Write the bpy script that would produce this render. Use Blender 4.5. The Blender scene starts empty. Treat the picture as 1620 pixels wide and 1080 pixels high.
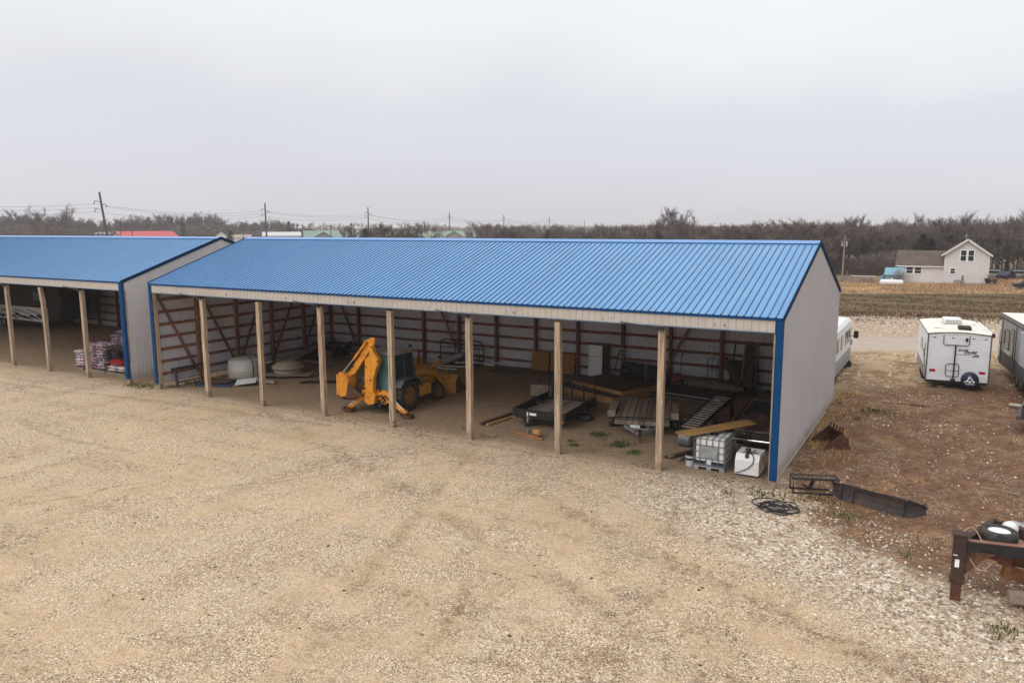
import bpy, math, random
import numpy as np
from mathutils import Vector, Matrix
from math import sin, cos, pi, radians
random.seed(7); RS = np.random.RandomState(5)
scene = bpy.context.scene
COL = scene.collection

# ------------------------------------------------------------ camera, sky, sun, exposure
CX, CY, CZ = 33.4918, -22.91, 7.8805
PITCH, ROLL, YAW, FPX = .150903, -.0036207, -.5268995, 1205.5
fw = Vector((sin(YAW)*cos(PITCH), cos(YAW)*cos(PITCH), -sin(PITCH)))
r0 = Vector((cos(YAW), -sin(YAW), 0)); u0 = r0.cross(fw)
rt = r0*cos(ROLL)+u0*sin(ROLL); up = -r0*sin(ROLL)+u0*cos(ROLL)
cam = bpy.data.cameras.new('camera'); camo = bpy.data.objects.new('camera', cam); COL.objects.link(camo)
Mx = Matrix((rt, up, -fw)).transposed().to_4x4(); Mx.translation = (CX, CY, CZ)
camo.matrix_world = Mx
cam.sensor_width = 36; cam.lens = 36*FPX/1620; cam.clip_end = 6000; cam.clip_start = .1
scene.camera = camo
SUN_EL, SUN_AZ = 38, 205      # degrees; azimuth from +y clockwise: behind the camera, to the left
W = bpy.data.worlds.new('World'); scene.world = W; W.use_nodes = True
nt = W.node_tree; N = nt.nodes; Lk = nt.links; N.clear()
out = N.new('ShaderNodeOutputWorld'); sky = N.new('ShaderNodeTexSky'); sky.sky_type = 'NISHITA'; sky.sun_disc = False
sky.sun_elevation = radians(SUN_EL); sky.sun_rotation = radians(SUN_AZ)
b1 = N.new('ShaderNodeBackground'); b1.inputs[1].default_value = .012; Lk.new(sky.outputs[0], b1.inputs[0])
tc = N.new('ShaderNodeTexCoord'); sp = N.new('ShaderNodeSeparateXYZ'); Lk.new(tc.outputs['Generated'], sp.inputs[0])
mp = N.new('ShaderNodeMapping'); mp.inputs['Scale'].default_value = (1, 1, 2.6); Lk.new(tc.outputs['Generated'], mp.inputs[0])
nz = N.new('ShaderNodeTexNoise'); nz.inputs['Scale'].default_value = 1.7; nz.inputs['Detail'].default_value = 3; nz.inputs['Roughness'].default_value=.45; Lk.new(mp.outputs[0], nz.inputs[0])
ma = N.new('ShaderNodeMath'); ma.operation = 'MULTIPLY_ADD'; ma.inputs[1].default_value = .30; Lk.new(nz.outputs[0], ma.inputs[0]); 
sb = N.new('ShaderNodeMath'); sb.operation = 'SUBTRACT'; sb.inputs[1].default_value = .15; Lk.new(ma.outputs[0], sb.inputs[0])
Lk.new(sp.outputs[2], ma.inputs[2])
cr = N.new('ShaderNodeValToRGB'); e = cr.color_ramp.elements
e[0].position = 0; e[0].color = (.61, .605, .675, 1); e[1].position = 1; e[1].color = (1.42, 1.43, 1.43, 1)
for p, c in ((.06, (.655, .65, .715)), (.15, (.70, .70, .75)), (.26, (.84, .85, .85)), (.45, (.96, .965, .96))):
    k = e.new(p); k.color = (*c, 1)
Lk.new(sb.outputs[0], cr.inputs[0])
b2 = N.new('ShaderNodeBackground'); b2.inputs[1].default_value = 1.0; Lk.new(cr.outputs[0], b2.inputs[0])
ad = N.new('ShaderNodeAddShader'); Lk.new(b1.outputs[0], ad.inputs[0]); Lk.new(b2.outputs[0], ad.inputs[1]); Lk.new(ad.outputs[0], out.inputs[0])
sun = bpy.data.lights.new('sun', 'SUN'); suno = bpy.data.objects.new('sun', sun); COL.objects.link(suno)
sun.energy = .95; sun.angle = radians(38); sun.color = (1, .96, .9)
sd = Vector((sin(radians(SUN_AZ))*cos(radians(SUN_EL)), cos(radians(SUN_AZ))*cos(radians(SUN_EL)), sin(radians(SUN_EL))))
suno.rotation_euler = (-sd).to_track_quat('-Z', 'Y').to_euler(); suno.location = (0, -40, 40)
scene.view_settings.view_transform = 'Standard'; scene.view_settings.look = 'None'
scene.view_settings.exposure = 0; scene.view_settings.gamma = 1
scene.render.engine = 'CYCLES'
scene.cycles.max_bounces = 10; scene.cycles.diffuse_bounces = 7; scene.cycles.volume_bounces = 1

# ------------------------------------------------------------ geometry helpers
def ss(a, b, x):
    t = min(max((x-a)/(b-a), 0), 1); return t*t*(3-2*t)
def H(x, y): return .3*ss(1, 11, y)+.35*ss(12, 24, y)-2.4*ss(26, 100, y)
def ray(px, py): return fw+rt*((px-810)/FPX)-up*((py-540)/FPX)
C0 = Vector((CX, CY, CZ))
def gp(px, py, dz=0):
    z = 0
    for i in range(25):
        d = ray(px, py); p = C0+d*((z+dz-CZ)/d.z); z = H(p.x, p.y)
    return Vector((p.x, p.y, z))
def wy(px, py, Y):
    d = ray(px, py); return C0+d*((Y-CY)/d.y)
def far(px, dist):                    # ground point under a pixel column at a distance
    d = ray(px, 356); d = Vector((d.x, d.y, 0)).normalized(); p = C0+d*dist; return Vector((p.x, p.y, H(p.x, p.y)))
def zat(px, py, dist):
    d = ray(px, py); L = Vector((d.x, d.y)).length; return CZ+d.z*dist/L

class M:
    def __init__(s): s.v = []; s.f = []
    def add(s, vs, fs):
        n = len(s.v); s.v += [tuple(v) for v in vs]; s.f += [tuple(i+n for i in f) for f in fs]; return s
    def box(s, x0, x1, y0, y1, z0, z1):
        return s.add([(x, y, z) for z in (z0, z1) for y in (y0, y1) for x in (x0, x1)],
                     [(0, 2, 3, 1), (4, 5, 7, 6), (0, 1, 5, 4), (2, 6, 7, 3), (0, 4, 6, 2), (1, 3, 7, 5)])
    def rbox(s, c, size, rx=0, ry=0, rz=0):
        R = Matrix.Rotation(rz, 3, 'Z') @ Matrix.Rotation(ry, 3, 'Y') @ Matrix.Rotation(rx, 3, 'X')
        n = len(s.v); a, b, d = (k/2 for k in size); s.box(-a, a, -b, b, -d, d)
        for i in range(n, len(s.v)): s.v[i] = tuple(R @ Vector(s.v[i])+Vector(c))
        return s
    def beam(s, p, q, w, h, upv=(0, 0, 1)):
        p = Vector(p); q = Vector(q); d = (q-p).normalized(); u = Vector(upv)
        if abs(d.dot(u)) > .98: u = Vector((0, 1, 0))
        r = d.cross(u).normalized(); u = r.cross(d).normalized()
        vs = [a+r*i*w/2+u*j*h/2 for a in (p, q) for i, j in ((-1, -1), (1, -1), (1, 1), (-1, 1))]
        return s.add(vs, [(0, 1, 2, 3), (4, 7, 6, 5), (0, 4, 5, 1), (1, 5, 6, 2), (2, 6, 7, 3), (3, 7, 4, 0)])
    def tube(s, pts, r, n=8, closed=False, cap=True):
        pts = [Vector(p) for p in pts]; k = len(pts); rs = r if isinstance(r, (list, tuple)) else [r]*k
        prev = None; rings = []
        for i, p in enumerate(pts):
            a = pts[(i-1) % k] if (i or closed) else p; b = pts[(i+1) % k] if (i < k-1 or closed) else p
            d = (b-a).normalized()
            if prev is None:
                u = Vector((0, 0, 1)) if abs(d.z) < .9 else Vector((1, 0, 0)); prev = d.cross(u).normalized()
            x = (prev-d*prev.dot(d)).normalized(); y = d.cross(x); prev = x
            rings.append([p+(x*cos(2*pi*j/n)+y*sin(2*pi*j/n))*rs[i] for j in range(n)])
        vs = [v for R in rings for v in R]; fs = []
        for i in range(k if closed else k-1):
            a = i*n; b = ((i+1) % k)*n
            fs += [(a+j, a+(j+1) % n, b+(j+1) % n, b+j) for j in range(n)]
        if cap and not closed: fs += [tuple(range(n))[::-1], tuple(range((k-1)*n, k*n))]
        return s.add(vs, fs)
    def prism(s, poly, ax, a, b):
        n = len(poly)
        def P(u, v, t): return (t, u, v) if ax == 'x' else ((u, t, v) if ax == 'y' else (u, v, t))
        vs = [P(u, v, a) for u, v in poly]+[P(u, v, b) for u, v in poly]
        fs = [tuple(range(n))[::-1], tuple(range(n, 2*n))]+[(i, (i+1) % n, n+(i+1) % n, n+i) for i in range(n)]
        return s.add(vs, fs)
    def lathe(s, prof, c, ax='z', n=24, mod=None, cap=True):
        vs = []; c = Vector(c)
        for t, r in prof:
            for j in range(n):
                a = 2*pi*j/n; rr = r if mod is None else mod(t, r, j)
                u, v = rr*cos(a), rr*sin(a)
                vs.append(c+Vector({'z': (u, v, t), 'x': (t, u, v), 'y': (u, t, v)}[ax]))
        fs = []
        for i in range(len(prof)-1):
            fs += [(i*n+j, i*n+(j+1) % n, (i+1)*n+(j+1) % n, (i+1)*n+j) for j in range(n)]
        if cap and prof[0][1] > 1e-6: fs.append(tuple(range(n))[::-1])
        if cap and prof[-1][1] > 1e-6: fs.append(tuple(range((len(prof)-1)*n, len(prof)*n)))
        return s.add(vs, fs)
    def rot(s, rz, piv=(0, 0, 0)):
        R = Matrix.Rotation(rz, 3, 'Z'); p = Vector(piv); s.v = [tuple(R @ (Vector(v)-p)+p) for v in s.v]; return s
    def obj(s, name, mat, parent=None, smooth=False, bevel=0, world=False, label=None, ang=35):
        vs = s.v; loc = (0, 0, 0)
        if parent is None and vs:
            a = np.array(vs); lo = a.min(0); hi = a.max(0); loc = ((lo[0]+hi[0])/2, (lo[1]+hi[1])/2, lo[2]); vs = (a-np.array(loc)).tolist()
        elif world:
            Mi = pmat(parent).inverted(); vs = [tuple(Mi @ Vector(v)) for v in vs]
        me = bpy.data.meshes.new(name); me.from_pydata(vs, [], s.f); me.update()
        bm_fix(me)
        if smooth:
            me.polygons.foreach_set('use_smooth', [True]*len(me.polygons)); me.set_sharp_from_angle(angle=radians(ang))
        if mat: me.materials.append(mat)
        o = bpy.data.objects.new(name, me); COL.objects.link(o); o.location = loc
        if parent: o.parent = parent
        if bevel:
            m = o.modifiers.new('bevel', 'BEVEL'); m.width = bevel; m.segments = 2; m.limit_method = 'ANGLE'; m.harden_normals = False
        if label: o['label'] = label
        return o
import bmesh
def bm_fix(me):
    bm = bmesh.new(); bm.from_mesh(me); bmesh.ops.recalc_face_normals(bm, faces=bm.faces); bm.to_mesh(me); bm.free()
def pmat(o):
    m = Matrix.Translation(o.location) @ o.rotation_euler.to_matrix().to_4x4()
    return pmat(o.parent) @ m if o.parent else m
def tag(o, label, cat, group=None, kind=None):
    if label: o['label'] = label
    if cat: o['category'] = cat
    if group: o['group'] = group
    if kind: o['kind'] = kind
    return o
def T(name, label, cat, loc=(0, 0, 0), rz=0, group=None):
    o = bpy.data.objects.new(name, None); COL.objects.link(o); o.location = loc; o.rotation_euler = (0, 0, rz); o.empty_display_size = .3
    return tag(o, label, cat, group)
def copy_tree(o, parent=None):
    c = o.copy(); COL.objects.link(c)
    if parent: c.parent = parent
    for ch in o.children: copy_tree(ch, c)
    return c
def npmesh(name, V, F, mat, smooth=False):          # V (n,3), F (m,k)
    me = bpy.data.meshes.new(name); me.vertices.add(len(V)); me.vertices.foreach_set('co', V.astype(np.float32).ravel())
    k = F.shape[1]; me.loops.add(F.size); me.loops.foreach_set('vertex_index', F.astype(np.int32).ravel())
    me.polygons.add(len(F)); me.polygons.foreach_set('loop_start', np.arange(0, F.size, k, dtype=np.int32))
    me.update(calc_edges=True)
    if smooth: me.polygons.foreach_set('use_smooth', [True]*len(F))
    me.materials.append(mat); return me
def text_obj(s, size, mat, parent, loc, rot, name='lettering', ext=.002, shear=0, bold=0, align='CENTER'):
    cu = bpy.data.curves.new(name, 'FONT'); cu.body = s; cu.size = size; cu.extrude = ext; cu.shear = shear; cu.offset = bold; cu.align_x = align; cu.align_y = 'CENTER'
    to = bpy.data.objects.new(name, cu); COL.objects.link(to); dg = bpy.context.evaluated_depsgraph_get()
    me = bpy.data.meshes.new_from_object(to.evaluated_get(dg)); bpy.data.objects.remove(to)
    me.materials.clear(); me.materials.append(mat)
    o = bpy.data.objects.new(name, me); COL.objects.link(o); o.parent = parent; o.location = loc; o.rotation_euler = rot; return o

# ------------------------------------------------------------ materials
class NB:
    def __init__(s, name):
        s.m = bpy.data.materials.new(name); s.m.use_nodes = True; s.t = s.m.node_tree; s.n = s.t.nodes; s.l = s.t.links
        s.b = s.n['Principled BSDF']
    def set(s, inp, v):
        i = s.b.inputs[inp]
        if hasattr(v, 'node'): s.l.new(v, i)
        else: i.default_value = (*v, 1) if isinstance(v, tuple) and len(v) == 3 else v
    def pos(s, world=True):
        return s.n.new('ShaderNodeNewGeometry').outputs['Position'] if world else s.n.new('ShaderNodeTexCoord').outputs['Object']
    def island(s): return s.n.new('ShaderNodeNewGeometry').outputs['Random Per Island']
    def map(s, v, sc=(1, 1, 1), rz=0, loc=(0, 0, 0)):
        m = s.n.new('ShaderNodeMapping'); m.inputs['Scale'].default_value = sc; m.inputs['Rotation'].default_value = (0, 0, rz); m.inputs['Location'].default_value = loc
        s.l.new(v, m.inputs[0]); return m.outputs[0]
    def noise(s, v, sc, det=3, rough=.5, dist=0):
        n = s.n.new('ShaderNodeTexNoise'); n.inputs['Scale'].default_value = sc; n.inputs['Detail'].default_value = det; n.inputs['Roughness'].default_value = rough; n.inputs['Distortion'].default_value = dist
        s.l.new(v, n.inputs['Vector']); return n.outputs[0]
    def vor(s, v, sc, out='Color', feat='F1'):
        n = s.n.new('ShaderNodeTexVoronoi'); n.feature = feat; n.inputs['Scale'].default_value = sc; s.l.new(v, n.inputs['Vector']); return n.outputs[out]
    def math(s, op, a, b=None, c=None, clamp=False):
        n = s.n.new('ShaderNodeMath'); n.operation = op; n.use_clamp = clamp
        for i, x in enumerate((a, b, c)):
            if x is None: continue
            if hasattr(x, 'node'): s.l.new(x, n.inputs[i])
            else: n.inputs[i].default_value = x
        return n.outputs[0]
    def xyz(s, v):
        n = s.n.new('ShaderNodeSeparateXYZ'); s.l.new(v, n.inputs[0]); return n.outputs
    def ramp(s, f, stops, interp='LINEAR'):
        n = s.n.new('ShaderNodeValToRGB'); n.color_ramp.interpolation = interp; e = n.color_ramp.elements
        st = [(p, (c, c, c) if not isinstance(c, tuple) else c) for p, c in stops]
        e[0].position = st[0][0]; e[0].color = (*st[0][1], 1); e[1].position = st[-1][0]; e[1].color = (*st[-1][1], 1)
        for p, c in st[1:-1]: k = e.new(p); k.color = (*c, 1)
        s.l.new(f, n.inputs[0]); return n.outputs[0]
    def mix(s, f, a, b, mode='MIX'):
        n = s.n.new('ShaderNodeMix'); n.data_type = 'RGBA'; n.blend_type = mode
        for i, x in ((0, f), (6, a), (7, b)):
            if hasattr(x, 'node'): s.l.new(x, n.inputs[i])
            else: n.inputs[i].default_value = (*x, 1) if isinstance(x, tuple) else x
        return n.outputs[2]
    def step(s, x, a, b): # smooth 0..1 as x goes a..b
        n = s.n.new('ShaderNodeMapRange'); n.interpolation_type = 'SMOOTHSTEP'; n.inputs[1].default_value = a; n.inputs[2].default_value = b
        s.l.new(x, n.inputs[0]); return n.outputs[0]
    def bump(s, hgt, st, dist=.01):
        n = s.n.new('ShaderNodeBump'); n.inputs['Strength'].default_value = st; n.inputs['Distance'].default_value = dist; s.l.new(hgt, n.inputs['Height']); s.l.new(n.outputs[0], s.b.inputs['Normal'])

def pm(name, col, rough=.6, metal=0, var=.18, sc=3, dirt=None, dsc=1.2, damt=.5, bump=0, bsc=40, world=False, coat=0, isl=0, stretch=(1, 1, 1), spec=None):
    b = NB(name)
    if spec is not None: b.set('Specular IOR Level', spec)
    p = b.map(b.pos(world), stretch)
    n1 = b.noise(p, sc, 4, .6)
    lo = tuple(c*(1-var) for c in col); hi = tuple(min(1, c*(1+var)) for c in col)
    c = b.mix(b.step(n1, .3, .7), lo, hi)
    if dirt:
        n2 = b.noise(p, dsc, 5, .65); c = b.mix(b.math('MULTIPLY', b.step(n2, .45, .68), damt), c, dirt)
    if isl:
        c = b.mix(isl, c, b.mix(b.island(), tuple(x*.45 for x in col), tuple(min(1, x*1.5) for x in col)))
    b.set('Base Color', c); b.set('Roughness', rough); b.set('Metallic', metal)
    if coat: b.set('Coat Weight', coat)
    if bump: b.bump(b.noise(p, bsc, 3), bump)
    return b.m
# ------------------------------------------------------------ shared materials
m_roof = pm('roof_blue', (.088, .28, .55), .36, .0, .06, .5, dirt=(.14, .34, .59), dsc=.9, damt=.5, coat=.3, stretch=(1.6, .25, 1))
m_ribshade = pm('roof_rib_shade', (.018, .085, .22), .5, 0, .2, 3)  # darker roof blue for steep rib faces: their shade painted in
m_under = pm('roof_underside', (.50, .50, .50), .6, 0, .08, 1)
m_trim = pm('trim_blue', (.006, .055, .165), .7, 0, .06, 1, spec=.08)
m_rake = pm('rake_blue_shaded', (.004, .024, .07), .7, 0, .06, 1, spec=.08)  # blue trim colour darkened for the rake, its shading is in the colour
m_cap = pm('ridge_blue', (.11, .28, .6), .35, 0, .05, 1, coat=.3)
m_siding = pm('stone_siding', (.50, .455, .41), .5, 0, .05, .7, dirt=(.37, .32, .28), dsc=.6, damt=.5)
m_sidein = pm('siding_lavender', (.54, .525, .575), .5, 0, .05, .7, dirt=(.42, .38, .38), dsc=.6, damt=.4)
def sideend():
    b = NB('end_wall_siding'); P = b.pos(); n1 = b.noise(P, .5, 5, .6); c = b.mix(b.step(n1, .35, .7), (.495, .47, .47), (.455, .43, .425)); z = b.xyz(P)[2]
    spl = b.math('SUBTRACT', b.math('MULTIPLY', b.noise(b.map(P, (1, 1, .3)), 2.2, 5, .7), 1.5), z); c = b.mix(b.math('MULTIPLY', b.step(spl, -.05, .45), .65), c, (.27, .20, .15))
    st = b.noise(b.map(P, (3, 3, .12)), 2.0, 4, .6); c = b.mix(b.math('MULTIPLY', b.step(st, .55, .72), .22), c, (.33, .30, .28)); b.set('Base Color', c); b.set('Roughness', .5); return b.m
m_sideend = sideend()
m_frame = pm('framing_wood', (.21, .09, .055), .8, 0, .3, 2, dirt=(.11, .05, .035), dsc=3, stretch=(1, 1, .3))
m_post = pm('post_wood', (.43, .32, .225), .8, 0, .28, 5, dirt=(.17, .11, .075), dsc=4.5, damt=.75, stretch=(3, 3, .22))
m_postend = pm('dark_post_foot', (.30, .215, .145), .9, 0, .25, 6)  # foot of the post, a darker brown than the wood above
m_oldwood = pm('weathered_wood', (.27, .215, .17), .9, 0, .25, 4, dirt=(.15, .115, .09), dsc=2, damt=.5)
m_deck = pm('grey_deck_board', (.25, .195, .16), .9, 0, .2, 3, dirt=(.15, .115, .09), dsc=2, damt=.4, isl=.75, stretch=(4, .4, 1))
m_rimd = pm('dusty_orange_rim', (.26, .12, .035), .7, 0, .25, 5, dirt=(.10, .06, .035), dsc=4, damt=.8)
m_fribshade = pm('siding_rib_shade', (.44, .40, .36), .7, 0, .1, 2)  # darker siding tone for fascia rib sides, shading put into the colour
m_cage = pm('dull_cage_steel', (.15, .16, .17), .5, .3, .15, 8)
m_newwood = pm('new_lumber', (.45, .25, .10), .75, 0, .22, 3, dirt=(.28, .13, .06), dsc=5, damt=.6)
m_orangewood = pm('stained_orange_wood', (.42, .16, .055), .8, 0, .25, 6)
m_darkwood = pm('dark_brown_wood', (.085, .043, .028), .85, 0, .3, 4)
m_ply = pm('tan_sheet', (.33, .17, .052), .85, 0, .12, 2, dirt=(.25, .12, .04), dsc=2)
m_black = pm('black_steel', (.012, .013, .016), .5, 0, .3, 6, dirt=(.05, .035, .025), dsc=5, damt=.35)
m_rust = pm('rusty_steel', (.11, .045, .024), .85, 0, .35, 7, dirt=(.04, .02, .014), dsc=5, damt=.8, bump=.2)
m_plow = pm('dark_plow_steel', (.05, .043, .042), .7, 0, .3, 3, dirt=(.09, .045, .028), dsc=3, damt=.7)
m_rubber = pm('tyre_rubber', (.03, .028, .027), .85, 0, .3, 8, dirt=(.10, .08, .06), dsc=4, damt=.5)
m_orange = pm('machine_orange', (.74, .29, .02), .45, 0, .12, 3, dirt=(.40, .13, .02), dsc=5, damt=.55)
m_yellow = pm('dusty_machine_yellow', (.60, .29, .04), .6, 0, .2, 3, dirt=(.18, .10, .045), dsc=3, damt=.7)
m_chrome = pm('bright_rod', (.75, .75, .75), .18, 1, .03, 3)
m_steel = pm('galvanised_steel', (.42, .43, .44), .45, .6, .15, 8, dirt=(.2, .19, .18), dsc=4)
m_white = pm('white_paint', (.78, .78, .79), .4, 0, .03, 2, dirt=(.6, .57, .52), dsc=2, damt=.35)
m_whitewarm = pm('cream_membrane', (.80, .76, .68), .6, 0, .04, 2, dirt=(.62, .55, .44), dsc=1.5, damt=.6)
m_whitep = pm('white_plastic', (.66, .66, .66), .35, 0, .05, 2, dirt=(.45, .43, .40), dsc=4, damt=.3)
m_grayp = pm('grey_panel', (.28, .28, .29), .55, 0, .1, 3)
m_glass = pm('dark_glass', (.015, .02, .024), .08, 0, .1, 2)
m_teal = pm('teal_glass', (.075, .17, .165), .14, 0, .45, 2.5, stretch=(3, 3, .6), dirt=(.12, .2, .2), dsc=2, damt=.6)
m_red = pm('red_paint', (.50, .02, .02), .45, 0, .1, 4)
m_redlens = pm('red_lens', (.38, .01, .015), .2, 0, .1, 4)
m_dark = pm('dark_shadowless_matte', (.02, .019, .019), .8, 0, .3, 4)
m_darkgrey = pm('charcoal_paint', (.07, .072, .078), .5, 0, .15, 2)
m_amber = pm('amber_lens', (.7, .2, .02), .3)
m_navy = pm('navy_vinyl', (.012, .018, .045), .4, 0, .1, 3)
m_rope = pm('tan_cord', (.45, .3, .2), .8)
m_conc = pm('concrete', (.42, .38, .33), .9, 0, .2, 5)
m_ink = pm('black_ink', (.01, .01, .012), .5)
m_wpaint = pm('white_lettering', (.85, .85, .85), .5)

# ------------------------------------------------------------ ground
def ground_material():
    b = NB('ground_gravel_soil_grass'); P = b.pos(); x, y, z = b.xyz(P)[0:3]
    nA = b.noise(P, .22, 4, .6); nB = b.noise(P, 1.1, 5, .65); nC = b.noise(P, 5, 4, .6); nD = b.noise(P, 22, 3, .6)
    wob = b.math('ADD', b.math('MULTIPLY', b.math('SUBTRACT', nA, .5), 6), b.math('ADD', b.math('MULTIPLY', b.math('SUBTRACT', nB, .5), 3.2), b.math('MULTIPLY', b.math('SUBTRACT', nC, .5), 1.2)))
    def cells(sc): return b.xyz(b.vor(P, sc, 'Color'))
    v1 = cells(44); v2 = cells(15)
    # fine limestone
    fine = b.ramp(v1[0], [(0, (.085, .05, .032)), (.15, (.25, .165, .10)), (.38, (.44, .31, .195)), (.7, (.58, .435, .285)), (.9, (.74, .61, .45)), (1, (.92, .85, .73))])
    fine = b.mix(b.math('MULTIPLY', b.step(v1[1], .5, .8), .3), fine, b.mix(v1[0], (.19, .13, .10), (.66, .56, .49)))
    sand = b.mix(b.step(nC, .3, .7), (.47, .325, .19), (.63, .465, .295)); sand = b.mix(b.math('MULTIPLY', nD, .35), sand, fine)
    sandm = b.step(b.math('ADD', b.math('MULTIPLY', nB, .5), b.math('MULTIPLY', nA, .5)), .46, .58)
    grav = b.mix(b.math('MULTIPLY', sandm, .8), fine, sand)
    grey = b.step(b.noise(b.map(P, (1, 1, 1), 0, (7, 3, 0)), .5, 4, .6), .5, .68); grav = b.mix(b.math('MULTIPLY', grey, .35), grav, b.mix(.5, fine, (.42, .33, .26)))
    # large brown stains, streaks along the traffic direction
    st = b.noise(b.map(P, (.10, .5, 1), .75), 1.6, 5, .62); fs_ = b.math('MULTIPLY', b.step(nC, .40, .62), b.step(nD, .35, .6)); grav = b.mix(b.math('MULTIPLY', b.math('MULTIPLY', b.step(st, .46, .66), fs_), .75), grav, (.20, .135, .09))
    st2 = b.noise(b.map(P, (.5, .09, 1), .45, (4, 4, 0)), 1.3, 5, .62); grav = b.mix(b.math('MULTIPLY', b.math('MULTIPLY', b.step(st2, .48, .66), fs_), .7), grav, (.19, .125, .085))
    st3 = b.noise(b.map(P, (.35, .06, 1), 1.05, (9, 2, 0)), 2.0, 4, .6); grav = b.mix(b.math('MULTIPLY', b.step(st3, .50, .64), .35), grav, b.mix(.5, fine, (.60, .49, .36)))
    # wheel tracks
    def band(u, c, w): return b.math('SUBTRACT', 1, b.math('MULTIPLY', b.math('ABSOLUTE', b.math('SUBTRACT', u, c)), 1/w), clamp=True)
    wn = b.math('MULTIPLY', b.math('SUBTRACT', nB, .5), .8)
    def circ(cx, cy, r, w, yl=None):
        dx = b.math('SUBTRACT', x, cx); dy = b.math('SUBTRACT', y, cy)
        d = b.math('SQRT', b.math('ADD', b.math('MULTIPLY', dx, dx), b.math('MULTIPLY', dy, dy)))
        return band(b.math('ADD', d, wn), r, w)
    tr = circ(5.5, 10, 17.3, .16)
    def line(ax, ay, bx, by, w):
        L = math.hypot(bx-ax, by-ay); nx, ny = -(by-ay)/L, (bx-ax)/L
        u = b.math('ADD', b.math('ADD', b.math('MULTIPLY', x, nx), b.math('MULTIPLY', y, ny)), b.math('MULTIPLY', wn, .6)); return band(u, ax*nx+ay*ny, w)
    for a in ((18.4, 1.0, 22.6, -11, .34), (20.9, 1.0, 24.6, -9.5, .3), (10.5, -13, 19.5, -2.2, .15), (11.6, -9.6, 13.3, -5.4, .12), (22.9, -3.6, 34.6, -9.3, .45), (21.6, -6.4, 33.5, -11.6, .5), (-13, -3.2, -2, -2.2, .25), (16.5, -1.2, 24.5, -2.6, .1)): tr = b.math('MAXIMUM', tr, line(*a))
    tr = b.math('MULTIPLY', tr, b.math('ADD', .25, b.math('MULTIPLY', b.math('MULTIPLY', b.step(nC, .44, .56), b.step(nD, .40, .56)), 1.2)), clamp=True); tr = b.math('MULTIPLY', tr, b.step(b.noise(P, .35, 2), .42, .6))
    tr = b.math('MULTIPLY', tr, b.math('SUBTRACT', 1, b.step(y, .6, 1.5)))
    grav = b.mix(b.math('MULTIPLY', tr, .62), grav, (.15, .09, .055))
    # blobs of mud and dropped clods
    sp = b.noise(b.map(P, (1, 2.2, 1), .6), 2.1, 2, .5); grav = b.mix(b.math('MULTIPLY', b.step(sp, .70, .76), .8), grav, (.11, .07, .045))
    # coarse white rock
    rock = b.ramp(v2[1], [(0, (.06, .04, .03)), (.25, (.19, .13, .09)), (.5, (.46, .375, .28)), (.75, (.70, .635, .53)), (1, (.92, .89, .82))])
    cd = b.math('ADD', b.math('MULTIPLY', b.math('SUBTRACT', x, 23.5), .50), b.math('MULTIPLY', b.math('SUBTRACT', y, 0.0), .83)) # distance across the rock band
    cm = b.math('MULTIPLY', b.step(b.math('ADD', cd, b.math('MULTIPLY', wob, .55)), -2.0, -.4), b.step(x, 23, 27.5)); 
    grav = b.mix(b.math('MULTIPLY', cm, .75), grav, b.mix(b.step(nC, .4, .65), rock, fine))
    sn = b.math('MULTIPLY', b.math('MULTIPLY', b.step(b.noise(b.map(P, (1, 1, 1), 0, (5, 5, 0)), 1.1, 6, .75), .52, .62), b.step(x, 24, 28)), b.step(nD, .40, .56)); grav = b.mix(b.math('MULTIPLY', sn, .7), grav, (.15, .09, .055))
    # brown soil on the right
    soil = b.mix(b.step(nC, .3, .72), (.075, .033, .018), (.185, .088, .047)); soil = b.mix(b.math('MULTIPLY', b.math('MULTIPLY', b.step(nB, .48, .68), b.step(nD, .35, .6)), .55), soil, (.27, .15, .08))
    soil = b.mix(b.math('MULTIPLY', nD, .14), soil, fine)
    chips = b.step(v1[2], .90, .93); chip2 = b.step(b.noise(P, .8, 3), .46, .6); soil = b.mix(b.math('MULTIPLY', b.math('MULTIPLY', chips, chip2), .85), soil, (.62, .54, .44))
    straw = b.mix(nD, (.30, .18, .085), (.50, .34, .18)); soil = b.mix(b.math('MULTIPLY', b.math('MULTIPLY', b.step(b.noise(b.map(P, (1, 1, 1), 0, (3, 9, 0)), 1.1, 6, .75), .5, .62), b.step(b.noise(P, 14, 4, .7), .42, .58)), .55), soil, straw)
    s1 = b.step(b.math('ADD', b.math('ADD', x, y), wob), 28.2, 30.0); s2 = b.step(b.math('ADD', x, b.math('MULTIPLY', wob, .25)), 28.6, 29.4)
    sm = b.math('MULTIPLY', s1, s2)
    t = b.math('SUBTRACT', y, b.math('MULTIPLY', b.math('SUBTRACT', x, 30), .55))   # depth across the fields
    tw = b.math('ADD', t, b.math('MULTIPLY', wob, .35))
    col = b.mix(sm, grav, soil)
    # floor inside the sheds
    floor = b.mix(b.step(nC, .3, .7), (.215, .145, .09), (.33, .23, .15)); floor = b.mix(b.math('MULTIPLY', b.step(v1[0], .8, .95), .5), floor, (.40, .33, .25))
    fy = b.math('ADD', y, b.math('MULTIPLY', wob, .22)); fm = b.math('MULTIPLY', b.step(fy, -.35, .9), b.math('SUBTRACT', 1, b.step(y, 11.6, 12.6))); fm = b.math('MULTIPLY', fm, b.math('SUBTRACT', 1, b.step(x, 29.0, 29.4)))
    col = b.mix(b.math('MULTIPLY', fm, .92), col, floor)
    # rear yard: straw coloured gravel, then pale track, stones, brown and olive fields, dry grass
    near = col
    yard = b.mix(b.step(nB, .42, .6), b.mix(.6, fine, (.42, .29, .16)), (.26, .16, .09)); yard = b.mix(b.math('MULTIPLY', b.step(nC, .55, .7), .6), yard, fine)
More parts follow.
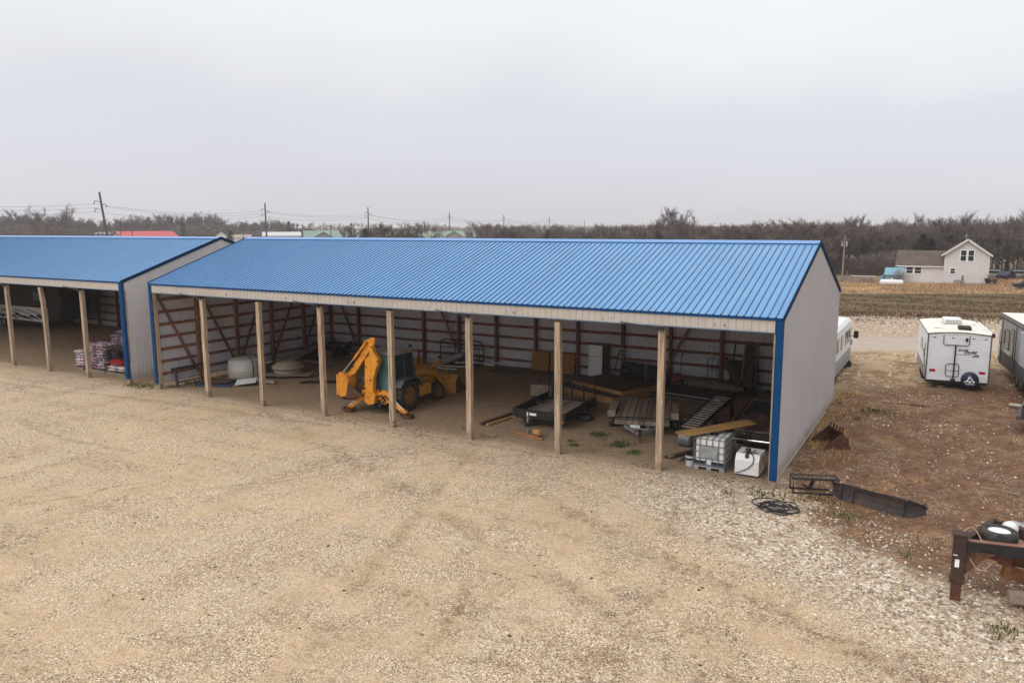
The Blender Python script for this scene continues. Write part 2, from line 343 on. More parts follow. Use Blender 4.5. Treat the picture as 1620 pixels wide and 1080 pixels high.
    yard = b.mix(b.math('MULTIPLY', b.step(nA, .5, .62), .6), yard, (.45, .31, .16))
    col = b.mix(b.step(b.math('ADD', t, wob), 13, 16.5), col, yard)
    road = b.mix(nB, (.40, .33, .27), (.50, .42, .35)); road = b.mix(b.math('MULTIPLY', b.step(b.noise(b.map(P, (.3, 1.4, 1), .5), 1.6, 5, .7), .48, .62), .55), road, b.mix(.5, fine, (.30, .21, .15))); col = b.mix(b.step(tw, 24.3, 25.8), col, road)
    stony = b.mix(b.step(nC, .35, .6), (.30, .20, .14), b.mix(.5, fine, (.50, .42, .34))); col = b.mix(b.step(tw, 31, 32.4), col, stony)
    brown = b.mix(nB, (.13, .07, .045), (.20, .12, .075)); brown = b.mix(b.math('MULTIPLY', b.step(b.noise(b.map(P, (.6, 2.2, 1), .5), 1.4, 5, .7), .54, .64), .6), brown, (.33, .23, .16)); col = b.mix(b.step(tw, 44, 52), col, brown)
    fs = b.noise(b.map(P, (.12, .9, 1), .5), .6, 5, .65)
    olive = b.mix(b.step(fs, .4, .6), (.125, .085, .045), (.165, .115, .060)); olive = b.mix(b.math('MULTIPLY', b.step(fs, .56, .66), .7), olive, (.11, .062, .04)); fs2 = b.noise(b.map(P, (.3, 2.5, 1), .5), .9, 4, .7); olive = b.mix(b.math('MULTIPLY', b.step(fs2, .5, .62), .55), olive, (.22, .15, .085)); fs3 = b.noise(b.map(P, (.4, 1.6, 1), .5), 2.4, 6, .75); olive = b.mix(b.math('MULTIPLY', b.step(fs3, .46, .56), .6), olive, (.075, .068, .026)); olive = b.mix(b.math('MULTIPLY', b.step(fs3, .60, .68), .6), olive, (.29, .21, .13)); col = b.mix(b.step(tw, 54, 66), col, olive)
    dg = b.mix(b.step(nB, .35, .65), (.36, .20, .095), (.50, .33, .17)); col = b.mix(b.step(tw, 97, 100), col, dg)
    fld = b.mix(nA, (.16, .12, .06), (.24, .19, .10)); col = b.mix(b.step(tw, 132, 140), col, fld)
    # left and rear hidden land is rough grass
    left = b.math('MULTIPLY', b.step(y, 14, 18), b.math('SUBTRACT', 1, b.step(x, 14, 20))); col = b.mix(left, col, fld)
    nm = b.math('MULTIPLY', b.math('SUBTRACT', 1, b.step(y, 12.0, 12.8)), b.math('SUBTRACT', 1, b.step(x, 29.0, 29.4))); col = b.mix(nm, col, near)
    # a few green weeds in the yard
    gm = b.math('MULTIPLY', b.step(nC, .6, .7), b.step(b.noise(b.map(P, (1, 1, 1), 0, (20, 1, 0)), .5, 2), .58, .66)); gm = b.math('MULTIPLY', gm, b.math('MULTIPLY', sm, b.math('SUBTRACT', 1, b.step(t, 12, 20))))
    col = b.mix(b.math('MULTIPLY', gm, .5), col, (.07, .09, .025))
    drip = b.math('MULTIPLY', line(-40, -.28, 29, -.28, .09), b.step(nC, .38, .55)); col = b.mix(b.math('MULTIPLY', b.math('MULTIPLY', drip, b.math('SUBTRACT', 1, b.step(x, 29.2, 29.3))), .55), col, (.12, .08, .055))
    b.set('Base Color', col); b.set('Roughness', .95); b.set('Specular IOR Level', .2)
    hh = b.math('ADD', b.math('MULTIPLY', b.vor(P, 26, 'Distance'), -.4), b.math('ADD', nD, b.math('MULTIPLY', nC, 1.4))); 
    b.bump(hh, .55, .035)
    return b.m
def axis(lo, hi, segs):
    a = []
    for s0, s1, n in segs: a += list(np.linspace(s0, s1, n, endpoint=False))
    return np.array(a+[segs[-1][1]])
gx = axis(0, 0, [(-2500, -600, 10), (-600, -80, 20), (-80, -20, 30), (-20, 42, 340), (42, 120, 40), (120, 700, 20), (700, 2500, 10)])
gy = axis(0, 0, [(-200, -40, 8), (-40, -24, 12), (-24, 30, 300), (30, 110, 60), (110, 400, 20), (400, 4000, 20)])
X, Y = np.meshgrid(gx, gy)
def nss(a, b, x): t = np.clip((x-a)/(b-a), 0, 1); return t*t*(3-2*t)
Z = .3*nss(1, 11, Y)+.35*nss(12, 24, Y)-2.4*nss(26, 100, Y)
def vnoise(X, Y, sc, seed):
    r = np.random.RandomState(seed); G = r.rand(256, 256); x = X*sc+300.5; y = Y*sc+300.5; xi = np.floor(x).astype(int); yi = np.floor(y).astype(int)
    fx = x-xi; fy = y-yi; fx = fx*fx*(3-2*fx); fy = fy*fy*(3-2*fy); g = lambda a, b: G[a % 256, b % 256]
    return (g(xi, yi)*(1-fx)+g(xi+1, yi)*fx)*(1-fy)+(g(xi, yi+1)*(1-fx)+g(xi+1, yi+1)*fx)*fy-.5
rough = vnoise(X, Y, .3, 1)*.10+vnoise(X, Y, 1.1, 2)*.05+vnoise(X, Y, 3.1, 3)*.028
rough *= nss(-.5, -2.5, Y)*.8+.35; rough[(X < -25) | (X > 60)] *= .3
soily = nss(28.5, 30.5, X)*nss(28, 30, X+Y)*(1-nss(20, 26, Y)); rough += soily*(vnoise(X, Y, 1.7, 8)*.09+vnoise(X, Y, .6, 9)*.10)
tr_ = np.zeros_like(X)
for ax_, ay_, bx_, by_, w_, dp_ in ((18.4, 1.0, 22.6, -11, .3, .04), (20.9, 1.0, 24.6, -9.5, .3, .03), (22.9, -3.6, 34.6, -9.3, .45, .035), (21.6, -6.4, 33.5, -11.6, .45, .035), (10.5, -13, 19.5, -2.2, .2, .04), (-13, -3.2, -2, -2.2, .25, .05), (32.2, 1, 38, 12, .3, .06), (34.2, 0, 40, 11, .3, .06)):
    L_ = math.hypot(bx_-ax_, by_-ay_); u_ = ((X-ax_)*(bx_-ax_)+(Y-ay_)*(by_-ay_))/L_; v_ = (-(X-ax_)*(by_-ay_)+(Y-ay_)*(bx_-ax_))/L_+.5*vnoise(X, Y, .4, 14)
    m_ = (u_ > 0) & (u_ < L_); tr_ += m_*(-dp_*np.exp(-(v_/w_)**2)+.5*dp_*np.exp(-((np.abs(v_)-1.7*w_)/(.6*w_))**2))
rough += tr_
Z = Z+rough
def HG(x, y):                                   # height of the built ground, bilinear
    i = int(np.clip(np.searchsorted(gx, x)-1, 0, len(gx)-2)); j = int(np.clip(np.searchsorted(gy, y)-1, 0, len(gy)-2))
    fx = (x-gx[i])/(gx[i+1]-gx[i]); fy = (y-gy[j])/(gy[j+1]-gy[j])
    return float((Z[j, i]*(1-fx)+Z[j, i+1]*fx)*(1-fy)+(Z[j+1, i]*(1-fx)+Z[j+1, i+1]*fx)*fy)
V = np.stack([X.ravel(), Y.ravel(), Z.ravel()], 1); nx_ = len(gx); ii, jj = np.meshgrid(np.arange(nx_-1), np.arange(len(gy)-1)); a = (jj*nx_+ii).ravel()
F = np.stack([a, a+1, a+nx_+1, a+nx_], 1)
go = bpy.data.objects.new('ground', npmesh('ground', V, F, ground_material(), True)); COL.objects.link(go); tag(go, None, None, kind='structure')

# loose stones: real pebbles, white rock band and the chips in the brown soil
oc = np.array([(1, 0, 0), (0, 1, 0), (-1, 0, 0), (0, -1, 0), (0, 0, 1), (0, 0, -1)], float)
of = np.array([(0, 1, 4), (1, 2, 4), (2, 3, 4), (3, 0, 4), (1, 0, 5), (2, 1, 5), (3, 2, 5), (0, 3, 5)])
def stones(name, pts, smin, smax, cols, rgh=.9):
    n = len(pts); r = RS
    s = smin+(smax-smin)*r.rand(n)**2.2; th = r.rand(n)*6.28; V = oc[None]*(1+.35*(r.rand(n, 6, 1)-.5)); V = V*(s[:, None, None]*np.stack([np.ones(n), .6+.35*r.rand(n), .35+.3*r.rand(n)], 1)[:, None, :])
    V[:, :, 2] += V[:, :, 0]*((r.rand(n)-.5)*.6)[:, None]
    c, s_ = np.cos(th)[:, None], np.sin(th)[:, None]; V = np.stack([V[:, :, 0]*c-V[:, :, 1]*s_, V[:, :, 0]*s_+V[:, :, 1]*c, V[:, :, 2]], 2)
    V += pts[:, None, :]; F = of[None]+(np.arange(n)*6)[:, None, None]
    b = NB(name); b.set('Base Color', b.ramp(b.island(), cols)); b.set('Roughness', rgh); b.set('Specular IOR Level', .25)
    o = bpy.data.objects.new(name, npmesh(name, V.reshape(-1, 3), F.reshape(-1, 3), b.m)); COL.objects.link(o); tag(o, None, None, kind='stuff'); return o
def hgv(P):
    x, y = P[:, 0], P[:, 1]; i = np.clip(np.searchsorted(gx, x)-1, 0, len(gx)-2); j = np.clip(np.searchsorted(gy, y)-1, 0, len(gy)-2)
    fx = (x-gx[i])/(gx[i+1]-gx[i]); fy = (y-gy[j])/(gy[j+1]-gy[j])
    return (Z[j, i]*(1-fx)+Z[j, i+1]*fx)*(1-fy)+(Z[j+1, i]*(1-fx)+Z[j+1, i+1]*fx)*fy
def scatter(n, f, box):
    P = np.stack([RS.uniform(box[0], box[1], n), RS.uniform(box[2], box[3], n)], 1); d = f(P[:, 0], P[:, 1]); P = P[RS.rand(n) < d]; return np.column_stack([P, hgv(P)])
stonecol = [(0, (.20, .14, .09)), (.25, (.44, .33, .22)), (.6, (.63, .54, .41)), (1, (.90, .85, .75))]
def inshed(x, y): return (y > -.1) & (y < 12.3) & (x < 29.3)
def d_gravel(x, y): return np.where(inshed(x, y), .10, .8)*np.clip(.5+1.6*vnoise(x, y, .45, 21), 0, 1)
pts = scatter(90000, d_gravel, (2, 36, -17, 3)); s1 = stones('gravel', pts, .006, .021, [(0, (.11, .07, .042)), (.25, (.31, .21, .13)), (.65, (.52, .39, .26)), (1, (.84, .76, .62))])
tag(s1, 'loose limestone gravel spread over the yard', 'gravel')
def d_rock(x, y):
    u = x+y-28+6*vnoise(x, y, .35, 31); c = (x-23.5)*.5+y*.83+2.0*vnoise(x, y, .5, 33); band = np.clip((c+2.2)/1.5, 0, 1)*np.clip(1-(u-.5)/2.2, 0, 1)*np.clip((x-23.5)/4, 0, 1)
    return np.where(inshed(x, y), 0, band*np.clip(.55+1.3*vnoise(x, y, 1.0, 35), 0, 1))
pts = scatter(60000, d_rock, (22, 40, -13, 3)); s2 = stones('coarse_rock', pts, .012, .055, stonecol); tag(s2, 'coarse white crushed rock between the yard and the brown soil', 'crushed rock')
def d_soil(x, y):
    u = x+y-28+4*vnoise(x, y, .35, 31); pile = np.exp(-(((x-32.7)/1.7)**2+((y-9.3)/1.2)**2))+.8*np.exp(-(((x-31.8)/1.6)**2+((y-14.8)/1.3)**2)); d = np.clip((u+1)/1.5, 0, 1)*(.06+1.3*np.clip(vnoise(x, y, 1.1, 41)+.02, 0, 1)+.45*np.exp(-(u/3.0)**2))+pile*.95
    d += .35*np.clip((y-13)/4, 0, 1)*np.clip(vnoise(x, y, .5, 43)+.3, 0, 1)
    return np.where((x < 29.6) | inshed(x, y), 0, d)
pts = scatter(44000, d_soil, (29.5, 42, -10, 25)); pts[:, 2] -= .012; s3 = stones('scattered_stones', pts, .010, .07, [(0, (.20, .12, .07)), (.4, (.42, .30, .19)), (.75, (.66, .54, .40)), (1, (.88, .81, .69))]); tag(s3, 'pale stones scattered over the brown soil beside the shed', 'stones')
def d_back(x, y):
    t = y-.55*(x-30); return np.where((t > 31.5) & (t < 50), .75*np.clip(.6+vnoise(x, y, .4, 51), 0, 1), 0)+.25*((t > 15) & (t < 24.5))
pts = scatter(16000, d_back, (26, 42, 14, 60)); s4 = stones('track_side_rubble', pts, .03, .13, stonecol); tag(s4, 'pale rubble along the far gravel track', 'rubble')

def d_clod(x, y):
    d = 0*x
    for a, b_, k, kx in ((12.2, .1, .45, 2.2), (11.6, -.3, .3, 2), (14.3, 1.0, .35, 1.5), (17.3, 1.3, .3, 1.5), (14.6, -.6, .25, 1.5), (27.6, .35, .3, 1.2), (25.2, .3, .4, 1.3), (28.6, -.2, .4, 1.2), (18.6, .9, .25, 2), (15.9, .3, .3, 1.6)): d = d+np.exp(-(((x-a)/(k*kx))**2+((y-b_)/(k*.7))**2))
    return np.clip(d, 0, 1)*.9+.006
pts = scatter(90000, d_clod, (4, 32, -15, 3)); s5 = stones('mud_clods', pts, .006, .06, [(0, (.05, .032, .022)), (.6, (.11, .07, .045)), (1, (.20, .13, .085))]); tag(s5, 'dark mud clods and bark bits dropped on the gravel near the posts', 'mud clods')
# ------------------------------------------------------------ grass
def blades(name, pts, h0, h1, w, cols, lean=.5, per=1):
    n = len(pts); r = RS; hh = h0+(h1-h0)*r.rand(n); th = r.rand(n)*6.28; ln = lean*hh*(.3+r.rand(n)); wx = np.cos(th+1.57)*w; wy_ = np.sin(th+1.57)*w
    tip = pts+np.stack([np.cos(th)*ln, np.sin(th)*ln, hh], 1); mid = pts+np.stack([np.cos(th)*ln*.35, np.sin(th)*ln*.35, hh*.6], 1); wv = np.stack([wx, wy_, 0*wx], 1)
    V = np.stack([pts-wv, pts+wv, mid+wv*.8, mid-wv*.8, tip], 1).reshape(-1, 3); b0 = (np.arange(n)*5)[:, None]
    F = np.concatenate([b0+np.array([0, 1, 2]), b0+np.array([0, 2, 3]), b0+np.array([3, 2, 4])]); b = NB(name); b.set('Base Color', b.ramp(b.island(), cols)); b.set('Roughness', .8); b.set('Specular IOR Level', .2)
    o = bpy.data.objects.new(name, npmesh(name, V, F, b.m)); COL.objects.link(o); tag(o, None, None, kind='stuff'); return o
strawc = [(0, (.20, .10, .045)), (.4, (.42, .24, .10)), (1, (.62, .42, .21))]
def d_wall(x, y): return np.clip(1-(x-29.4)/(.8+1.6*(vnoise(x, y, .5, 61)+.5)), 0, 1)*(x > 29.36)*np.clip((y-.9)/1.5, 0, 1)*np.clip(.35+1.5*vnoise(x, y, .9, 63), 0, 1)
pts = scatter(20000, d_wall, (29.36, 31.0, 0, 14)); g1 = blades('dry_grass', pts, .03, .17, .007, strawc, 1.4); tag(g1, 'dry straw grass along the foot of the tall end wall', 'dry grass')
gc = [(0, (.03, .055, .012)), (.5, (.055, .10, .022)), (1, (.12, .16, .05))]
def spots(L, s):
    return lambda x, y: sum(np.exp(-(((x-a)/(s*k))**2+((y-b)/(s*k*.8))**2)) for a, b, k in L)*np.clip(.5+2*vnoise(x, y, 2.2, 71), 0, 1)
pts = scatter(60000, spots([(23.6, 1.9, 1), (23.1, 2.3, .8), (22.2, 2.9, .7), (22.0, 1.3, .4), (24.1, 1.5, .7), (22.9, 1.0, .4), (21.7, 1.7, .3)], .45), (20, 26, -1, 5)); g2 = blades('green_grass', pts, .03, .11, .008, gc); tag(g2, 'green grass patches in front of the two trailers', 'grass')
pts = scatter(110000, spots([(29.7, -.5, 1), (30.5, -.3, 1), (31.4, -1.2, .9), (30.2, -1.2, .7), (29.0, -.7, .6), (28.1, -1.0, .5), (31.0, 10.5, 1.6), (30.4, 9.2, 1), (33, -3.1, .5), (34.8, -6.2, .6), (31.5, -4, .4), (27.6, -.3, .4)], .42), (26, 38, -9, 13)); g3 = blades('weeds', pts, .03, .15, .014, [(0, (.05, .06, .015)), (.5, (.09, .11, .03)), (1, (.30, .22, .11))]); tag(g3, 'low green weeds near the hose coil and rusty blade', 'weeds')
pts = scatter(14000, spots([(.15, .8, 1.2), (.3, 1.7, 1), (.2, 2.4, .8), (-1.2, .2, 1.2), (-.5, -.1, .7), (-2, -.1, .7)], .5), (-3, 2, -1, 4)); g4 = blades('corner_weeds', pts, .03, .16, .01, [(0, (.06, .07, .02)), (.5, (.14, .15, .05)), (1, (.35, .27, .13))]); tag(g4, 'weeds growing between the two sheds and along the inner corner', 'weeds')
def d_tan(x, y):
    t = y-.55*(x-30); return np.clip((t-95)/6, 0, 1)*np.clip((136-t)/6, 0, 1)*np.clip(.45+1.6*vnoise(x, y, .12, 91)+.8*vnoise(x, y, .5, 92), 0, 1)
pts = scatter(80000, d_tan, (10, 62, 84, 150)); g5 = blades('tall_dry_grass', pts, .08, .42, .03, [(0, (.20, .11, .06)), (.5, (.36, .22, .12)), (1, (.56, .42, .27))], .5); tag(g5, 'band of tall dry grass in front of the white house', 'dry grass')
def d_field(x, y):
    t = y-.55*(x-30); return np.clip((t-40)/12, 0, 1)*np.clip((98-t)/4, 0, 1)*np.clip(.45+1.5*vnoise(x*.45+y*.2, y*1.6, .16, 95)+.9*vnoise(x, y, .6, 96), 0, 1)
pts = scatter(120000, d_field, (14, 56, 38, 112)); g7 = blades('field_stubble', pts, .04, .16, .035, [(0, (.05, .028, .017)), (.4, (.11, .062, .035)), (.6, (.115, .095, .038)), (.8, (.22, .135, .075)), (1, (.40, .28, .17))], 1.5); tag(g7, 'patchy brown and olive stubble over the fallow field', 'stubble')
def d_mix(x, y):
    u = x+y-28; return np.clip(u/2, 0, 1)*np.clip(vnoise(x, y, .8, 81)*2.2-.1, 0, 1)*(x > 29.5)
pts = scatter(30000, d_mix, (29.5, 42, -9, 24)); g6 = blades('straw_litter', pts, .01, .07, .007, strawc, 2.2); tag(g6, 'flattened straw littered over the brown soil', 'straw')
# ------------------------------------------------------------ the two open-front pole sheds
m_plate = pm('number_plate_tag', (.58, .56, .54), .6)
EAVE, RIDGE, FASB, DEP = 5.22, 7.27, 4.77, 12.19
def ribprofile(L, per, rw, rh, minor=True):
    """x, height pairs of a ribbed steel sheet of length L"""
    P = []; n = int(round(L/per)); per = L/n
    for i in range(n):
        x = i*per; P += [(x, rh), (x+rw*.35, rh), (x+rw, 0)]
        if minor: P += [(x+per*.36, 0), (x+per*.38, .004), (x+per*.44, .004), (x+per*.46, 0), (x+per*.66, 0), (x+per*.68, .004), (x+per*.74, .004), (x+per*.76, 0)]
        P += [(x+per-rw*.65, 0)]
    P.append((L, rh)); return P
def sheet(prof, p0, ux, uy, un, Ly):
    """ribbed sheet: profile along ux from p0, swept Ly along uy, ribs out along un"""
    m = M(); p0 = Vector(p0); ux = Vector(ux); uy = Vector(uy); un = Vector(un); n = len(prof)
    vs = [p0+ux*x+un*h+uy*(Ly(x) if callable(Ly) and k else (Ly if k else 0)) for k in (0, 1) for x, h in prof]
    vs2 = [v-un*.006 for v in vs]
    m.n_front = n-1; m.steep = [abs(prof[i+1][1]-prof[i][1]) > .012 for i in range(n-1)]
    return m.add(vs+vs2, [(i, i+1, n+i+1, n+i) for i in range(n-1)]+[(2*n+i, 3*n+i, 3*n+i+1, 2*n+i+1) for i in range(n-1)])
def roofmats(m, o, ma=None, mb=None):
    me = o.data; me.materials.append(ma or m_ribshade); me.materials.append(mb or m_under); n = m.n_front
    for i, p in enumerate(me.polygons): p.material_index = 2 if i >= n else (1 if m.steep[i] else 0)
def shed(x0, bays, label, detail, plates=None):
    L = bays*DEP*.3*1.0002; L = bays*3.6575; hd = DEP/2
    t = T('pole_shed', label, 'open shed', (x0, 0, 0))
    sl = math.hypot(hd, RIDGE-EAVE); uy = Vector((0, hd/sl, (RIDGE-EAVE)/sl)); un = Vector((0, -uy.z, uy.y))
    rp = ribprofile(L+.06, .2286, .037 if detail else .024, .032 if detail else .020, detail)
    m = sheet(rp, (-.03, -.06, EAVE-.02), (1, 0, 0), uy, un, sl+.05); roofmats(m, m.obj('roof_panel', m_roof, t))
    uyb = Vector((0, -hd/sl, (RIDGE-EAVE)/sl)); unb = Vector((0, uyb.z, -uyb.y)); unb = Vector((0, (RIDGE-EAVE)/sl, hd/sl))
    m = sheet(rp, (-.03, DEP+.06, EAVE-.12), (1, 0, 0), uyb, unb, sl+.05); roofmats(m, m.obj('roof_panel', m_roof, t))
    k = .28; c = M(); zz = RIDGE+.045
    c.prism([(hd-k, zz-k*.335), (hd-.03, zz), (hd+.03, zz), (hd+k, zz-k*.335), (hd+k, zz-k*.335-.012), (hd, zz-.014), (hd-k, zz-k*.335-.012)], 'x', -.05, L+.05); c.obj('ridge_cap', m_cap, t)
    # fascia and eave trim
    fp = ribprofile(L-.40, .2286, .024, .016, detail)
    m = sheet(fp, (.2, -.035, FASB), (1, 0, 0), (0, 0, 1), (0, -1, 0), EAVE-FASB-.05); roofmats(m, m.obj('fascia', m_siding, t), m_fribshade, m_sidein)
    M().box(.02, L-.02, -.085, -.066, EAVE-.10, EAVE-.028).obj('eave_trim', m_trim, t)
    M().box(.2, L-.2, -.062, -.02, FASB-.028, FASB-.003).obj('drip_trim', pm('pale_blue_trim', (.12, .2, .3), .5), t)
    M().box(.1, L-.1, .03, .07, FASB+.02, EAVE-.1).obj('header_beam', m_frame, t)
    # gable walls
    for side, X, nx in ((0, 0, -1), (1, L, 1)):
        pr = ribprofile(DEP, .2286, .03, .014, detail)
        def hh(y): return (EAVE-.06 if y < hd else EAVE-.16)-.30+(RIDGE-EAVE)*(1-abs(y-hd)/hd)*(1 if y < hd else 1.05)
        sheet(pr, (X, 0, .30), (0, 1, 0), (0, 0, 1), (nx, 0, 0), hh).obj('end_wall', m_sidein if nx < 0 else m_sideend, t)
        for a, b in (((0, EAVE), (hd, RIDGE)), ((DEP, EAVE-.1), (hd, RIDGE))):
            M().beam((X+nx*.035, a[0]-(.06 if a[0] < 1 else -.06), a[1]-.045), (X+nx*.035, b[0], b[1]-.02), .035, .15).obj('rake_trim', m_rake, t)
        # corner trims wrap the corner
        s_ = -1 if side else 1; cx0 = X+nx*.03
        m = M(); m.box(min(cx0, X+s_*.17), max(cx0, X+s_*.17), -.075, -.045, .30, EAVE-.11); m.box(min(cx0, X+nx*.005), max(cx0, X+nx*.005), -.045, .10, .30, EAVE-.10); m.obj('corner_trim', m_trim, t)
        M().box(X+nx*.02-.015, X+nx*.02+.015, .1, DEP, .265, .298).obj('base_trim', pm('pale_trim', (.35, .33, .31), .6), t)
        # girts and posts on the inside of the end wall
        inx = X-nx*.045
        for i in range(7):
            z = .72+i*.61; M().box(inx-.02, inx+.02, .2, DEP-.05, z-.07, z+.07).obj('girt', m_frame, t)
        for j in range(1, 6):
            y = j*DEP/5; y = y-.12 if j == 5 else y
            M().box(X-nx*.06-.0, X-nx*.24, y-.07, y+.07, -.1, EAVE+(.6 if 0 < j < 5 else -.3)).obj('wall_post', m_frame, t)
        br = [(.25, 4.65, 2.3, .55), (2.65, 4.65, 4.75, .6), (6.9, 4.6, 5.05, .6), (9.5, 4.6, 7.45, .6), (11.7, 4.4, 9.9, .9)]
        if side: br = br[:2]
        for a in br: M().beam((X-nx*.13, a[0], a[1]), (X-nx*.13, a[2], a[3]), .04, .14).obj('brace', m_frame, t)
    # back wall
    sheet(ribprofile(L, .2286, .03, .014, False), (0, DEP, .30), (1, 0, 0), (0, 0, 1), (0, 1, 0), EAVE-.42).obj('back_wall', m_sidein, t)
    for i in range(7):
        z = .72+i*.61; M().box(.28, L-.28, DEP-.09, DEP-.05, z-.07, z+.07).obj('girt', m_frame, t)
    nb = int(round(L/2.438))
    for j in range(1, nb):
        M().box(j*L/nb-.07, j*L/nb+.07, DEP-.26, DEP-.095, 0, EAVE-.3).obj('wall_post', m_frame, t)
    bb = [(.5, 4.6, 2.3, .7), (7.9, 4.7, 9.6, 1.2), (23.8, 4.7, 22.05, 1.6)] if detail else [(L-2.3, 4.7, L-.5, .7), (L-9.5, 4.6, L-7.6, .8)]
    for a in bb: M().beam((a[0], DEP-.29, a[1]), (a[2], DEP-.29, a[3]), .14, .04, (0, 1, 0)).obj('brace', m_frame, t)
    # trusses
    for j in range(bays+1):
        x = min(max(j*3.6575, .32), L-.32); m = M()
        m.beam((x, .12, EAVE-.32), (x, DEP-.12, EAVE-.34), .04, .16)
        m.beam((x, .1, EAVE-.15), (x, hd, RIDGE-.13), .04, .14); m.beam((x, DEP-.1, EAVE-.25), (x, hd, RIDGE-.13), .04, .14)
        for a, b in ((2, 3.2), (4, 3.2), (4, 6.09), (8.2, 6.09), (8.2, 9), (10.2, 9)):
            zt = lambda y: EAVE+(RIDGE-EAVE)*(1-abs(y-hd)/hd)-.25
            m.beam((x+.045, a, EAVE-.32), (x+.045, b, zt(b)), .04, .09)
        m.obj('roof_truss', m_frame, t)
    for j in range(9):
        y = .5+j*1.4; z = EAVE+(RIDGE-EAVE)*(1-abs(y-hd)/hd)-(.1 if y < hd else .17); M().box(.05, L-.05, y-.02, y+.02, z-.07, z+.02).obj('purlin', m_frame, t)
    # front posts
    for j in range(bays+1):
        x = j*3.6575; inset = .11 if j == 0 else (-.11 if j == bays else 0); x += inset
        hgt = FASB-.03 if 0 < j < bays else FASB-.03; g = HG(x0+x, .1)
        w = .104; lean = random.uniform(-.03, .03)
        m = M(); zs = [g-.3, g+.28, 1.4, 2.6, 3.8, hgt-(.10 if 0 < j < bays else 0)]
        if not detail and j == bays-2: xo = [0, 0, .0, -.01, -.06, -.20]
        else: xo = [lean*(z/5) for z in zs]
        vs = []; fs = []
        for i, z in enumerate(zs[1:]): o = xo[i+1]; vs += [(x+o-w, .02, z), (x+o+w, .02, z), (x+o+w, .21, z), (x+o-w, .21, z)]
        for i in range(len(zs)-2):
            b = i*4; fs += [(b+q, b+(q+1) % 4, b+4+(q+1) % 4, b+4+q) for q in range(4)]
        fs += [(3, 2, 1, 0), tuple(range(len(vs)-4, len(vs)))]; m.add(vs, fs); p = m.obj('front_post', m_post, t, bevel=.006)
        M().box(x-w-.002, x+w+.002, .018, .212, g-.3, g+.28).obj('post_foot', m_postend, p)
        if 0 < j < bays and j % 2 == 1:
            m = M(); m.tube([(x-1.35, -.10, FASB+.04), (x-.1, -.06, FASB-.10)], .016, 6); m.tube([(x-1.0, -.10, FASB-.0), (x-.1, -.03, FASB-.15)], .010, 6); m.box(x-.11, x+.09, -.10, .019, FASB-.17, FASB-.08); m.obj('door_track_bracket', m_black, t)
    if plates:
        for bx, s in plates:
            n = len(s); 
            for q, chh in enumerate(s):
                px = bx+(q-(n-1)/2)*.30
                p = M().box(px-.035, px+.035, -.063, -.052, FASB+.07, FASB+.17).obj('bay_number_plate', m_plate, t)
                text_obj(chh, .11, m_ink, t, (px, -.066, FASB+.12), (pi/2, 0, 0), 'bay_number', .002, bold=.004)
    return t
main = shed(0, 8, 'blue-roofed open-front storage shed with nine tan posts, holding the backhoe', True, [((j+.5)*3.6575, s) for j, s in ((1, '8'), (2, '9'), (3, '10'), (4, '11'), (5, '12'), (6, '13'), (7, '14'))])
sh2 = shed(-2.2-29.26, 8, 'second blue-roofed open shed at the left edge, sheltering stacks of bags', False)
# ------------------------------------------------------------ wheels
def wheel(parent, c, R, Wd, ax='x', rim=None, rr=.55, lug=0, n=32, name='wheel', tyre=None):
    prof = [(-Wd*.36, R*rr), (-Wd*.5, R*(rr+.12)), (-Wd*.5, R*.86), (-Wd*.38, R*.97), (0, R), (Wd*.38, R*.97), (Wd*.5, R*.86), (Wd*.5, R*(rr+.12)), (Wd*.36, R*rr)]
    f = (lambda t, r, j: r*(1-(.045 if (j+(1 if t > 0 else 0)) % 2 else 0)) if r > R*.9 else r) if lug else None
    w = M().lathe(prof, c, ax, n, f, cap=False).obj(name, tyre or m_rubber, parent, smooth=not lug, world=False, ang=50)
    d = M().lathe([(-Wd*.34, R*rr*.99), (-Wd*.2, R*rr*.8), (-Wd*.12, R*rr*.35), (-Wd*.3, R*rr*.3), (-Wd*.32, 0.001)], c, ax, 24).lathe([(Wd*.34, R*rr*.99), (Wd*.2, R*rr*.8), (Wd*.12, R*rr*.35), (Wd*.3, R*rr*.3), (Wd*.32, 0.001)], c, ax, 24)
    d.obj('rim', rim or m_steel, w, smooth=True); return w

# ------------------------------------------------------------ backhoe loader
BX, BY = 12.62, 2.5
t = T('backhoe_loader', 'orange backhoe loader with a green-glazed cab, parked inside the long shed', 'backhoe', (BX, BY, .02))
for sx in (-1, 1):
    wheel(t, (sx*.86, 0, .68), .69, .44, rim=m_rimd, lug=1, n=44)
    wheel(t, (sx*.92, 2.12, .43), .43, .30, rim=m_rimd, lug=1, n=32)
    a = [(-.72, 1.14), (-.50, 1.40), (-.2, 1.47), (.38, 1.46), (.66, 1.30), (.86, 1.0), (.80, .98), (.61, 1.25), (.35, 1.40), (-.2, 1.41), (-.46, 1.34), (-.67, 1.10)]
    M().prism([(y, z) for y, z in a], 'x', sx*.86-.26, sx*.86+.26).obj('fender', m_darkgrey, t, bevel=.01)
ch = M(); ch.box(-.36, .36, -.75, 3.0, .45, .75).box(-.75, .75, -.12, .12, .52, .80).box(-.85, .85, 2.04, 2.2, .36, .52); ch.obj('chassis', m_black, t, bevel=.01)
M().box(-.95, -.5, .75, 1.62, .48, .98).obj('side_tank', m_yellow, t, bevel=.03); M().box(.5, .98, .75, 1.62, .48, .98).obj('side_tank', m_yellow, t, bevel=.03)
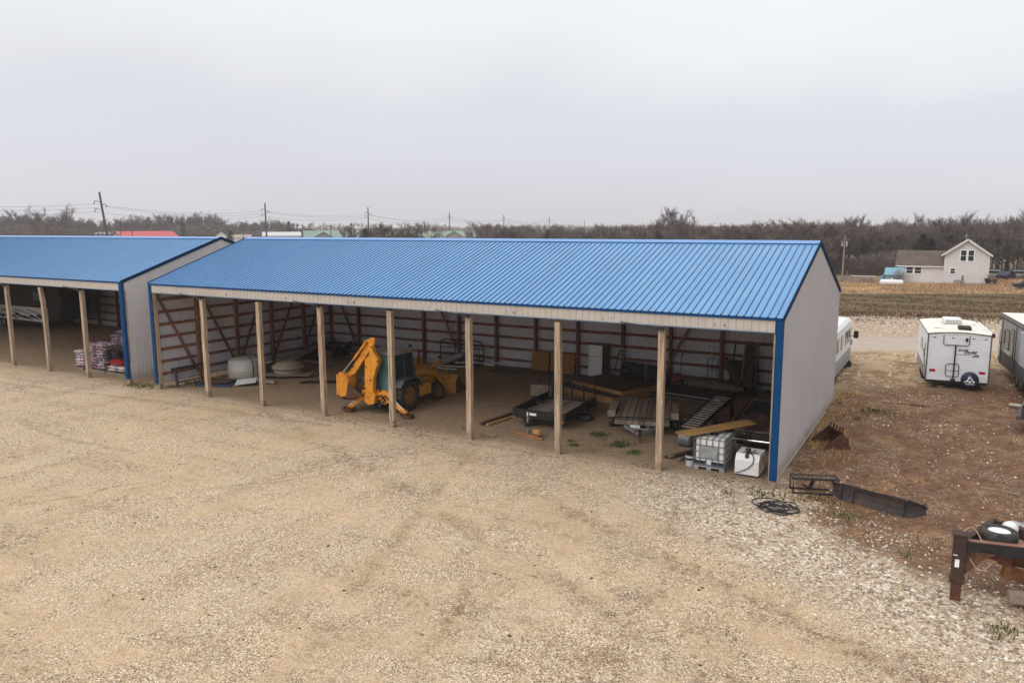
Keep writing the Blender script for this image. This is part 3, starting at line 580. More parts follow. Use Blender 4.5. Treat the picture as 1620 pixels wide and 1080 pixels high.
# cab
m_tealdark = pm('dark_teal_glass', (.022, .05, .052), .1, 0, .4, 2.5, stretch=(3, 3, .6))
fr = M(); X0, X1, Y0, Y1 = -.66, .68, -.72, .82; zt, zb = 2.50, .92
P_ = {'rl': ((X0, Y0-.12, zb), (X0+.06, Y0+.10, zt)), 'rr': ((X1, Y0-.12, zb), (X1-.06, Y0+.10, zt)), 'fl': ((X0, Y1, 1.2), (X0+.06, Y1-.18, zt)), 'fr': ((X1, Y1, 1.2), (X1-.06, Y1-.18, zt)), 'ml': ((X0, .12, zb+.3), (X0+.06, .1, zt)), 'mr': ((X1, .12, zb+.3), (X1-.06, .1, zt))}
for a, b in P_.values(): fr.beam(a, b, .09, .09)
fr.beam(P_['rl'][0], P_['rr'][0], .06, .08); fr.beam((X0+.06, Y0+.10, zt-.02), (X1-.06, Y0+.10, zt-.02), .06, .08); fr.beam((X0, Y0-.1, 1.42), (X0, Y1, 1.42), .05, .06); fr.beam((X1, Y0-.1, 1.42), (X1, Y1, 1.42), .05, .06); fr.beam((0, Y0-.11, zb), (0, Y0+.1, zt), .035, .035)
fr.obj('cab_frame', m_darkgrey, t, bevel=.008)
def quad(p, mat, name, par, th=.012):
    p = [Vector(q) for q in p]; n = (p[1]-p[0]).cross(p[2]-p[0]).normalized()*th; m = M(); m.add(p+[q+n for q in p], [(0, 1, 2, 3), (4, 7, 6, 5)]+[(i, (i+1) % 4, 4+(i+1) % 4, 4+i) for i in range(4)]); return m.obj(name, mat, par)
quad([(X0+.03, Y0-.115, zb), (X1-.03, Y0-.115, zb), (X1-.08, Y0+.105, zt-.04), (X0+.08, Y0+.105, zt-.04)], m_teal, 'rear_window', t)
for sx in (0, 1):
    x = X1 if sx else X0; i = -.05 if sx else .05
    quad([(x, Y0-.08, zb+.10), (x, .1, 1.10), (x+i, .1, zt-.04), (x+i, Y0+.12, zt-.04)], m_tealdark, 'side_window', t)
    quad([(x, .14, 1.30), (x, Y1, 1.30), (x+i, Y1-.18, zt-.04), (x+i, .12, zt-.04)], m_tealdark, 'side_window', t)
quad([(X0+.03, Y1+.01, 1.35), (X1-.03, Y1+.01, 1.35), (X1-.08, Y1-.17, zt-.04), (X0+.08, Y1-.17, zt-.04)], m_teal, 'windscreen', t)
m_roofcab = pm('sunfaded_cab_roof', (.26, .21, .18), .8, 0, .2, 3)
M().prism([(Y0-.02, 2.47), (Y0-.06, 2.56), (Y0+.06, 2.62), (Y1-.25, 2.64), (Y1-.10, 2.58), (Y1-.12, 2.47)], 'x', X0-.10, X1+.10).obj('cab_roof', m_roofcab, t, bevel=.02)
lt = M()
for x in (X0+.1, X1-.1): lt.box(x-.07, x+.07, Y0-.08, Y0-.02, 2.62, 2.70).box(x-.07, x+.07, Y1-.2, Y1-.12, 2.66, 2.76)
lt.tube([(.05, -.2, 2.62), (.02, -.25, 2.82), (.12, -.28, 2.93), (.2, -.25, 2.80), (.15, -.2, 2.62)], .012, 6); lt.obj('work_light', m_black, t)
M().box(-.2, .22, -.35, .1, 1.05, 1.6).box(-.2, .22, -.45, -.33, 1.5, 2.0).obj('operator_seat', m_dark, t, bevel=.03)
# hood, loader
M().prism([(.84, 1.0), (.84, 1.72), (2.3, 1.60), (2.72, 1.50), (2.80, 1.38), (2.80, .72), (.84, .72)], 'x', -.40, .40).obj('hood', m_yellow, t, bevel=.04)
gr = M(); [gr.box(-.34, .34, 2.80, 2.815, .8+i*.1, .85+i*.1) for i in range(6)]; gr.obj('grille', m_black, t)
M().tube([(.25, 1.7, 1.6), (.25, 1.7, 2.25), (.25, 1.62, 2.32)], .04, 10).obj('exhaust_pipe', m_rust, t)
for sx in (-1, 1):
    x = sx*.60
    M().prism([(.62, 1.28), (.66, 1.56), (1.5, 1.60), (2.5, 1.32), (3.35, .46), (3.22, .30), (2.35, 1.08), (1.45, 1.34)], 'x', x-.055, x+.055).obj('loader_arm', m_yellow, t, bevel=.012)
    M().beam((x*.93, 1.15, .9), (x*.93, 1.15, 1.6), .12, .16).beam((x*.93, .75, .8), (x*.93, 1.3, 1.5), .1, .1).obj('loader_tower', m_yellow, t, bevel=.01)
    m = M(); m.tube([(x, 1.2, 1.05), (x, 1.9, 1.15)], .055, 10); m.obj('hydraulic_cylinder', m_yellow, t, smooth=True)
    M().tube([(x, 1.9, 1.15), (x, 2.5, 1.2)], .028, 8).obj('cylinder_rod', m_chrome, t, smooth=True)
    m = M(); m.tube([(x, 2.2, 1.55), (x, 2.75, 1.75)], .05, 10).beam((x, 2.42, 1.25), (x+.0, 2.72, 1.86), .06, .12).beam((x, 2.78, 1.8), (x, 3.42, .98), .06, .08); m.obj('bucket_linkage', m_yellow, t)
bk = [(3.36, .12), (3.30, .30), (3.32, .70), (3.42, .95), (3.50, 1.0), (3.54, .97), (3.46, .72), (3.42, .35), (3.52, .16), (3.72, .11), (4.28, .10), (4.34, .07), (3.6, .07)]
M().prism(bk, 'x', -1.12, 1.12).obj('loader_bucket', m_yellow, t, bevel=.008); m = M(); sdp = [(3.36, .12), (3.30, .30), (3.32, .70), (3.5, .98), (4.0, .42), (4.28, .10)]
for x in (-1.15, 1.122): M().prism(sdp, 'x', x, x+.03).obj('bucket_side', m_rust, t)
# rear frame, stabilisers
M().box(-.8, .85, -1.02, -.86, .50, .92).box(-.5, .5, -.95, -.7, .4, 1.0).obj('rear_frame', m_orange, t, bevel=.02)
for sx, ex, ey in ((-1, -1.28, -1.28), (1, 1.62, -1.02)):
    a = Vector((sx*.72, -.98, .66)); b = Vector((ex, ey, .17))
    M().beam(a, b, .13, .17).obj('stabiliser_arm', m_orange, t, bevel=.01)
    c0 = Vector((sx*.66, -1.08, 1.0)) if sx > 0 else Vector((-.62, -1.12, .82)); mid = c0.lerp(b, .45); M().tube([c0, mid], .05, 10).obj('stabiliser_cylinder', m_orange, t, smooth=True)
    M().tube([mid, b+Vector((0, -.03, .06))], .026, 8).obj('stabiliser_rod', m_chrome, t, smooth=True)
    M().rbox((b.x+sx*.03, b.y, .07), (.50, .34, .07), rz=.1).rbox((b.x, b.y, .14), (.16, .2, .14)).rbox((b.x-.2, b.y, .12), (.05, .34, .12)).rbox((b.x+.22, b.y, .12), (.05, .34, .12)).obj('stabiliser_pad', m_rust, t)
# swing post, boom, stick, bucket fitted in the vertical plane y = 1.4
PY = 1.36; rel = lambda q: (q.x-BX, q.z-.02)
def zp(x, y): return 520+x*140/1008, 520+y*140/1008        # detail crop coordinates -> photo
def pl(pts, Y=PY): return [rel(wy(*zp(*p), Y)) for p in pts]
y_ = PY-BY
M().prism(pl([(428, 345), (475, 300), (480, 200), (505, 185), (525, 270), (578, 335), (582, 375), (548, 470), (525, 560), (520, 715), (545, 760), (530, 850), (470, 862), (430, 830), (420, 790), (426, 700)]), 'y', y_-.10, y_+.11).obj('boom', m_orange, t, bevel=.015)
M().prism(pl([(412, 135), (500, 96), (532, 104), (530, 165), (500, 215), (470, 250), (430, 320), (300, 515), (262, 525), (238, 500), (330, 350), (420, 205)]), 'y', y_-.07, y_+.07).obj('stick', m_orange, t, bevel=.012)
def z3(x, y, Y=PY): q = wy(*zp(x, y), Y); return Vector((q.x-BX, q.y-BY, q.z-.02))
M().tube([z3(425, 150, 1.20), z3(285, 345, 1.20)], .052, 12).obj('hydraulic_cylinder', m_orange, t, smooth=True)
M().tube([z3(285, 345, 1.20), z3(168, 488, 1.20)], .026, 10).obj('cylinder_rod', m_chrome, t, smooth=True)
M().beam(z3(125, 500), z3(262, 520), .16, .07).beam(z3(140, 500), z3(180, 620), .15, .06).beam(z3(262, 510), z3(240, 640), .17, .07).obj('bucket_link', m_orange, t, bevel=.01)
bp_ = pl([(132, 510), (140, 640), (146, 740), (200, 786), (320, 792), (418, 742), (330, 680), (275, 605), (250, 640), (245, 745), (190, 735), (175, 640), (170, 520)])
m = M().prism(pl([(132, 510), (138, 735), (175, 765), (250, 752), (268, 600), (262, 530), (200, 500)]), 'y', y_-.26, y_+.26); m.obj('bucket_back', m_orange, t, bevel=.01)
m = M(); o1 = pl([(262, 545), (250, 752), (148, 742), (200, 786), (320, 792), (418, 742)])
for a in (-.28, .25): m.prism(pl([(270, 600), (248, 750), (200, 786), (320, 792), (420, 742)]), 'y', y_+a, y_+a+.03)
m.prism(pl([(146, 742), (200, 786), (320, 792), (420, 742), (318, 778), (204, 772), (160, 735)]), 'y', y_-.28, y_+.28)
for q in range(4): m.beam(tuple(Vector((pl([(400, 748)])[0][0], y_-.24+q*.16, pl([(400, 748)])[0][1]))), tuple(Vector((pl([(440, 722)])[0][0], y_-.24+q*.16, pl([(440, 722)])[0][1]))), .05, .03)
m.obj('digging_bucket', m_rust, t, bevel=.006)
m = M(); a = z3(470, 850); m.lathe([(-.28, .13), (.34, .13)], (a.x+.16, a.y+.04, .54), 'z', 12); m.tube([z3(540, 780), z3(600, 760, 1.3), z3(640, 810, 1.45), z3(590, 870, 1.3)], .04, 8); m.tube([z3(560, 850, 1.3), z3(640, 760, 1.4), z3(690, 820, 1.5)], .03, 8); m.box(a.x-.02, a.x+.5, a.y+.1, a.y+.32, .26, .60); m.obj('swing_post', m_black, t, bevel=.01)
m = M()
for k_ in ((445, 428), (440, 672), (495, 578), (572, 368), (500, 205), (455, 155), (368, 300), (295, 428)):
    q = z3(*k_); m.lathe([(-.125, .034), (-.10, .034)], (q.x, q.y, q.z), 'y', 10)
m.obj('pivot_pin', m_black, t)
m = M(); 
for dx, dz in ((0, 0), (.05, .02), (.1, -.03)): m.tube([(.15+dx, -.95, .9), (.02+dx, -1.0, 1.4+dz), (.05+dx, -1.0, 2.2+dz), (.0+dx, -1.05, 2.6+dz)], .014, 6)
m.obj('hydraulic_hose', m_black, t)

# ------------------------------------------------------------ utility trailer with side rails and mesh gate
def gz(x, y): return HG(x, y)
A = Vector((18.73, 2.60)); ang = math.atan2(.10, 2.2)
t = T('utility_trailer', 'black railed utility trailer with an upright mesh tail gate, beside the sixth post', 'trailer', (19.8, 2.65, .02), .05)
w, L = 1.12, 3.35
m = M()
for x in (-w, w): m.box(x-.03, x+.03, 0, L, .66, .72).box(x-.03, x+.03, 0, L, .36, .46)
m.box(-w, w, -.03, .03, .66, .72).box(-w, w, -.03, .05, .36, .46).box(-w, w, L-.05, L+.05, .36, .46)
for y in (.05, L*.33, L*.66, L-.05):
    for x in (-w, w): m.box(x-.025, x+.025, y-.025, y+.025, .40, .70)
for y in np.linspace(.4, L-.3, 6): m.box(-w, w, y-.03, y+.03, .33, .38)
m.obj('frame', m_black, t, bevel=.004)
m = M().box(-w+.01, w-.01, -.012, .012, .44, .67); m.obj('front_panel', m_black, t)
for x in (-w, w): M().box(x-.012, x+.012, .02, L, .44, .67).obj('side_panel', m_black, t)
m = M(); [m.box(-w+.05+i*.245, -w+.05+i*.245+.235, .05, L-.05, .40+.002*(i % 2), .435+.002*(i % 2)) for i in range(9)]; m.obj('deck_boards', m_deck, t)
m = M(); m.tube([(-w+.05, L, .46), (-w+.05, L, 1.55), (w-.05, L, 1.55), (w-.05, L, .46), (-w+.05, L, .46)], .034, 6)
for x in (-.55, 0, .55): m.tube([(x, L, .46), (x, L, 1.55)], .026, 6)
m.tube([(-w, L, 1.0), (w, L, 1.0)], .014, 6)
m.obj('tail_gate', m_black, t)
m = M()
for i in range(28): x = -w+.06+i*(2*w-.12)/27; m.box(x-.006, x+.006, L-.003, L+.001, .48, 1.53)
for i in range(14): z = .5+i*.078; m.box(-w+.05, w-.05, L+.0015, L+.005, z-.006, z+.006)
m.obj('gate_mesh', m_black, t)
m = M(); m.beam((-.7, .05, .38), (0, -.95, .36), .06, .10).beam((.7, .05, .38), (0, -.95, .36), .06, .10); m.box(-.05, .05, -1.12, -.9, .33, .43); m.obj('tongue', m_black, t)
M().tube([(-.1, -.75, .02), (-.1, -.75, .62)], .03, 8).tube([(-.1, -.75, .6), (.02, -.8, .6)], .012, 6).box(-.18, -.02, -.83, -.67, 0.0, .03).obj('tongue_jack', m_steel, t)
M().box(-.38, -.08, -.021, -.014, .50, .60).obj('number_plate', m_wpaint, t); M().box(-.50, -.44, -.021, -.014, .46, .62).obj('reflector', m_wpaint, t)
for sx in (-1, 1):
    wheel(t, (sx*1.0, 2.15, .33), .33, .2, rim=m_whitep); M().prism([(1.72, .42), (1.78, .62), (2.0, .72), (2.3, .72), (2.52, .62), (2.58, .42), (2.54, .42), (2.48, .59), (2.28, .69), (2.02, .69), (1.82, .59), (1.76, .42)], 'x', sx*1.13-.10, sx*1.13+.09).obj('fender', m_black, t)
    M().box(sx*1.05-.04, sx*1.05+.04, -.05, -.03, .34, .40).obj('marker_light', m_amber, t)
q = gp(925, 664)
o = M().lathe([(0, .18), (0, .29), (.05, .335), (.14, .34), (.20, .29), (.20, .18)], (q.x, q.y, HG(q.x, q.y)+.01), 'z', 28).obj('tyre', m_rubber, smooth=True); tag(o, 'bare black tyre lying flat on the dirt beside the railed trailer wheel', 'tyre')

# ------------------------------------------------------------ flatbed trailer with plank deck
fl = Vector((22.7, 3.21)); frt = Vector((24.71, 3.91)); rz = math.atan2(frt.y-fl.y, frt.x-fl.x)*.9; mid = (fl+frt)/2; w = 1.03; L = 3.7
t = T('flatbed_trailer', 'flat wooden-decked trailer pointing its hitch out between the last two posts', 'trailer', (mid.x, mid.y, .05), rz)
m = M(); m.box(-w, w, .12, .2, .40, .55).box(-w, w, L-.1, L, .40, .55)
for x in (-w+.03, w-.03, -.4, .4): m.box(x-.03, x+.03, .1, L, .38, .54)
m.obj('frame', m_black, t, bevel=.005)
m = M(); pw = 2*w/9
for i in range(9):
    x = -w+i*pw; m.rbox((x+pw/2, .2+(L-.2)/2, .585+random.uniform(-.004, .004)), (pw-.030, L-.2, .04), ry=random.uniform(-.01, .01))
m.obj('deck_boards', m_deck, t, bevel=.004)
m = M(); [m.rbox((-w+pw/2+i*pw, .02, .50), (pw-.02, .34, .035), rx=.22) for i in range(9)]; m.obj('front_apron', m_deck, t)
m = M(); m.box(-w-.04, w+.04, .16, .20, .62, .66)
for x in (-.55, -.0, .55): m.box(x-.02, x+.02, .14, .18, .38, .78 if x == 0 else .63)
m.obj('front_rail', m_black, t)
M().box(-.42, -.05, -.20, -.185, .33, .45).obj('number_plate', m_wpaint, t); M().box(.16, .34, -.2, -.185, .30, .46).obj('control_box', m_darkgrey, t)
m = M(); m.beam((-.62, -.05, .36), (-.04, -.95, .33), .07, .12).beam((.62, -.05, .36), (.04, -.95, .33), .07, .12).beam((-.4, -.38, .36), (.4, -.38, .36), .05, .05); m.obj('tongue', m_steel, t, bevel=.004)
M().box(-.06, .06, -1.15, -.88, .29, .40).obj('coupler', m_black, t, bevel=.02); M().rbox((-.18, -.82, .36), (.12, .04, .05), rz=-1).obj('reflector', m_redlens, t)
M().tube([(.0, -1.0, .02), (.0, -1.0, .4)], .035, 8).tube([(-.1, -1.05, .25), (-.2, -1.2, .02), (-.1, -1.3, .03)], .012, 6).obj('safety_chain', m_rust, t)
for sx in (-1, 1):
    for yy in (1.15, 2.0): wheel(t, (sx*1.20, yy, .34), .35, .23, rim=m_darkgrey)
    M().prism([(.70, .50), (.74, .74), (2.4, .74), (2.46, .50), (2.42, .50), (2.36, .70), (.78, .70), (.74, .50)], 'x', sx*1.2-.15, sx*1.2+.15).obj('fender', m_oldwood, t)

# ------------------------------------------------------------ old car
t = T('old_sedan', 'dusty dark maroon sedan nosed towards the yard behind the white fuel tank', 'car', (27.98, 3.45, .04), .03)
m_car = pm('dusty_maroon_paint', (.06, .03, .026), .5, 0, .2, 3, dirt=(.17, .11, .09), dsc=1.6, damt=.7, coat=.25)
w = .93
sec = [(0, .50, .80, .74), (.12, .32, .86, .88), (.6, .28, .90, .92), (1.5, .28, .96, .93), (1.75, .28, .98, .93), (3.5, .28, .98, .93), (4.2, .28, .97, .93), (5.0, .30, .90, .90), (5.2, .45, .80, .84)]
m = M(); vs = []; k = 10
for y, z0, z1, ww in sec:
    vs += [(-ww*.9, y, z0), (-ww, y, z0+.12), (-ww*1.01, y, (z0+z1)/2), (-ww*.97, y, z1-.07), (-ww*.86, y, z1), (-.3, y, z1+.02), (.3, y, z1+.02), (ww*.86, y, z1), (ww*.97, y, z1-.07), (ww*1.01, y, (z0+z1)/2), (ww, y, z0+.12), (ww*.9, y, z0)]
k = 12; fs = [tuple(range(k))[::-1], tuple(range(len(vs)-k, len(vs)))]
for i in range(len(sec)-1): fs += [(i*k+j, i*k+(j+1) % k, (i+1)*k+(j+1) % k, (i+1)*k+j) for j in range(k)]
m.add(vs, fs); m.obj('body', m_car, t, smooth=True, ang=30)
m = M(); rf = [(1.62, .96, .80), (2.35, 1.36, .62), (3.0, 1.41, .62), (3.6, 1.36, .62), (4.35, .97, .78)]
gh = [(-.80, 1.62, .95), (.80, 1.62, .95), (.62, 2.35, 1.37), (-.62, 2.35, 1.37), (-.62, 3.6, 1.36), (.62, 3.6, 1.36), (.78, 4.4, .95), (-.78, 4.4, .95), (0, 3.0, 1.43)]
m.add([(-.62, 2.32, 1.36), (.62, 2.32, 1.36), (.66, 3.0, 1.39), (.62, 3.62, 1.35), (-.62, 3.62, 1.35), (-.66, 3.0, 1.39), (0, 2.32, 1.40), (0, 3.0, 1.44), (0, 3.62, 1.39)]+[(-.63, 2.32, 1.33), (.63, 2.32, 1.33), (.67, 3.0, 1.36), (.63, 3.62, 1.32), (-.63, 3.62, 1.32), (-.67, 3.0, 1.36)],
      [(0, 6, 7, 5), (6, 1, 2, 7), (5, 7, 8, 4), (7, 2, 3, 8), (0, 9, 10, 1, 6), (1, 10, 11, 2), (2, 11, 12, 3), (3, 12, 13, 4, 8), (4, 13, 14, 5), (5, 14, 9, 0)])
for a, b in (((-.84, 1.62, .96), (-.62, 2.34, 1.36)), ((.84, 1.62, .96), (.62, 2.34, 1.36)), ((-.82, 4.4, .96), (-.62, 3.6, 1.34)), ((.82, 4.4, .96), (.62, 3.6, 1.34)), ((-.86, 3.0, .96), (-.65, 3.0, 1.36)), ((.86, 3.0, .96), (.65, 3.0, 1.36))): m.beam(a, b, .06, .05)
m.obj('roof', m_car, t, smooth=True, ang=30)
quad([(-.80, 1.66, .96), (.80, 1.66, .96), (.60, 2.34, 1.35), (-.60, 2.34, 1.35)], m_glass, 'windscreen', t)
quad([(-.78, 4.36, .96), (.78, 4.36, .96), (.60, 3.64, 1.34), (-.60, 3.64, 1.34)], m_glass, 'rear_window', t)
for sx in (-1, 1): quad([(sx*.85, 1.75, .96), (sx*.85, 4.2, .96), (sx*.645, 3.6, 1.34), (sx*.645, 2.4, 1.35)], m_glass, 'side_window', t)
m = M(); m.box(-.72, .72, -.03, .02, .55, .74)
m.obj('grille', m_black, t); m = M(); m.box(-.74, .74, -.045, .0, .745, .77).box(-.74, .74, -.045, 0, .525, .545)
for i in range(3): m.box(-.4, .4, -.04, -.03, .59+i*.045, .597+i*.045)
m.obj('grille_trim', m_chrome, t)
for x in (-.63, -.48, .48, .63): M().lathe([(-.06, .001), (-.055, .045), (-.04, .062), (-.02, .068)], (x, 0, .65), 'y', 16).obj('headlight', m_chrome, t, smooth=True)
M().box(-.88, .88, -.13, -.02, .38, .49).obj('front_bumper', m_chrome, t, bevel=.03)
for sx in (-1, 1):
    for yy in (.95, 4.1): wheel(t, (sx*.80, yy, .31), .32, .2, rim=m_steel)
o = M().lathe([(-.13, .001), (-.10, .09), (0, .15), (.10, .09), (.13, .001)], (28.55, 5.18, 1.08), 'x', 14).obj('cloth_bundle', m_whitep, smooth=True); tag(o, 'small pale bundle resting at the foot of the old sedan windscreen', 'bundle')

# ------------------------------------------------------------ tote tank, bucket, fuel tank, plank
ix0, ix1, iy0, iy1 = 26.52, 27.52, .85, 2.02; g0 = HG(27, 1.2)
t = T('caged_liquid_tote', 'white liquid tote in a galvanised cage, planks laid across its top', 'tote tank', ((ix0+ix1)/2, iy0, g0+.0))
m = M(); hw = .5; dp = 1.17
m.box(-hw+.04, hw-.04, .04, dp-.04, .17, 1.06); m.obj('tank', pm('milky_polyethylene', (.80, .80, .79), .35, 0, .06, 2, dirt=(.5, .5, .46), dsc=2), t, bevel=.06)
M().lathe([(1.06, .13), (1.10, .13), (1.12, .12)], (0, .6, 0), 'z', 20).obj('lid', m_black, t, smooth=True)
M().box(-hw+.035, -.12, .03, .05, .19, .31).box(.06, hw-.035, .03, .05, .19, .31).obj('valve_recess', m_navy, t)
m = M()
for i in range(5):
    z = .19+i*.215
    m.tube([(-hw, 0, z), (hw, 0, z), (hw, dp, z), (-hw, dp, z), (-hw, 0, z)], .0155, 6)
for i in range(6):
    x = -hw+i*.2; m.tube([(x, 0, .14), (x, 0, 1.07), (x, dp, 1.07), (x, dp, .14)], .0145, 6)
for i in range(1, 6):
    for x in (-hw, hw): m.tube([(x, i*dp/6, .14), (x, i*dp/6, 1.07)], .011, 6)
for y in (.35, .82): m.tube([(-hw, y, 1.075), (hw, y, 1.075)], .016, 6)
m.obj('cage', m_cage, t)
M().box(-.33, .27, -.022, -.014, .42, .80).obj('label_plate', pm('worn_zinc_plate', (.30, .31, .31), .55, .3, .25, 4), t)
m = M(); m.box(-hw, hw, 0, dp, .10, .145)
for x in (-.42, 0, .42):
    for y in (.08, dp/2, dp-.08): m.box(x-.08, x+.08, y-.08, y+.08, 0, .10)
for x in (-.42, 0, .42): m.box(x-.06, x+.06, 0, dp, -.01, .015)
m.obj('pallet_base', m_steel, t, bevel=.006)
q = gp(1090, 737); t = T('plastic_pail', 'small white pail with a navy band and black rim, left of the caged tote', 'bucket', (q.x, q.y+.1, HG(q.x, q.y)))
M().lathe([(0, .135), (.02, .14), (.34, .16), (.36, .165), (.37, .15), (.1, .12)], (0, 0, 0), 'z', 24).obj('pail', m_whitep, t, smooth=True)
M().lathe([(.355, .168), (.385, .168), (.395, .15)], (0, 0, 0), 'z', 24).obj('rim', m_black, t); M().lathe([(.20, .1535), (.28, .1575)], (0, 0, 0), 'z', 24).obj('label_band', m_navy, t)
M().tube([(-.165, 0, .33), (-.13, -.12, .2), (0, -.17, .14), (.13, -.12, .2), (.165, 0, .33)], .004, 5).obj('handle', m_steel, t)
t = T('fuel_transfer_tank', 'white steel fuel tank with a sloping front and hand pump, at the end post', 'fuel tank', (28.22, .86, HG(28.2, .9)+.01), .0)
m = M().prism([(0, .06), (0, .52), (.15, .70), (.90, .70), (.90, .06)], 'x', -.37, .37); m.obj('tank', m_white, t, bevel=.006)
M().box(-.35, -.25, .05, .8, 0, .06).box(.25, .35, .05, .8, 0, .06).obj('skid', m_darkgrey, t)
M().lathe([(.0, .06), (.10, .06), (.12, .09), (.20, .09), (.22, .03)], (-.02, .22, .655), 'z', 14).box(-.06, .02, .10, .2, .69, .83).tube([(-.02, .2, .82), (.04, .1, .92), (.06, .08, .95)], .012, 6).box(-.07, .03, .02, .10, .60, .70).obj('pump', pm('brown_pump_iron', (.07, .05, .04), .5, .3, .2, 8), t, bevel=.008)
M().lathe([(.0, .045), (.06, .045), (.07, .001)], (.1, .6, .66), 'z', 12).obj('filler_cap', m_rust, t)
M().tube([(.02, .18, .76), (.14, .10, .72), (.21, .0, .62), (.19, -.03, .46), (.06, -.04, .30), (-.1, -.04, .20), (-.24, -.05, .13), (-.33, -.05, .11)], .014, 8).tube([(.02, .2, .78), (.2, .35, .72), (.33, .5, .67), (.37, .62, .5), (.37, .7, .3)], .014, 8).tube([(-.05, .2, .75), (-.2, .25, .70), (-.36, .3, .66), (-.37, .25, .5)], .012, 8).obj('hose', m_black, t, smooth=True)
a = wy(1085, 698, .72); b = wy(1183, 662, 3.55)
p0 = Vector((26.25, .55, 1.16)); d = Vector((1.75, 2.4, .10)); dn = d.normalized()
pm_pl = pm('yellowing_plank', (.36, .22, .075), .75, 0, .25, 2, dirt=(.44, .17, .07), dsc=3, damt=.6, stretch=(.6, 3, 3))
o = M().beam(p0+Vector((-.23, .14, 0)), p0+Vector((-.23, .14, 0))+dn*2.95, .27, .045).obj('plank', pm_pl, bevel=.004); tag(o, 'yellowed plank across the caged tote, the one farther from the yard corner', 'plank')
o = M().beam(p0+Vector((.0, -.04, 0)), p0+Vector((.0, -.04, 0))+dn*2.9, .25, .045).obj('plank', pm_pl, bevel=.004); tag(o, 'reddish worn plank across the caged tote, nearest the yard', 'plank')
q = gp(1110, 702); 
for i in range(6):
    a = Vector((25.35+i*.16, 1.35+random.uniform(-.1, .1), .06+.05*(i % 3))); b = a+Vector((1.25, 1.9+random.uniform(-.2, .3), .16)); 
    o = M().beam(a, b, random.uniform(.09, .16), .05).obj('scrap_board', m_oldwood if i % 2 else m_darkwood, bevel=.003); tag(o, 'old grey board in the loose pile behind the small pail', 'board', 'loose boards behind the pail')

# ------------------------------------------------------------ slatted metal steps lying on boards
a = Vector((25.55, 3.35, .62)); b = Vector((25.85, 7.0, 1.10)); 
t = T('slatted_metal_ramp', 'long metal ramp with pale cross rungs, lying aslant left of the sedan', 'ramp', (25.6, 3.3, .1))
dd = (b-a).normalized(); sd_ = dd.cross(Vector((0, 0, 1))).normalized(); m = M(); loc = Vector((25.6, 3.3, .1))
for s_ in (-1, 1): m.beam(a+sd_*.33*s_-loc, b+sd_*.33*s_-loc, .05, .11)
m.obj('side_rail', m_black, t)
m = M()
for i in range(15): c = a.lerp(b, (i+.5)/15)-loc; m.beam(c-sd_*.31+Vector((0, 0, .02)), c+sd_*.31+Vector((0, 0, .02)), .09, .02)
m.obj('rungs', pm('pale_tread', (.40, .37, .35), .5, .3, .2, 6), t)
o = M().box(24.95, 26.1, 4.6, 5.3, .1, .66).obj('timber_crib', m_darkwood, bevel=.02); tag(o, 'dark timber crib under the lower half of the slatted metal ramp', 'timber crib')
o = M().box(25.3, 26.3, 6.2, 6.9, .15, .90).obj('timber_crib', m_darkwood, bevel=.02); tag(o, 'dark timber crib under the raised far end of the slatted metal ramp', 'timber crib')
for i in range(3):
    a2 = Vector((26.35+i*.12, 4.5+i*.3, .35+i*.1)); o = M().beam(a2, a2+Vector((.25, 4.6, .35)), .12, .07).obj('scrap_board', m_darkwood); tag(o, 'dark board stacked between the metal ramp and the sedan', 'board', 'dark boards by the ramp')
q = gp(1098, 690); m = M(); cc = Vector((25.55, 3.1, .32))
m.lathe([(-.22, .27), (-.20, .29), (.20, .29), (.22, .27), (.19, .275), (-.19, .275)], cc, 'x', 28, cap=False); o = m.obj('metal_drum', m_cage, smooth=True); tag(o, 'short grey drum shell tipped on its side behind the tote planks', 'drum')
# ------------------------------------------------------------ left end of the long shed
def G3(x, y, d=0): return (x, y, HG(x, y)+d)
t = T('steel_rack_frame', 'low grey steel frame on two legs, leaning by the left inner wall', 'rack', G3(.55, .75), 0)
m = M(); m.beam((0, 0, .0), (-.12, .0, .98), .10, .12).beam((0, 1.75, 0), (-.12, 1.75, .98), .10, .12); m.obj('leg', m_darkgrey, t)
M().beam((-.12, -.2, .93), (-.12, 1.8, .93), .10, .10).beam((-.04, 0, .25), (-.04, 1.75, .25), .05, .05).obj('top_rail', m_black, t)
m = M()
for i in range(5): m.beam((.35, .3+i*.5, .0), (.05, .3+i*.5, .55), .025, .025)
m.beam((.35, .3, .02), (.35, 2.4, .02), .03, .03).beam((.05, .3, .55), (.05, 2.4, .55), .03, .03); o = m.obj('brass_rod_rack', pm('tarnished_rod', (.20, .17, .10), .6), None); o.location = (o.location[0]+.9, o.location[1]+.9, HG(1, 1.5)); tag(o, 'thin tarnished rod frame standing on the weeds by the leaning steel rack', 'rod frame')
t = T('pallet', 'dark pallet topped with flat brown boards, behind the second front post', 'pallet', G3(1.75, 2.2), .45)
def pallet_parts(t, w=1.2, d=1.0, h=.14, mat=m_oldwood):
    m = M()
    for y in (-d/2+.05, 0, d/2-.05): m.box(-w/2, w/2, y-.05, y+.05, 0, h-.02)
    m.obj('runner', mat, t)
    m = M(); n = 7
    for i in range(n): x = -w/2+.05+i*(w-.1)/(n-1); m.box(x-.045, x+.045, -d/2, d/2, h-.018, h)
    m.obj('top_slats', mat, t)
pallet_parts(t, 1.9, 1.3, .13, pm('blue_grey_pallet', (.03, .05, .07), .7))
m = M(); [m.rbox((-.3+.06*i, -.35+.2*i, .16+.012*i), (1.5, .17, .02), rz=.05*i) for i in range(4)]; o = m.rot(.45).obj('board_layer', m_darkwood, None); o.location = (1.75, 2.25, HG(1.75, 2.2)+.15); tag(o, 'flat reddish brown boards spread over the dark pallet', 'boards')
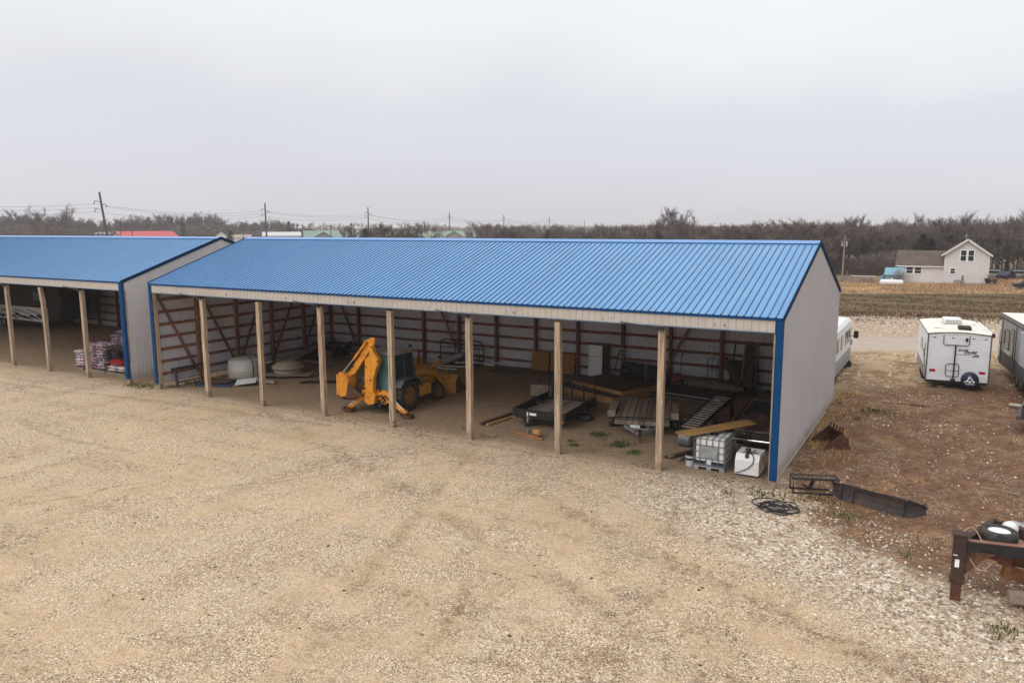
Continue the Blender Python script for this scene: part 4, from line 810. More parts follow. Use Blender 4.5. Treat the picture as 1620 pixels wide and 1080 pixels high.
o = M().rbox((0, 0, 0), (1.0, .75, .02), rx=.16, ry=-.1, rz=.7).obj('loose_sheet', m_whitep); o.location = G3(3.15, 2.75, .08); tag(o, 'loose pale sheet panel tilted against the pallet, in front of the big white tub', 'panel')
for dx, r in ((0, .13), (.55, .10)):
    o = M().tube([(-.35, 0, 0), (.35, .15, 0)], r, 14).obj('log_section', m_oldwood, smooth=True); o.location = G3(3.5+dx, 3.25+dx*.3, .02); tag(o, 'short round log beside the pale sheet panel, %s one' % ('thicker' if dx == 0 else 'thinner'), 'log')
q = (1.62, 4.15); t = T('plastic_tub', 'big upright white plastic tub with a rounded top, by the left inner wall', 'tub', G3(*q), .3)
M().lathe([(0, .92), (.04, .96), (.36, .98), (.38, .94), (.40, .98), (.86, .93), (.98, .82), (1.04, .6), (1.06, .001)], (0, 0, 0), 'z', 40).obj('shell', pm('aged_white_plastic', (.50, .47, .44), .5, 0, .08, 2, dirt=(.3, .26, .22), dsc=2), t, smooth=True, ang=50)
M().box(-.88, -.2, -.5, -.3, .36, .42).obj('moulded_groove', m_darkgrey, t) if False else None
M().tube([(.75, -.63, 0), (.76, -.64, .8), (.66, -.55, .98), (.3, -.2, 1.08)], .022, 6).tube([(.89, -.42, 0), (.90, -.42, .8), (.8, -.38, .95)], .016, 6).obj('strap', m_dark, t)
q = (3.35, 5.4); t = T('fibreglass_dome', 'low tan dome shell lying between the white tub and the plank pile', 'dome', G3(*q, .16), .2)
M().lathe([(0, .76), (.22, .78), (.25, .86), (.34, .84), (.50, .66), (.60, .36), (.63, .001)], (0, 0, 0), 'z', 36).obj('shell', pm('tan_fibreglass', (.36, .30, .23), .55, 0, .12, 2, dirt=(.2, .15, .1)), t, smooth=True)
M().lathe([(.235, .88), (.27, .90), (.28, .86), (.235, .85)], (0, 0, 0), 'z', 36).obj('rim', m_oldwood, t)
o = M().rbox((0, 0, 0), (2.6, 1.1, .035), rz=.5).rbox((.4, .3, -.05), (2.0, .9, .03), rz=.7).obj('sheet_board', m_oldwood); o.location = G3(3.7, 5.15, .10); tag(o, 'stacked flat sheets under the tan dome shell', 'boards')
# long board pile against the left wall
def board(a, b, w, h, mat, name, label, cat='board', group=None):
    o = M().beam(a, b, w, h).obj(name, mat, bevel=.003); return tag(o, label, cat, group)
board((2.7, 6.2, .75), (.55, 11.6, 1.05), .55, .05, m_oldwood, 'wide_board', 'very wide grey board lying on top of the pile along the left wall')
board((2.9, 6.9, .62), (4.0, 7.9, .38), .42, .04, m_oldwood, 'short_board', 'short grey board sliding off the front of the left plank pile')
for i in range(10):
    x = 1.1+random.uniform(-.3, .8); y = 6.0+i*.15; z = .38+random.uniform(0, .30)
    board((x+.9, y-.2+random.uniform(-.5, .5), z), (x-.4+random.uniform(-.3, .3), y+3.6+random.uniform(-.5, .5), z+.05), random.uniform(.12, .28), .05, m_oldwood if i % 3 else m_darkwood, 'scrap_board', 'old board lying in the dark pile along the left inner wall', 'board', 'boards piled along the left wall')
board((2.2, 8.9, .95), (1.5, 7.6, 1.35), .03, .03, m_oldwood, 'thin_stick', 'thin stick poking up from the left plank pile', 'stick')
o = M()
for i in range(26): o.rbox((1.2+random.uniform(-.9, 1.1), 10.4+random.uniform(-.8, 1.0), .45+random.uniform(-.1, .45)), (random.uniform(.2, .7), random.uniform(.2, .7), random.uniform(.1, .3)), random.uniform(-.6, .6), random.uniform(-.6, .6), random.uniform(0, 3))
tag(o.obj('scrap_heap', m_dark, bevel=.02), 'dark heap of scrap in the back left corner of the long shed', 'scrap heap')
o = M().rbox((0, 0, 0), (.55, .4, .45), rz=.3).obj('crate', m_rust, bevel=.02); o.location = G3(3.2, 8.6, .23); tag(o, 'small rusty crate at the end of the left plank pile', 'crate')
board((2.6, 11.0, .42), (5.6, 11.5, .40), .09, .05, pm('pale_lath', (.36, .30, .2), .8), 'pale_lath', 'pale lath on the floor in front of the back wall, left of the backhoe')
t = T('steel_drag_bar', 'long black steel bar with a forked end, lying left of the digging bucket', 'steel bar', G3(5.6, 4.4), 0)
M().beam((0, 0, .08), (3.6, 2.2, .16), .07, .09).beam((.3, -.02, .04), (3.2, 1.62, .08), .04, .04).obj('bar', m_black, t); M().rbox((-.1, -.05, .05), (.35, .3, .05), rz=.5).obj('fork', m_black, t)
# back wall things, left to right
t = T('tube_gate', 'black tubular gate panel with curved corners, standing at the back wall', 'gate panel', (8.75, 11.62, HG(9, 11.6)), .07)
m = M(); w = 2.75; m.tube([(0, 0, 0), (0, 0, 1.1), (.12, 0, 1.28), (.3, 0, 1.32), (w-.35, 0, 1.32), (w-.12, 0, 1.24), (w, 0, 1.0), (w, 0, 0)], .035, 8)
for z in (.28, .58, .9): m.tube([(0, 0, z), (w, 0, z)], .026, 8)
for x in (.95, 1.85): m.tube([(x, 0, .05), (x, 0, 1.3)], .024, 8)
m.obj('tube_frame', m_black, t, smooth=True); M().tube([(1.9, -.12, .3), (1.9, -.12, 1.0), (2.1, -.12, 1.12), (2.5, -.12, 1.0), (2.6, -.12, .2)], .022, 8).obj('inner_loop', m_black, t)
o = M().tube([(8.6, 10.7, .52), (9.2, 10.6, .50), (9.8, 10.9, .62), (10.3, 11.2, .85), (10.6, 11.2, .92)], [.16, .20, .19, .17, .12], 10).obj('tarp_roll', m_grayp, smooth=True); tag(o, 'slumped roll of grey tarp in front of the tubular gate panel', 'tarp')
for i, (a, b) in enumerate((((10.2, 10.9, .5), (12.6, 11.7, .55)), ((9.3, 10.0, .42), (11.3, 10.5, .42)), ((9.6, 9.85, .36), (11.0, 9.9, .36)))):
    o = M().tube([a, b], .035, 8).obj('plastic_pipe', m_whitep); tag(o, ('pale pipe lying near the foot of the tubular gate', 'pale pipe on the floor by the loader bucket, farther one', 'pale pipe on the floor by the loader bucket, nearer one')[i], 'pipe')
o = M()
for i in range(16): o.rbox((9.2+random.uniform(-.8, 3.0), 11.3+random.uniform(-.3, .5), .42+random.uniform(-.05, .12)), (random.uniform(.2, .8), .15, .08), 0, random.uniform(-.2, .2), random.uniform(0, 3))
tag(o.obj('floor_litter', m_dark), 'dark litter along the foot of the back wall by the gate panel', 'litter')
for i, (a, s, rz) in enumerate((((13.4, 11.2), (1.7, 1.5), .1), ((15.15, 11.55), (1.9, .9), -.03))):
    o = M().rbox((0, 0, 0), (s[0], s[1], .02), rz=rz).obj('floor_sheet', pm('grey_brown_sheet', (.14, .11, .09), .85)); o.location = G3(a[0], a[1], .06); tag(o, ('large grey sheet flat on the floor right of the tubular gate', 'grey sheet flat on the floor under the two tan wall sheets')[i], 'floor sheet')
    o.rotation_euler = (.03, 0, 0)
for i, (x0, x1) in enumerate(((14.5, 15.52), (15.62, 17.0))):
    o = M().prism([(x0, .0), (x1, .0), (x1, 1.02+.04*i), (x0+.02, 1.06)], 'y', -.012, .012).obj('tan_sheet', m_ply); o.rotation_euler = (-.12, 0, 0); o.location = (o.location[0], 11.72, .32); tag(o, ('tan square sheet leaning at the back wall, left of the other', 'wider tan sheet at the back wall, its top edge sagging')[i], 'sheet')
t = T('refrigerator', 'white two-door refrigerator standing at the back wall', 'refrigerator', (18.35, 11.35, HG(18.3, 11.4)), -.12)
M().box(-.40, .40, 0, .70, .03, 1.72).obj('cabinet', pm('fridge_grey_side', (.16, .15, .15), .6), t, bevel=.015)
M().box(-.40, .40, -.055, -.004, .08, 1.14).obj('door', m_white, t, bevel=.012); M().box(-.40, .40, -.055, -.004, 1.165, 1.71).obj('freezer_door', m_white, t, bevel=.012)
M().tube([(-.34, -.09, .8), (-.34, -.09, 1.1)], .012, 6).tube([(-.34, -.09, 1.2), (-.34, -.09, 1.45)], .012, 6).obj('handle', m_steel, t)
t = T('step_ladder', 'aluminium stepladder leaning right of the refrigerator', 'ladder', (19.25, 11.35, HG(19.2, 11.3)), 0)
m = M()
for x0, x1 in ((0, .12), (.5, .38)): m.beam((x0, 0, 0), (x1+.06, .5, 1.55), .03, .07)
m.obj('side_rail', m_darkgrey, t); m = M()
for i in range(6): f_ = (i+.7)/6.4; m.beam((.12*f_+.06*f_, .5*f_, 1.55*f_), (.5-.12*f_+.06*f_, .5*f_, 1.55*f_), .08, .025)
m.box(.16, .46, .42, .62, 1.52, 1.56); m.obj('rungs', m_steel, t)
t = T('black_plastic_tank', 'squat black ribbed plastic tank at the back wall, right of the stepladder', 'tank', (21.0, 11.35, HG(21, 11.3)), .02)
M().box(-.75, .75, -.35, .4, 0, .92).obj('body', pm('black_plastic', (.012, .013, .018), .5), t, bevel=.12)
m = M(); [m.tube([(x, -.37, .06), (x, -.37, .86)], .03, 6) for x in (-.5, -.1, .3, .6)]; m.obj('rib', m_black, t)
M().tube([(.12, -.42, 0), (.14, -.42, 1.0)], .022, 8).obj('post_rod', m_steel, t)
for i, (x, z) in enumerate(((19.95, 0), (20.02, .24), (20.05, .5), (20.15, .78))):
    o = M().lathe([(0, .20), (0, .32), (.05, .37), (.17, .37), (.22, .32), (.22, .20)], (x, 11.3, HG(20, 11.3)+z), 'z', 26).obj('stacked_tyre', m_rubber, smooth=True); tag(o, ('bottom', 'second', 'third', 'topmost')[i]+' black tyre of the stack beside the squat black tank', 'tyre', None)
# wooden platforms
def platform(name, cs, z, th, label, mat_top, mat_side, ang):
    t = T(name, label, 'platform', (cs[0], cs[1], z), ang); w, d = cs[2], cs[3]; n = 8; m = M()
    for i in range(n): m.box(-w/2+i*w/n+.004, -w/2+(i+1)*w/n-.004, -d/2, d/2, th, th+.035)
    m.obj('deck_boards', mat_top, t); m = M(); m.box(-w/2, w/2, -d/2, -d/2+.04, 0, th-.003).box(-w/2, w/2, d/2-.04, d/2, 0, th-.003).box(-w/2, -w/2+.04, -d/2+.04, d/2-.04, 0, th-.003).box(w/2-.04, w/2, -d/2+.04, d/2-.04, 0, th-.003)
    for i in range(1, 4): m.box(-w/2+i*w/4-.02, -w/2+i*w/4+.02, -d/2+.04, d/2-.04, .0, th-.003)
    m.obj('edge_joists', mat_side, t); return t
platform('deck_platform', (20.35, 9.0, 3.3, 2.3), .60, .17, 'upper wooden deck panel with an orange front edge, behind the flatbed trailer', m_darkwood, m_newwood, -.42)
platform('deck_platform', (19.9, 8.7, 3.6, 2.5), .25, .30, 'lower wooden deck panel of the stack, its pale edge showing under the upper one', m_darkwood, m_newwood, -.36)
t = T('low_car_ramp_platform', 'long dark flat platform with thin white edges, behind the last front post', 'platform', (23.55, 9.75, .32), -.15)
M().box(-2.0, 1.9, -.85, .85, .12, .26).obj('deck', pm('dark_deck', (.045, .036, .034), .75), t, bevel=.01); M().box(-2.0, 1.9, -.88, -.852, .22, .255).box(-2.0, 1.9, -.88, -.852, .06, .085).obj('edge_strip', m_steel, t); M().box(-1.9, -1.6, -.7, .7, 0, .12).box(1.5, 1.8, -.7, .7, 0, .12).obj('skid', m_black, t)
m_dred = pm('dull_red_paint', (.22, .02, .02), .6, 0, .2, 4)
t = T('garden_tiller', 'small red-bodied garden tiller with raised handles near the back wall', 'tiller', (22.5, 11.3, HG(22.5, 11.3)), .3)
M().box(-.25, .25, -.2, .25, .3, .66).obj('engine_hood', m_dred, t, bevel=.07); M().lathe([(-.3, .2), (.3, .2)], (-.45, 0, .2), 'x', 14).obj('tine_drum', m_black, t)
for x in (-.22, .22): M().tube([(x*.7, .2, .5), (x, .35, 1.25), (x*1.2, .38, 1.5)], .016, 6).box(x*1.2-.03, x*1.2+.03, .34, .42, 1.42, 1.60).obj('handle', m_black, t)
for sx in (-1, 1): wheel(t, (sx*.32, -.02, .2), .2, .12)
q = (24.2, 11.2); o = M().lathe([(-1.5, .02), (-1.3, .12), (-.6, .18), (.5, .2), (1.2, .17), (1.5, .06)], (0, 0, 0), 'x', 14).obj('canvas_roll', pm('dusty_canvas', (.16, .13, .10), .9), smooth=True); o.location = G3(q[0], q[1], .1); o.rotation_euler = (0, 0, -.12); tag(o, 'long dusty canvas roll on the floor between tiller and hand truck', 'canvas roll')
board((22.9, 11.4, .75), (24.2, 11.25, .52), .05, .03, pm('pale_pole', (.4, .34, .28), .7), 'pale_pole', 'pale pole resting on the dusty canvas roll', 'pole')
t = T('hand_truck', 'thin-framed hand truck against the back wall beside the third rear post from the right', 'hand truck', (24.0, 11.9, HG(24, 11.8)), .1)
M().tube([(-.22, 0, .05), (-.22, .05, 1.35), (-.12, .05, 1.45), (.12, .05, 1.45), (.22, .05, 1.35), (.22, 0, .05)], .018, 8).tube([(-.22, .03, .9), (.22, .03, .9)], .014, 6).tube([(-.22, .01, .5), (.22, .01, .5)], .014, 6).tube([(0, .03, .5), (0, .05, 1.45)], .012, 6).obj('frame', m_darkgrey, t); M().box(-.2, .2, -.22, .02, .03, .045).obj('toe_plate', m_darkgrey, t)
for sx in (-1, 1): wheel(t, (sx*.27, .03, .12), .12, .05)
# leaning boards and panels near the right corner
def lean(px0, py0, px1, py1, w, th, mat, name, label, Y=11.85, Y2=None, cat='board'):
    a = wy(px0, py0, Y); b = wy(px1, py1, Y2 or Y-.5); o = M().beam(a, b, w, th, (0, -1, .2)).obj(name, mat, bevel=.004); return tag(o, label, cat)
lean(1188, 546, 1181, 630, .36, .06, m_darkwood, 'wide_plank', 'tall dark red-brown plank leaning at the back wall, right of the tan-edged board')
lean(1181, 546, 1172, 600, .10, .05, pm('tan_edge', (.20, .12, .075), .8), 'narrow_board', 'narrow tan board leaning left of the tall dark plank')
lean(1176, 600, 1168, 628, .07, .04, m_whitep, 'white_strip', 'broken white strip at the foot of the tall dark plank', cat='strip')
lean(1146, 566, 1178, 630, .28, .05, m_darkwood, 'slanting_plank', 'dark plank leaning diagonally across the black panel')
lean(1167, 570, 1163, 626, .62, .04, m_dark, 'metal_sheet', 'large black panel leaning at the back wall behind the diagonal plank', cat='panel')
lean(1193, 572, 1191, 628, .30, .05, m_dark, 'black_door', 'narrow black panel right of the tall dark plank', cat='panel')
lean(1164, 543, 1160, 575, .06, .04, m_dark, 'dark_rod', 'dark rod sticking up above the large black panel', cat='rod')
lean(1197, 547, 1196, 630, .04, .04, m_darkgrey, 'thin_pole', 'thin upright pole at the back wall, nearest the right corner', cat='pole')
board((26.9, 10.6, .45), (28.9, 10.4, .45), .06, .05, m_whitep, 'white_batten', 'white batten on the floor behind the sedan roof', 'batten')
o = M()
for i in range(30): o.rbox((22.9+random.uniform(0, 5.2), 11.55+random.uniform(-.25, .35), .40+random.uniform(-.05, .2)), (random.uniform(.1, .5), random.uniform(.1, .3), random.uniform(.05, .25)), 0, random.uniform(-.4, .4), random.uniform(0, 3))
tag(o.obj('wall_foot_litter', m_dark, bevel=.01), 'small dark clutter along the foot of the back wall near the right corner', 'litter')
# things on the floor near the front
board((17.55, 2.0, .08), (17.9, 4.4, .1), .16, .09, m_darkwood, 'timber', 'dark timber beam poking out left of the railed trailer, left one', 'timber')
board((17.85, 2.0, .08), (18.25, 4.2, .1), .12, .08, m_newwood, 'timber', 'yellowish timber beam beside the railed trailer, right one', 'timber')
board((19.2, 1.72, .06), (20.7, 1.32, .05), .13, .045, m_orangewood, 'orange_board', 'short bright orange board on the gravel before the railed trailer')
o = M().rbox((0, 0, 0), (.36, .2, .16), rz=-.3).obj('wood_block', m_newwood, bevel=.01); o.location = G3(20.35, 1.55, .14); tag(o, 'wooden block sitting on the short orange board', 'block')
t = T('battery_cart', 'small tan box with a black ring on top, left of the railed trailer gate', 'box', G3(17.6, 7.2), .2)
M().box(-.5, .5, -.35, .35, .02, .55).obj('box', m_oldwood, t, bevel=.02); M().tube([(-.05+.13*cos(a), -.2, .80+.13*sin(a)) for a in np.linspace(0, 6.0, 14)], .02, 6).tube([(-.05, -.2, .55), (-.05, -.2, .68)], .02, 6).obj('ring', m_black, t)
for i, (x, y) in enumerate(((27.0, .62), (11.2, .5), (12.6, -.25), (22.7, 3.6))):
    pass

# ------------------------------------------------------------ bags of pellets under the left shed
def bagmesh(name, w, d, h, mat, seed):
    r = random.Random(seed); m = M(); nx, ny = 7, 5; top = []; 
    for k, s in ((0, -1), (1, 1)):
        for j in range(ny):
            for i in range(nx):
                u = i/(nx-1)*2-1; v = j/(ny-1)*2-1; e = (1-abs(u)**5)*(1-abs(v)**5)
                m.v.append((u*w/2*(1-.04*abs(v)**3), v*d/2*(1-.05*abs(u)**3), h/2+s*h/2*(e**.55)*(1+.10*r.uniform(-1, 1))))
    f = []
    for j in range(ny-1):
        for i in range(nx-1):
            a = j*nx+i; f.append((a, a+nx, a+nx+1, a+1)); b = a+nx*ny; f.append((b, b+1, b+nx+1, b+nx))
    loop = [i for i in range(nx)]+[j*nx+nx-1 for j in range(1, ny)]+[(ny-1)*nx+i for i in range(nx-2, -1, -1)]+[j*nx for j in range(ny-2, 0, -1)]
    for q in range(len(loop)): a, b = loop[q], loop[(q+1) % len(loop)]; f.append((a, b, b+nx*ny, a+nx*ny))
    m.f = f; return m
def bagmat(name, cols, sc):
    b = NB(name); P = b.map(b.pos(False), (1, 1, 2.2)); oi = b.n.new('ShaderNodeObjectInfo').outputs['Random']
    n = b.noise(b.map(P, (1, 1, 1), 0, (0, 0, 0)), sc, 2, .5, .8); x = b.math('FRACT', b.math('ADD', b.math('MULTIPLY', n, 2.2), oi))
    b.set('Base Color', b.ramp(x, cols, 'CONSTANT')); b.set('Roughness', .35); return b.m
m_bagA = bagmat('pink_navy_bag', [(0, (.42, .28, .30)), (.22, (.10, .10, .19)), (.42, (.50, .44, .46)), (.62, (.32, .07, .09)), (.75, (.20, .17, .24)), (.9, (.55, .5, .52))], 2.6)
m_bagB = bagmat('white_red_bag', [(0, (.62, .60, .62)), (.4, (.48, .05, .06)), (.55, (.66, .64, .66)), (.8, (.12, .16, .25)), (.92, (.6, .58, .6))], 2.4)
protoA = bagmesh('a', .80, .50, .185, m_bagA, 1).obj('filled_bag', m_bagA, smooth=True, ang=80); protoB = bagmesh('b', .74, .48, .18, m_bagB, 3).obj('filled_bag', m_bagB, smooth=True, ang=80)
usedA = usedB = False
def stack(x, y, nx, ny, n, pr, label, group, rz=0, pal=None):
    global usedA, usedB
    z0 = HG(x, y)+.13; w, d = (.82, .52)
    t = T('pallet', pal, 'pallet', (x+(nx-1)*w/2, y+(ny-1)*d/2, HG(x, y)), 0); pallet_parts(t, nx*w, ny*d, .12)
    for k in range(n):
        for i in range(nx):
            for j in range(ny):
                if pr is protoA and not usedA: o = pr; usedA = True
                elif pr is protoB and not usedB: o = pr; usedB = True
                else: o = pr.copy(); COL.objects.link(o)
                o.location = (x+i*w+random.uniform(-.03, .03), y+j*d+random.uniform(-.03, .03), z0+k*.152); o.rotation_euler = (random.uniform(-.04, .04), random.uniform(-.05, .05), rz+random.uniform(-.09, .09)+(pi if random.random() < .5 else 0)); tag(o, label, 'bag', group)
stack(-8.75, 1.5, 1, 2, 6, protoB, 'white and red bag in the low narrow stack, left of the last left-shed post', 'white and red bags', .1, 'small pallet under the low stack of white and red bags')
stack(-7.55, 1.5, 2, 2, 9, protoA, 'pink and navy bag in the tall square stack nearest the front of the left shed', 'pink and navy bags, front stack', 0, 'pallet under the front square stack of pink and navy bags')
stack(-7.4, 2.85, 3, 2, 11, protoA, 'pink and navy bag in the wide stack behind the front one', 'pink and navy bags, middle stack', 0, 'pallet under the wide middle stack of bags')
stack(-5.9, 4.2, 2, 2, 15, protoB, 'white and red bag in the tallest stack, close to the blue corner trim', 'white and red bags, tallest stack', 0, 'pallet under the tallest stack of bags')
stack(-5.75, 1.5, 2, 1, 2, protoB, 'white and red bag under the red cover beside the left shed corner', 'bags under the red cover', 0, 'pallet under the red-covered bags')
o = bagmesh('c', 1.1, .5, .34, m_red, 9).obj('red_cover', pm('red_plastic_cover', (.36, .02, .025), .35, 0, .15, 3), smooth=True, ang=80); o.location = (-5.42, 1.5, HG(-5.5, 1.5)+.46); tag(o, 'shiny red plastic cover draped over the last small stack of bags', 'cover')
o = bagmesh('d', 1.9, .9, .28, m_whitep, 12).obj('plastic_wrap', pm('grey_plastic_wrap', (.36, .34, .35), .25, 0, .3, 5), smooth=True, ang=80); o.location = (-6.6, 3.15, HG(-6.6, 3.1)+1.83); tag(o, 'crumpled grey plastic wrap over the wide middle stack of bags', 'plastic wrap')
# trailer parked deep in the left shed
t = T('enclosed_trailer', 'long trailer parked in the left shed, white below with black streaks and black above', 'trailer', (-29.0, 8.0, HG(-29, 8)), .0)
M().prism([(5.005, .75), (6.3, 1.0), (6.9, 2.2), (6.5, 3.4), (5.005, 3.6)], 'y', .05, 2.35).obj('nose_cap', m_dark, t, bevel=.08)
M().prism([(-5.0, .7), (4.6, .7), (5.0, 1.1), (5.0, 1.75), (-5.0, 1.75)], 'y', 0, 2.4).obj('lower_body', m_whitep, t, bevel=.03)
M().prism([(-5.0, 1.753), (5.0, 1.753), (5.0, 3.2), (4.3, 3.6), (-5.0, 3.6)], 'y', .0, 2.4).obj('upper_body', m_dark, t, bevel=.03)
m = M()
for i in range(9):
    x = -4.5+i*1.0; m.prism([(x, .95+.08*(i % 3)), (x+1.5, .80+.05*(i % 2)), (x+1.7, .84), (x+.4, 1.10+.1*(i % 3))], 'y', -.008, -.002)
for i in range(5): m.prism([(-4.8+i*1.8, 1.3+.05*i), (-2.6+i*1.8, 1.22), (-2.7+i*1.8, 1.27), (-4.7+i*1.8, 1.40+.04*i)], 'y', -.008, -.002)
m.obj('streak_graphic', m_ink, t)
M().box(3.4, 4.3, -.012, -.002, 2.3, 2.9).obj('window', m_teal, t); M().box(-4.8, 4.5, .2, 2.2, .45, .70).obj('chassis', m_black, t)
for x in (-1.2, -.3): wheel(t, (x, .12, .38), .38, .22, ax='y')
# ------------------------------------------------------------ things on the soil right of the shed
def gl(px, py, z): d = ray(px, py); return C0+d*((z-CZ)/d.z)
t = T('steel_tube_stand', 'low black tube stand by the corner of the shed, left of the dark plow blade', 'stand', (29.78, .02, HG(29.8, 0)), .38)
m = M(); h_ = .45
for y in (0, .42): m.tube([(0, y, 0), (0, y, h_), (1.28, y, h_)], .024, 8)
m.tube([(0, 0, h_), (0, .42, h_)], .028, 8).tube([(1.28, 0, h_), (1.28, .42, h_)], .02, 8).box(.0, 1.28, -.03, .08, h_-.02, h_+.03); m.obj('top_frame', m_black, t)
M().beam((0, 0, .02), (1.1, 0, .02), .05, .04).beam((0, .42, .02), (1.1, .42, .02), .05, .04).obj('base_rail', m_black, t); M().beam((.62, .2, .42), (.50, .15, .1), .09, .06).beam((.50, .15, .1), (.30, .12, .24), .07, .06).obj('brace', m_black, t)
a = gp(1330, 789); b = gp(1433, 817); a0 = gp(1317, 778)
t = T('plow_blade', 'long dark steel plow blade with bent wings lying beyond the shed corner', 'plow blade', (a.x, a.y, HG(a.x, a.y)), math.atan2(b.y-a.y, b.x-a.x))
L = (b-a).length
def plate(p, hts, th=.02):
    m = M()
    for i in range(len(p)-1):
        (x0, y0), (x1, y1) = p[i], p[i+1]; c = [(0, 0), (-.03, .15), (-.02, .33), (.05, hts[i])]; c2 = [(0, 0), (-.03, .15), (-.02, .33), (.05, hts[i+1])]
        n = Vector((-(y1-y0), x1-x0)).normalized()
        for k in range(3):
            A = [(x0+n.x*c[k][0]*-1, y0-n.y*c[k][0]*1, c[k][1]), (x1-n.x*c2[k][0], y1-n.y*c2[k][0], c2[k][1]), (x1-n.x*c2[k+1][0], y1-n.y*c2[k+1][0], c2[k+1][1]), (x0-n.x*c[k+1][0], y0-n.y*c[k+1][0], c[k+1][1])]
            B = [(q[0]+n.x*th, q[1]+n.y*th, q[2]) for q in A]; m.add(A+B, [(0, 1, 2, 3), (7, 6, 5, 4), (0, 4, 5, 1), (1, 5, 6, 2), (2, 6, 7, 3), (3, 7, 4, 0)])
    return m
plate([(-.36, .18), (0, 0), (L, 0), (L+.02, .02)], [.45, .50, .52, .52]).obj('blade', m_plow, t)
plate([(L+.02, .02), (L+.25, .35), (L+.30, .62)], [.52, .36, .14]).obj('end_wing', m_plow, t)
m = M(); [m.box(x, x+.52, -.035, .03, .485, .515) for x in (.04, 1.2)]; m.obj('rusty_lip', m_rust, t); [M().box(x-.02, x+.02, -.04, -.01, .0, .48).obj('stiffener', m_plow, t) for x in (.0, .35, 1.75)]
m = M().box(.3, 1.6, .06, .14, .15, .25); m.obj('back_bar', m_rust, t)
m = M(); q = gp(1232, 805); random.seed(11)
for k in range(7):
    cx_, cy_ = q.x+random.uniform(-.25, .35), q.y+random.uniform(-.18, .18); rx_, ry_ = random.uniform(.28, .55), random.uniform(.2, .4); rz_ = random.uniform(-.5, .5); zz = .03+.015*k
    pts = []
    for i in range(26):
        a_ = i/26*2*pi; u, v = rx_*cos(a_), ry_*sin(a_)*(1+.2*sin(3*a_+k)); x, y = cx_+u*cos(rz_)-v*sin(rz_), cy_+u*sin(rz_)+v*cos(rz_); pts.append((x, y, HG(x, y)+zz+.02*sin(2*a_+k)))
    m.tube(pts, .017, 6, closed=True)
tag(m.obj('hose_coil', m_black, smooth=True), 'tangled coil of thin black hose on the gravel by the shed corner', 'hose')
# toothed excavator bucket lying on its back
t = T('toothed_digging_bucket', 'rusty digging bucket with teeth lying on the straw beside the end wall', 'bucket', (29.95, 5.35, HG(30, 5.4)-.02), .62)
pf = [(-.55, .02), (-.50, .50), (-.30, .62), (.05, .60), (.42, .22), (.55, .02)]
m = M()
for y in (-.52, .50): m.prism([(-.5, .0), (.62, .05), (.30, .62)], 'y', y, y+.03)
m.obj('side_plate', m_rust, t); M().beam((.60, -.5, .06), (.60, .5, .06), .04, .1).beam((.62, 0, .05), (.30, 0, .64), 1.02, .03, (1, 0, 1)).beam((-.5, 0, .0), (.6, 0, .03), 1.0, .03).obj('shell', m_rust, t)
m = M(); [m.beam((.33, -.42+i*.21, .60), (.37, -.42+i*.21, .78), .07, .04) for i in range(5)]; m.obj('tooth', m_rust, t)
m = M()
for i in range(3): m.lathe([(.0, .05), (.03, .05)], (.52-.09*i, -.33+.33*i, .22+.14*i), 'x', 10)
m.box(.55, .72, -.2, -.14, .1, .34).box(.55, .72, .14, .2, .1, .34); m.obj('mounting_ear', m_darkwood, t)
# gooseneck trailer nose
m_rustd = pm('dark_rust', (.055, .028, .02), .8, 0, .35, 7, dirt=(.03, .02, .016), dsc=5, damt=.7)
Z0 = 1.22; P0 = gl(1518, 862, Z0); P1 = gl(1640, 876, Z0); P2 = gl(1572, 828, Z0); P3 = gl(1640, 852, Z0)
t = T('gooseneck_trailer', 'rusty gooseneck trailer nose with a spare wheel on top, at the right edge', 'trailer', (P0.x, P0.y, HG(P0.x, P0.y)), 0)
o0 = Vector((P0.x, P0.y, HG(P0.x, P0.y))); L_ = lambda v: Vector(v)-o0
m = M(); m.box(-.12, .12, -.12, .12, .42, 1.45); m.obj('coupler_tube', m_rustd, t, bevel=.008); M().box(-.10, .10, -.10, .10, -.02, .50).obj('inner_coupler', pm('red_brown_steel', (.10, .035, .022), .8, 0, .3, 6), t, bevel=.01)
M().box(-.14, .14, -.14, .14, .40, .47).obj('collar', m_rustd, t, bevel=.006); M().box(-.15, .15, -.15, .15, 1.43, 1.47).obj('cap_plate', m_rustd, t, bevel=.006)
M().box(-.06, .02, -.124, -.118, .75, .92).box(-.1, -.02, -.124, -.118, 1.0, 1.02).obj('worn_label', m_wpaint, t)
E_ = Vector((1, .12, 0)).normalized(); F_ = Vector((.62, .8, 0)).normalized()
a = L_(P0)+Vector((.05, 0, 0)); r1 = L_(P1); r2 = L_(P2); r3 = L_(P3)
M().beam(a, a+(r1-a).normalized()*3.2, .12, .26).obj('near_rail', m_black, t, bevel=.008); M().beam(a+(r1-a).normalized()*.1+Vector((0, 0, .137)), a+(r1-a).normalized()*3.2+Vector((0, 0, .137)), .14, .012).obj('rail_flange', pm('pinkish_rust', (.25, .12, .09), .8), t)
M().beam(a, r2, .12, .24).beam(r2, r2+(r3-r2).normalized()*2.4, .12, .24).obj('far_rail', m_rustd, t, bevel=.008)
M().beam(a.lerp(r2, .75)-Vector((0, 0, .1)), a+(r1-a).normalized()*1.0-Vector((0, 0, .1)), .5, .012).obj('nose_plate', m_rust, t)
M().prism([(.1, .55), (.1, 1.10), (.65, 1.12), (.45, .98)], 'y', -.03, .03).obj('gusset', m_rust, t)
sw = a.lerp(r2, .55).lerp(a+(r1-a).normalized()*1.2, .5); M()
wheel(t, (sw.x-.10, sw.y-.04, Z0+.16), .36, .22, ax='z', rim=m_white, rr=.58, name='spare_wheel')
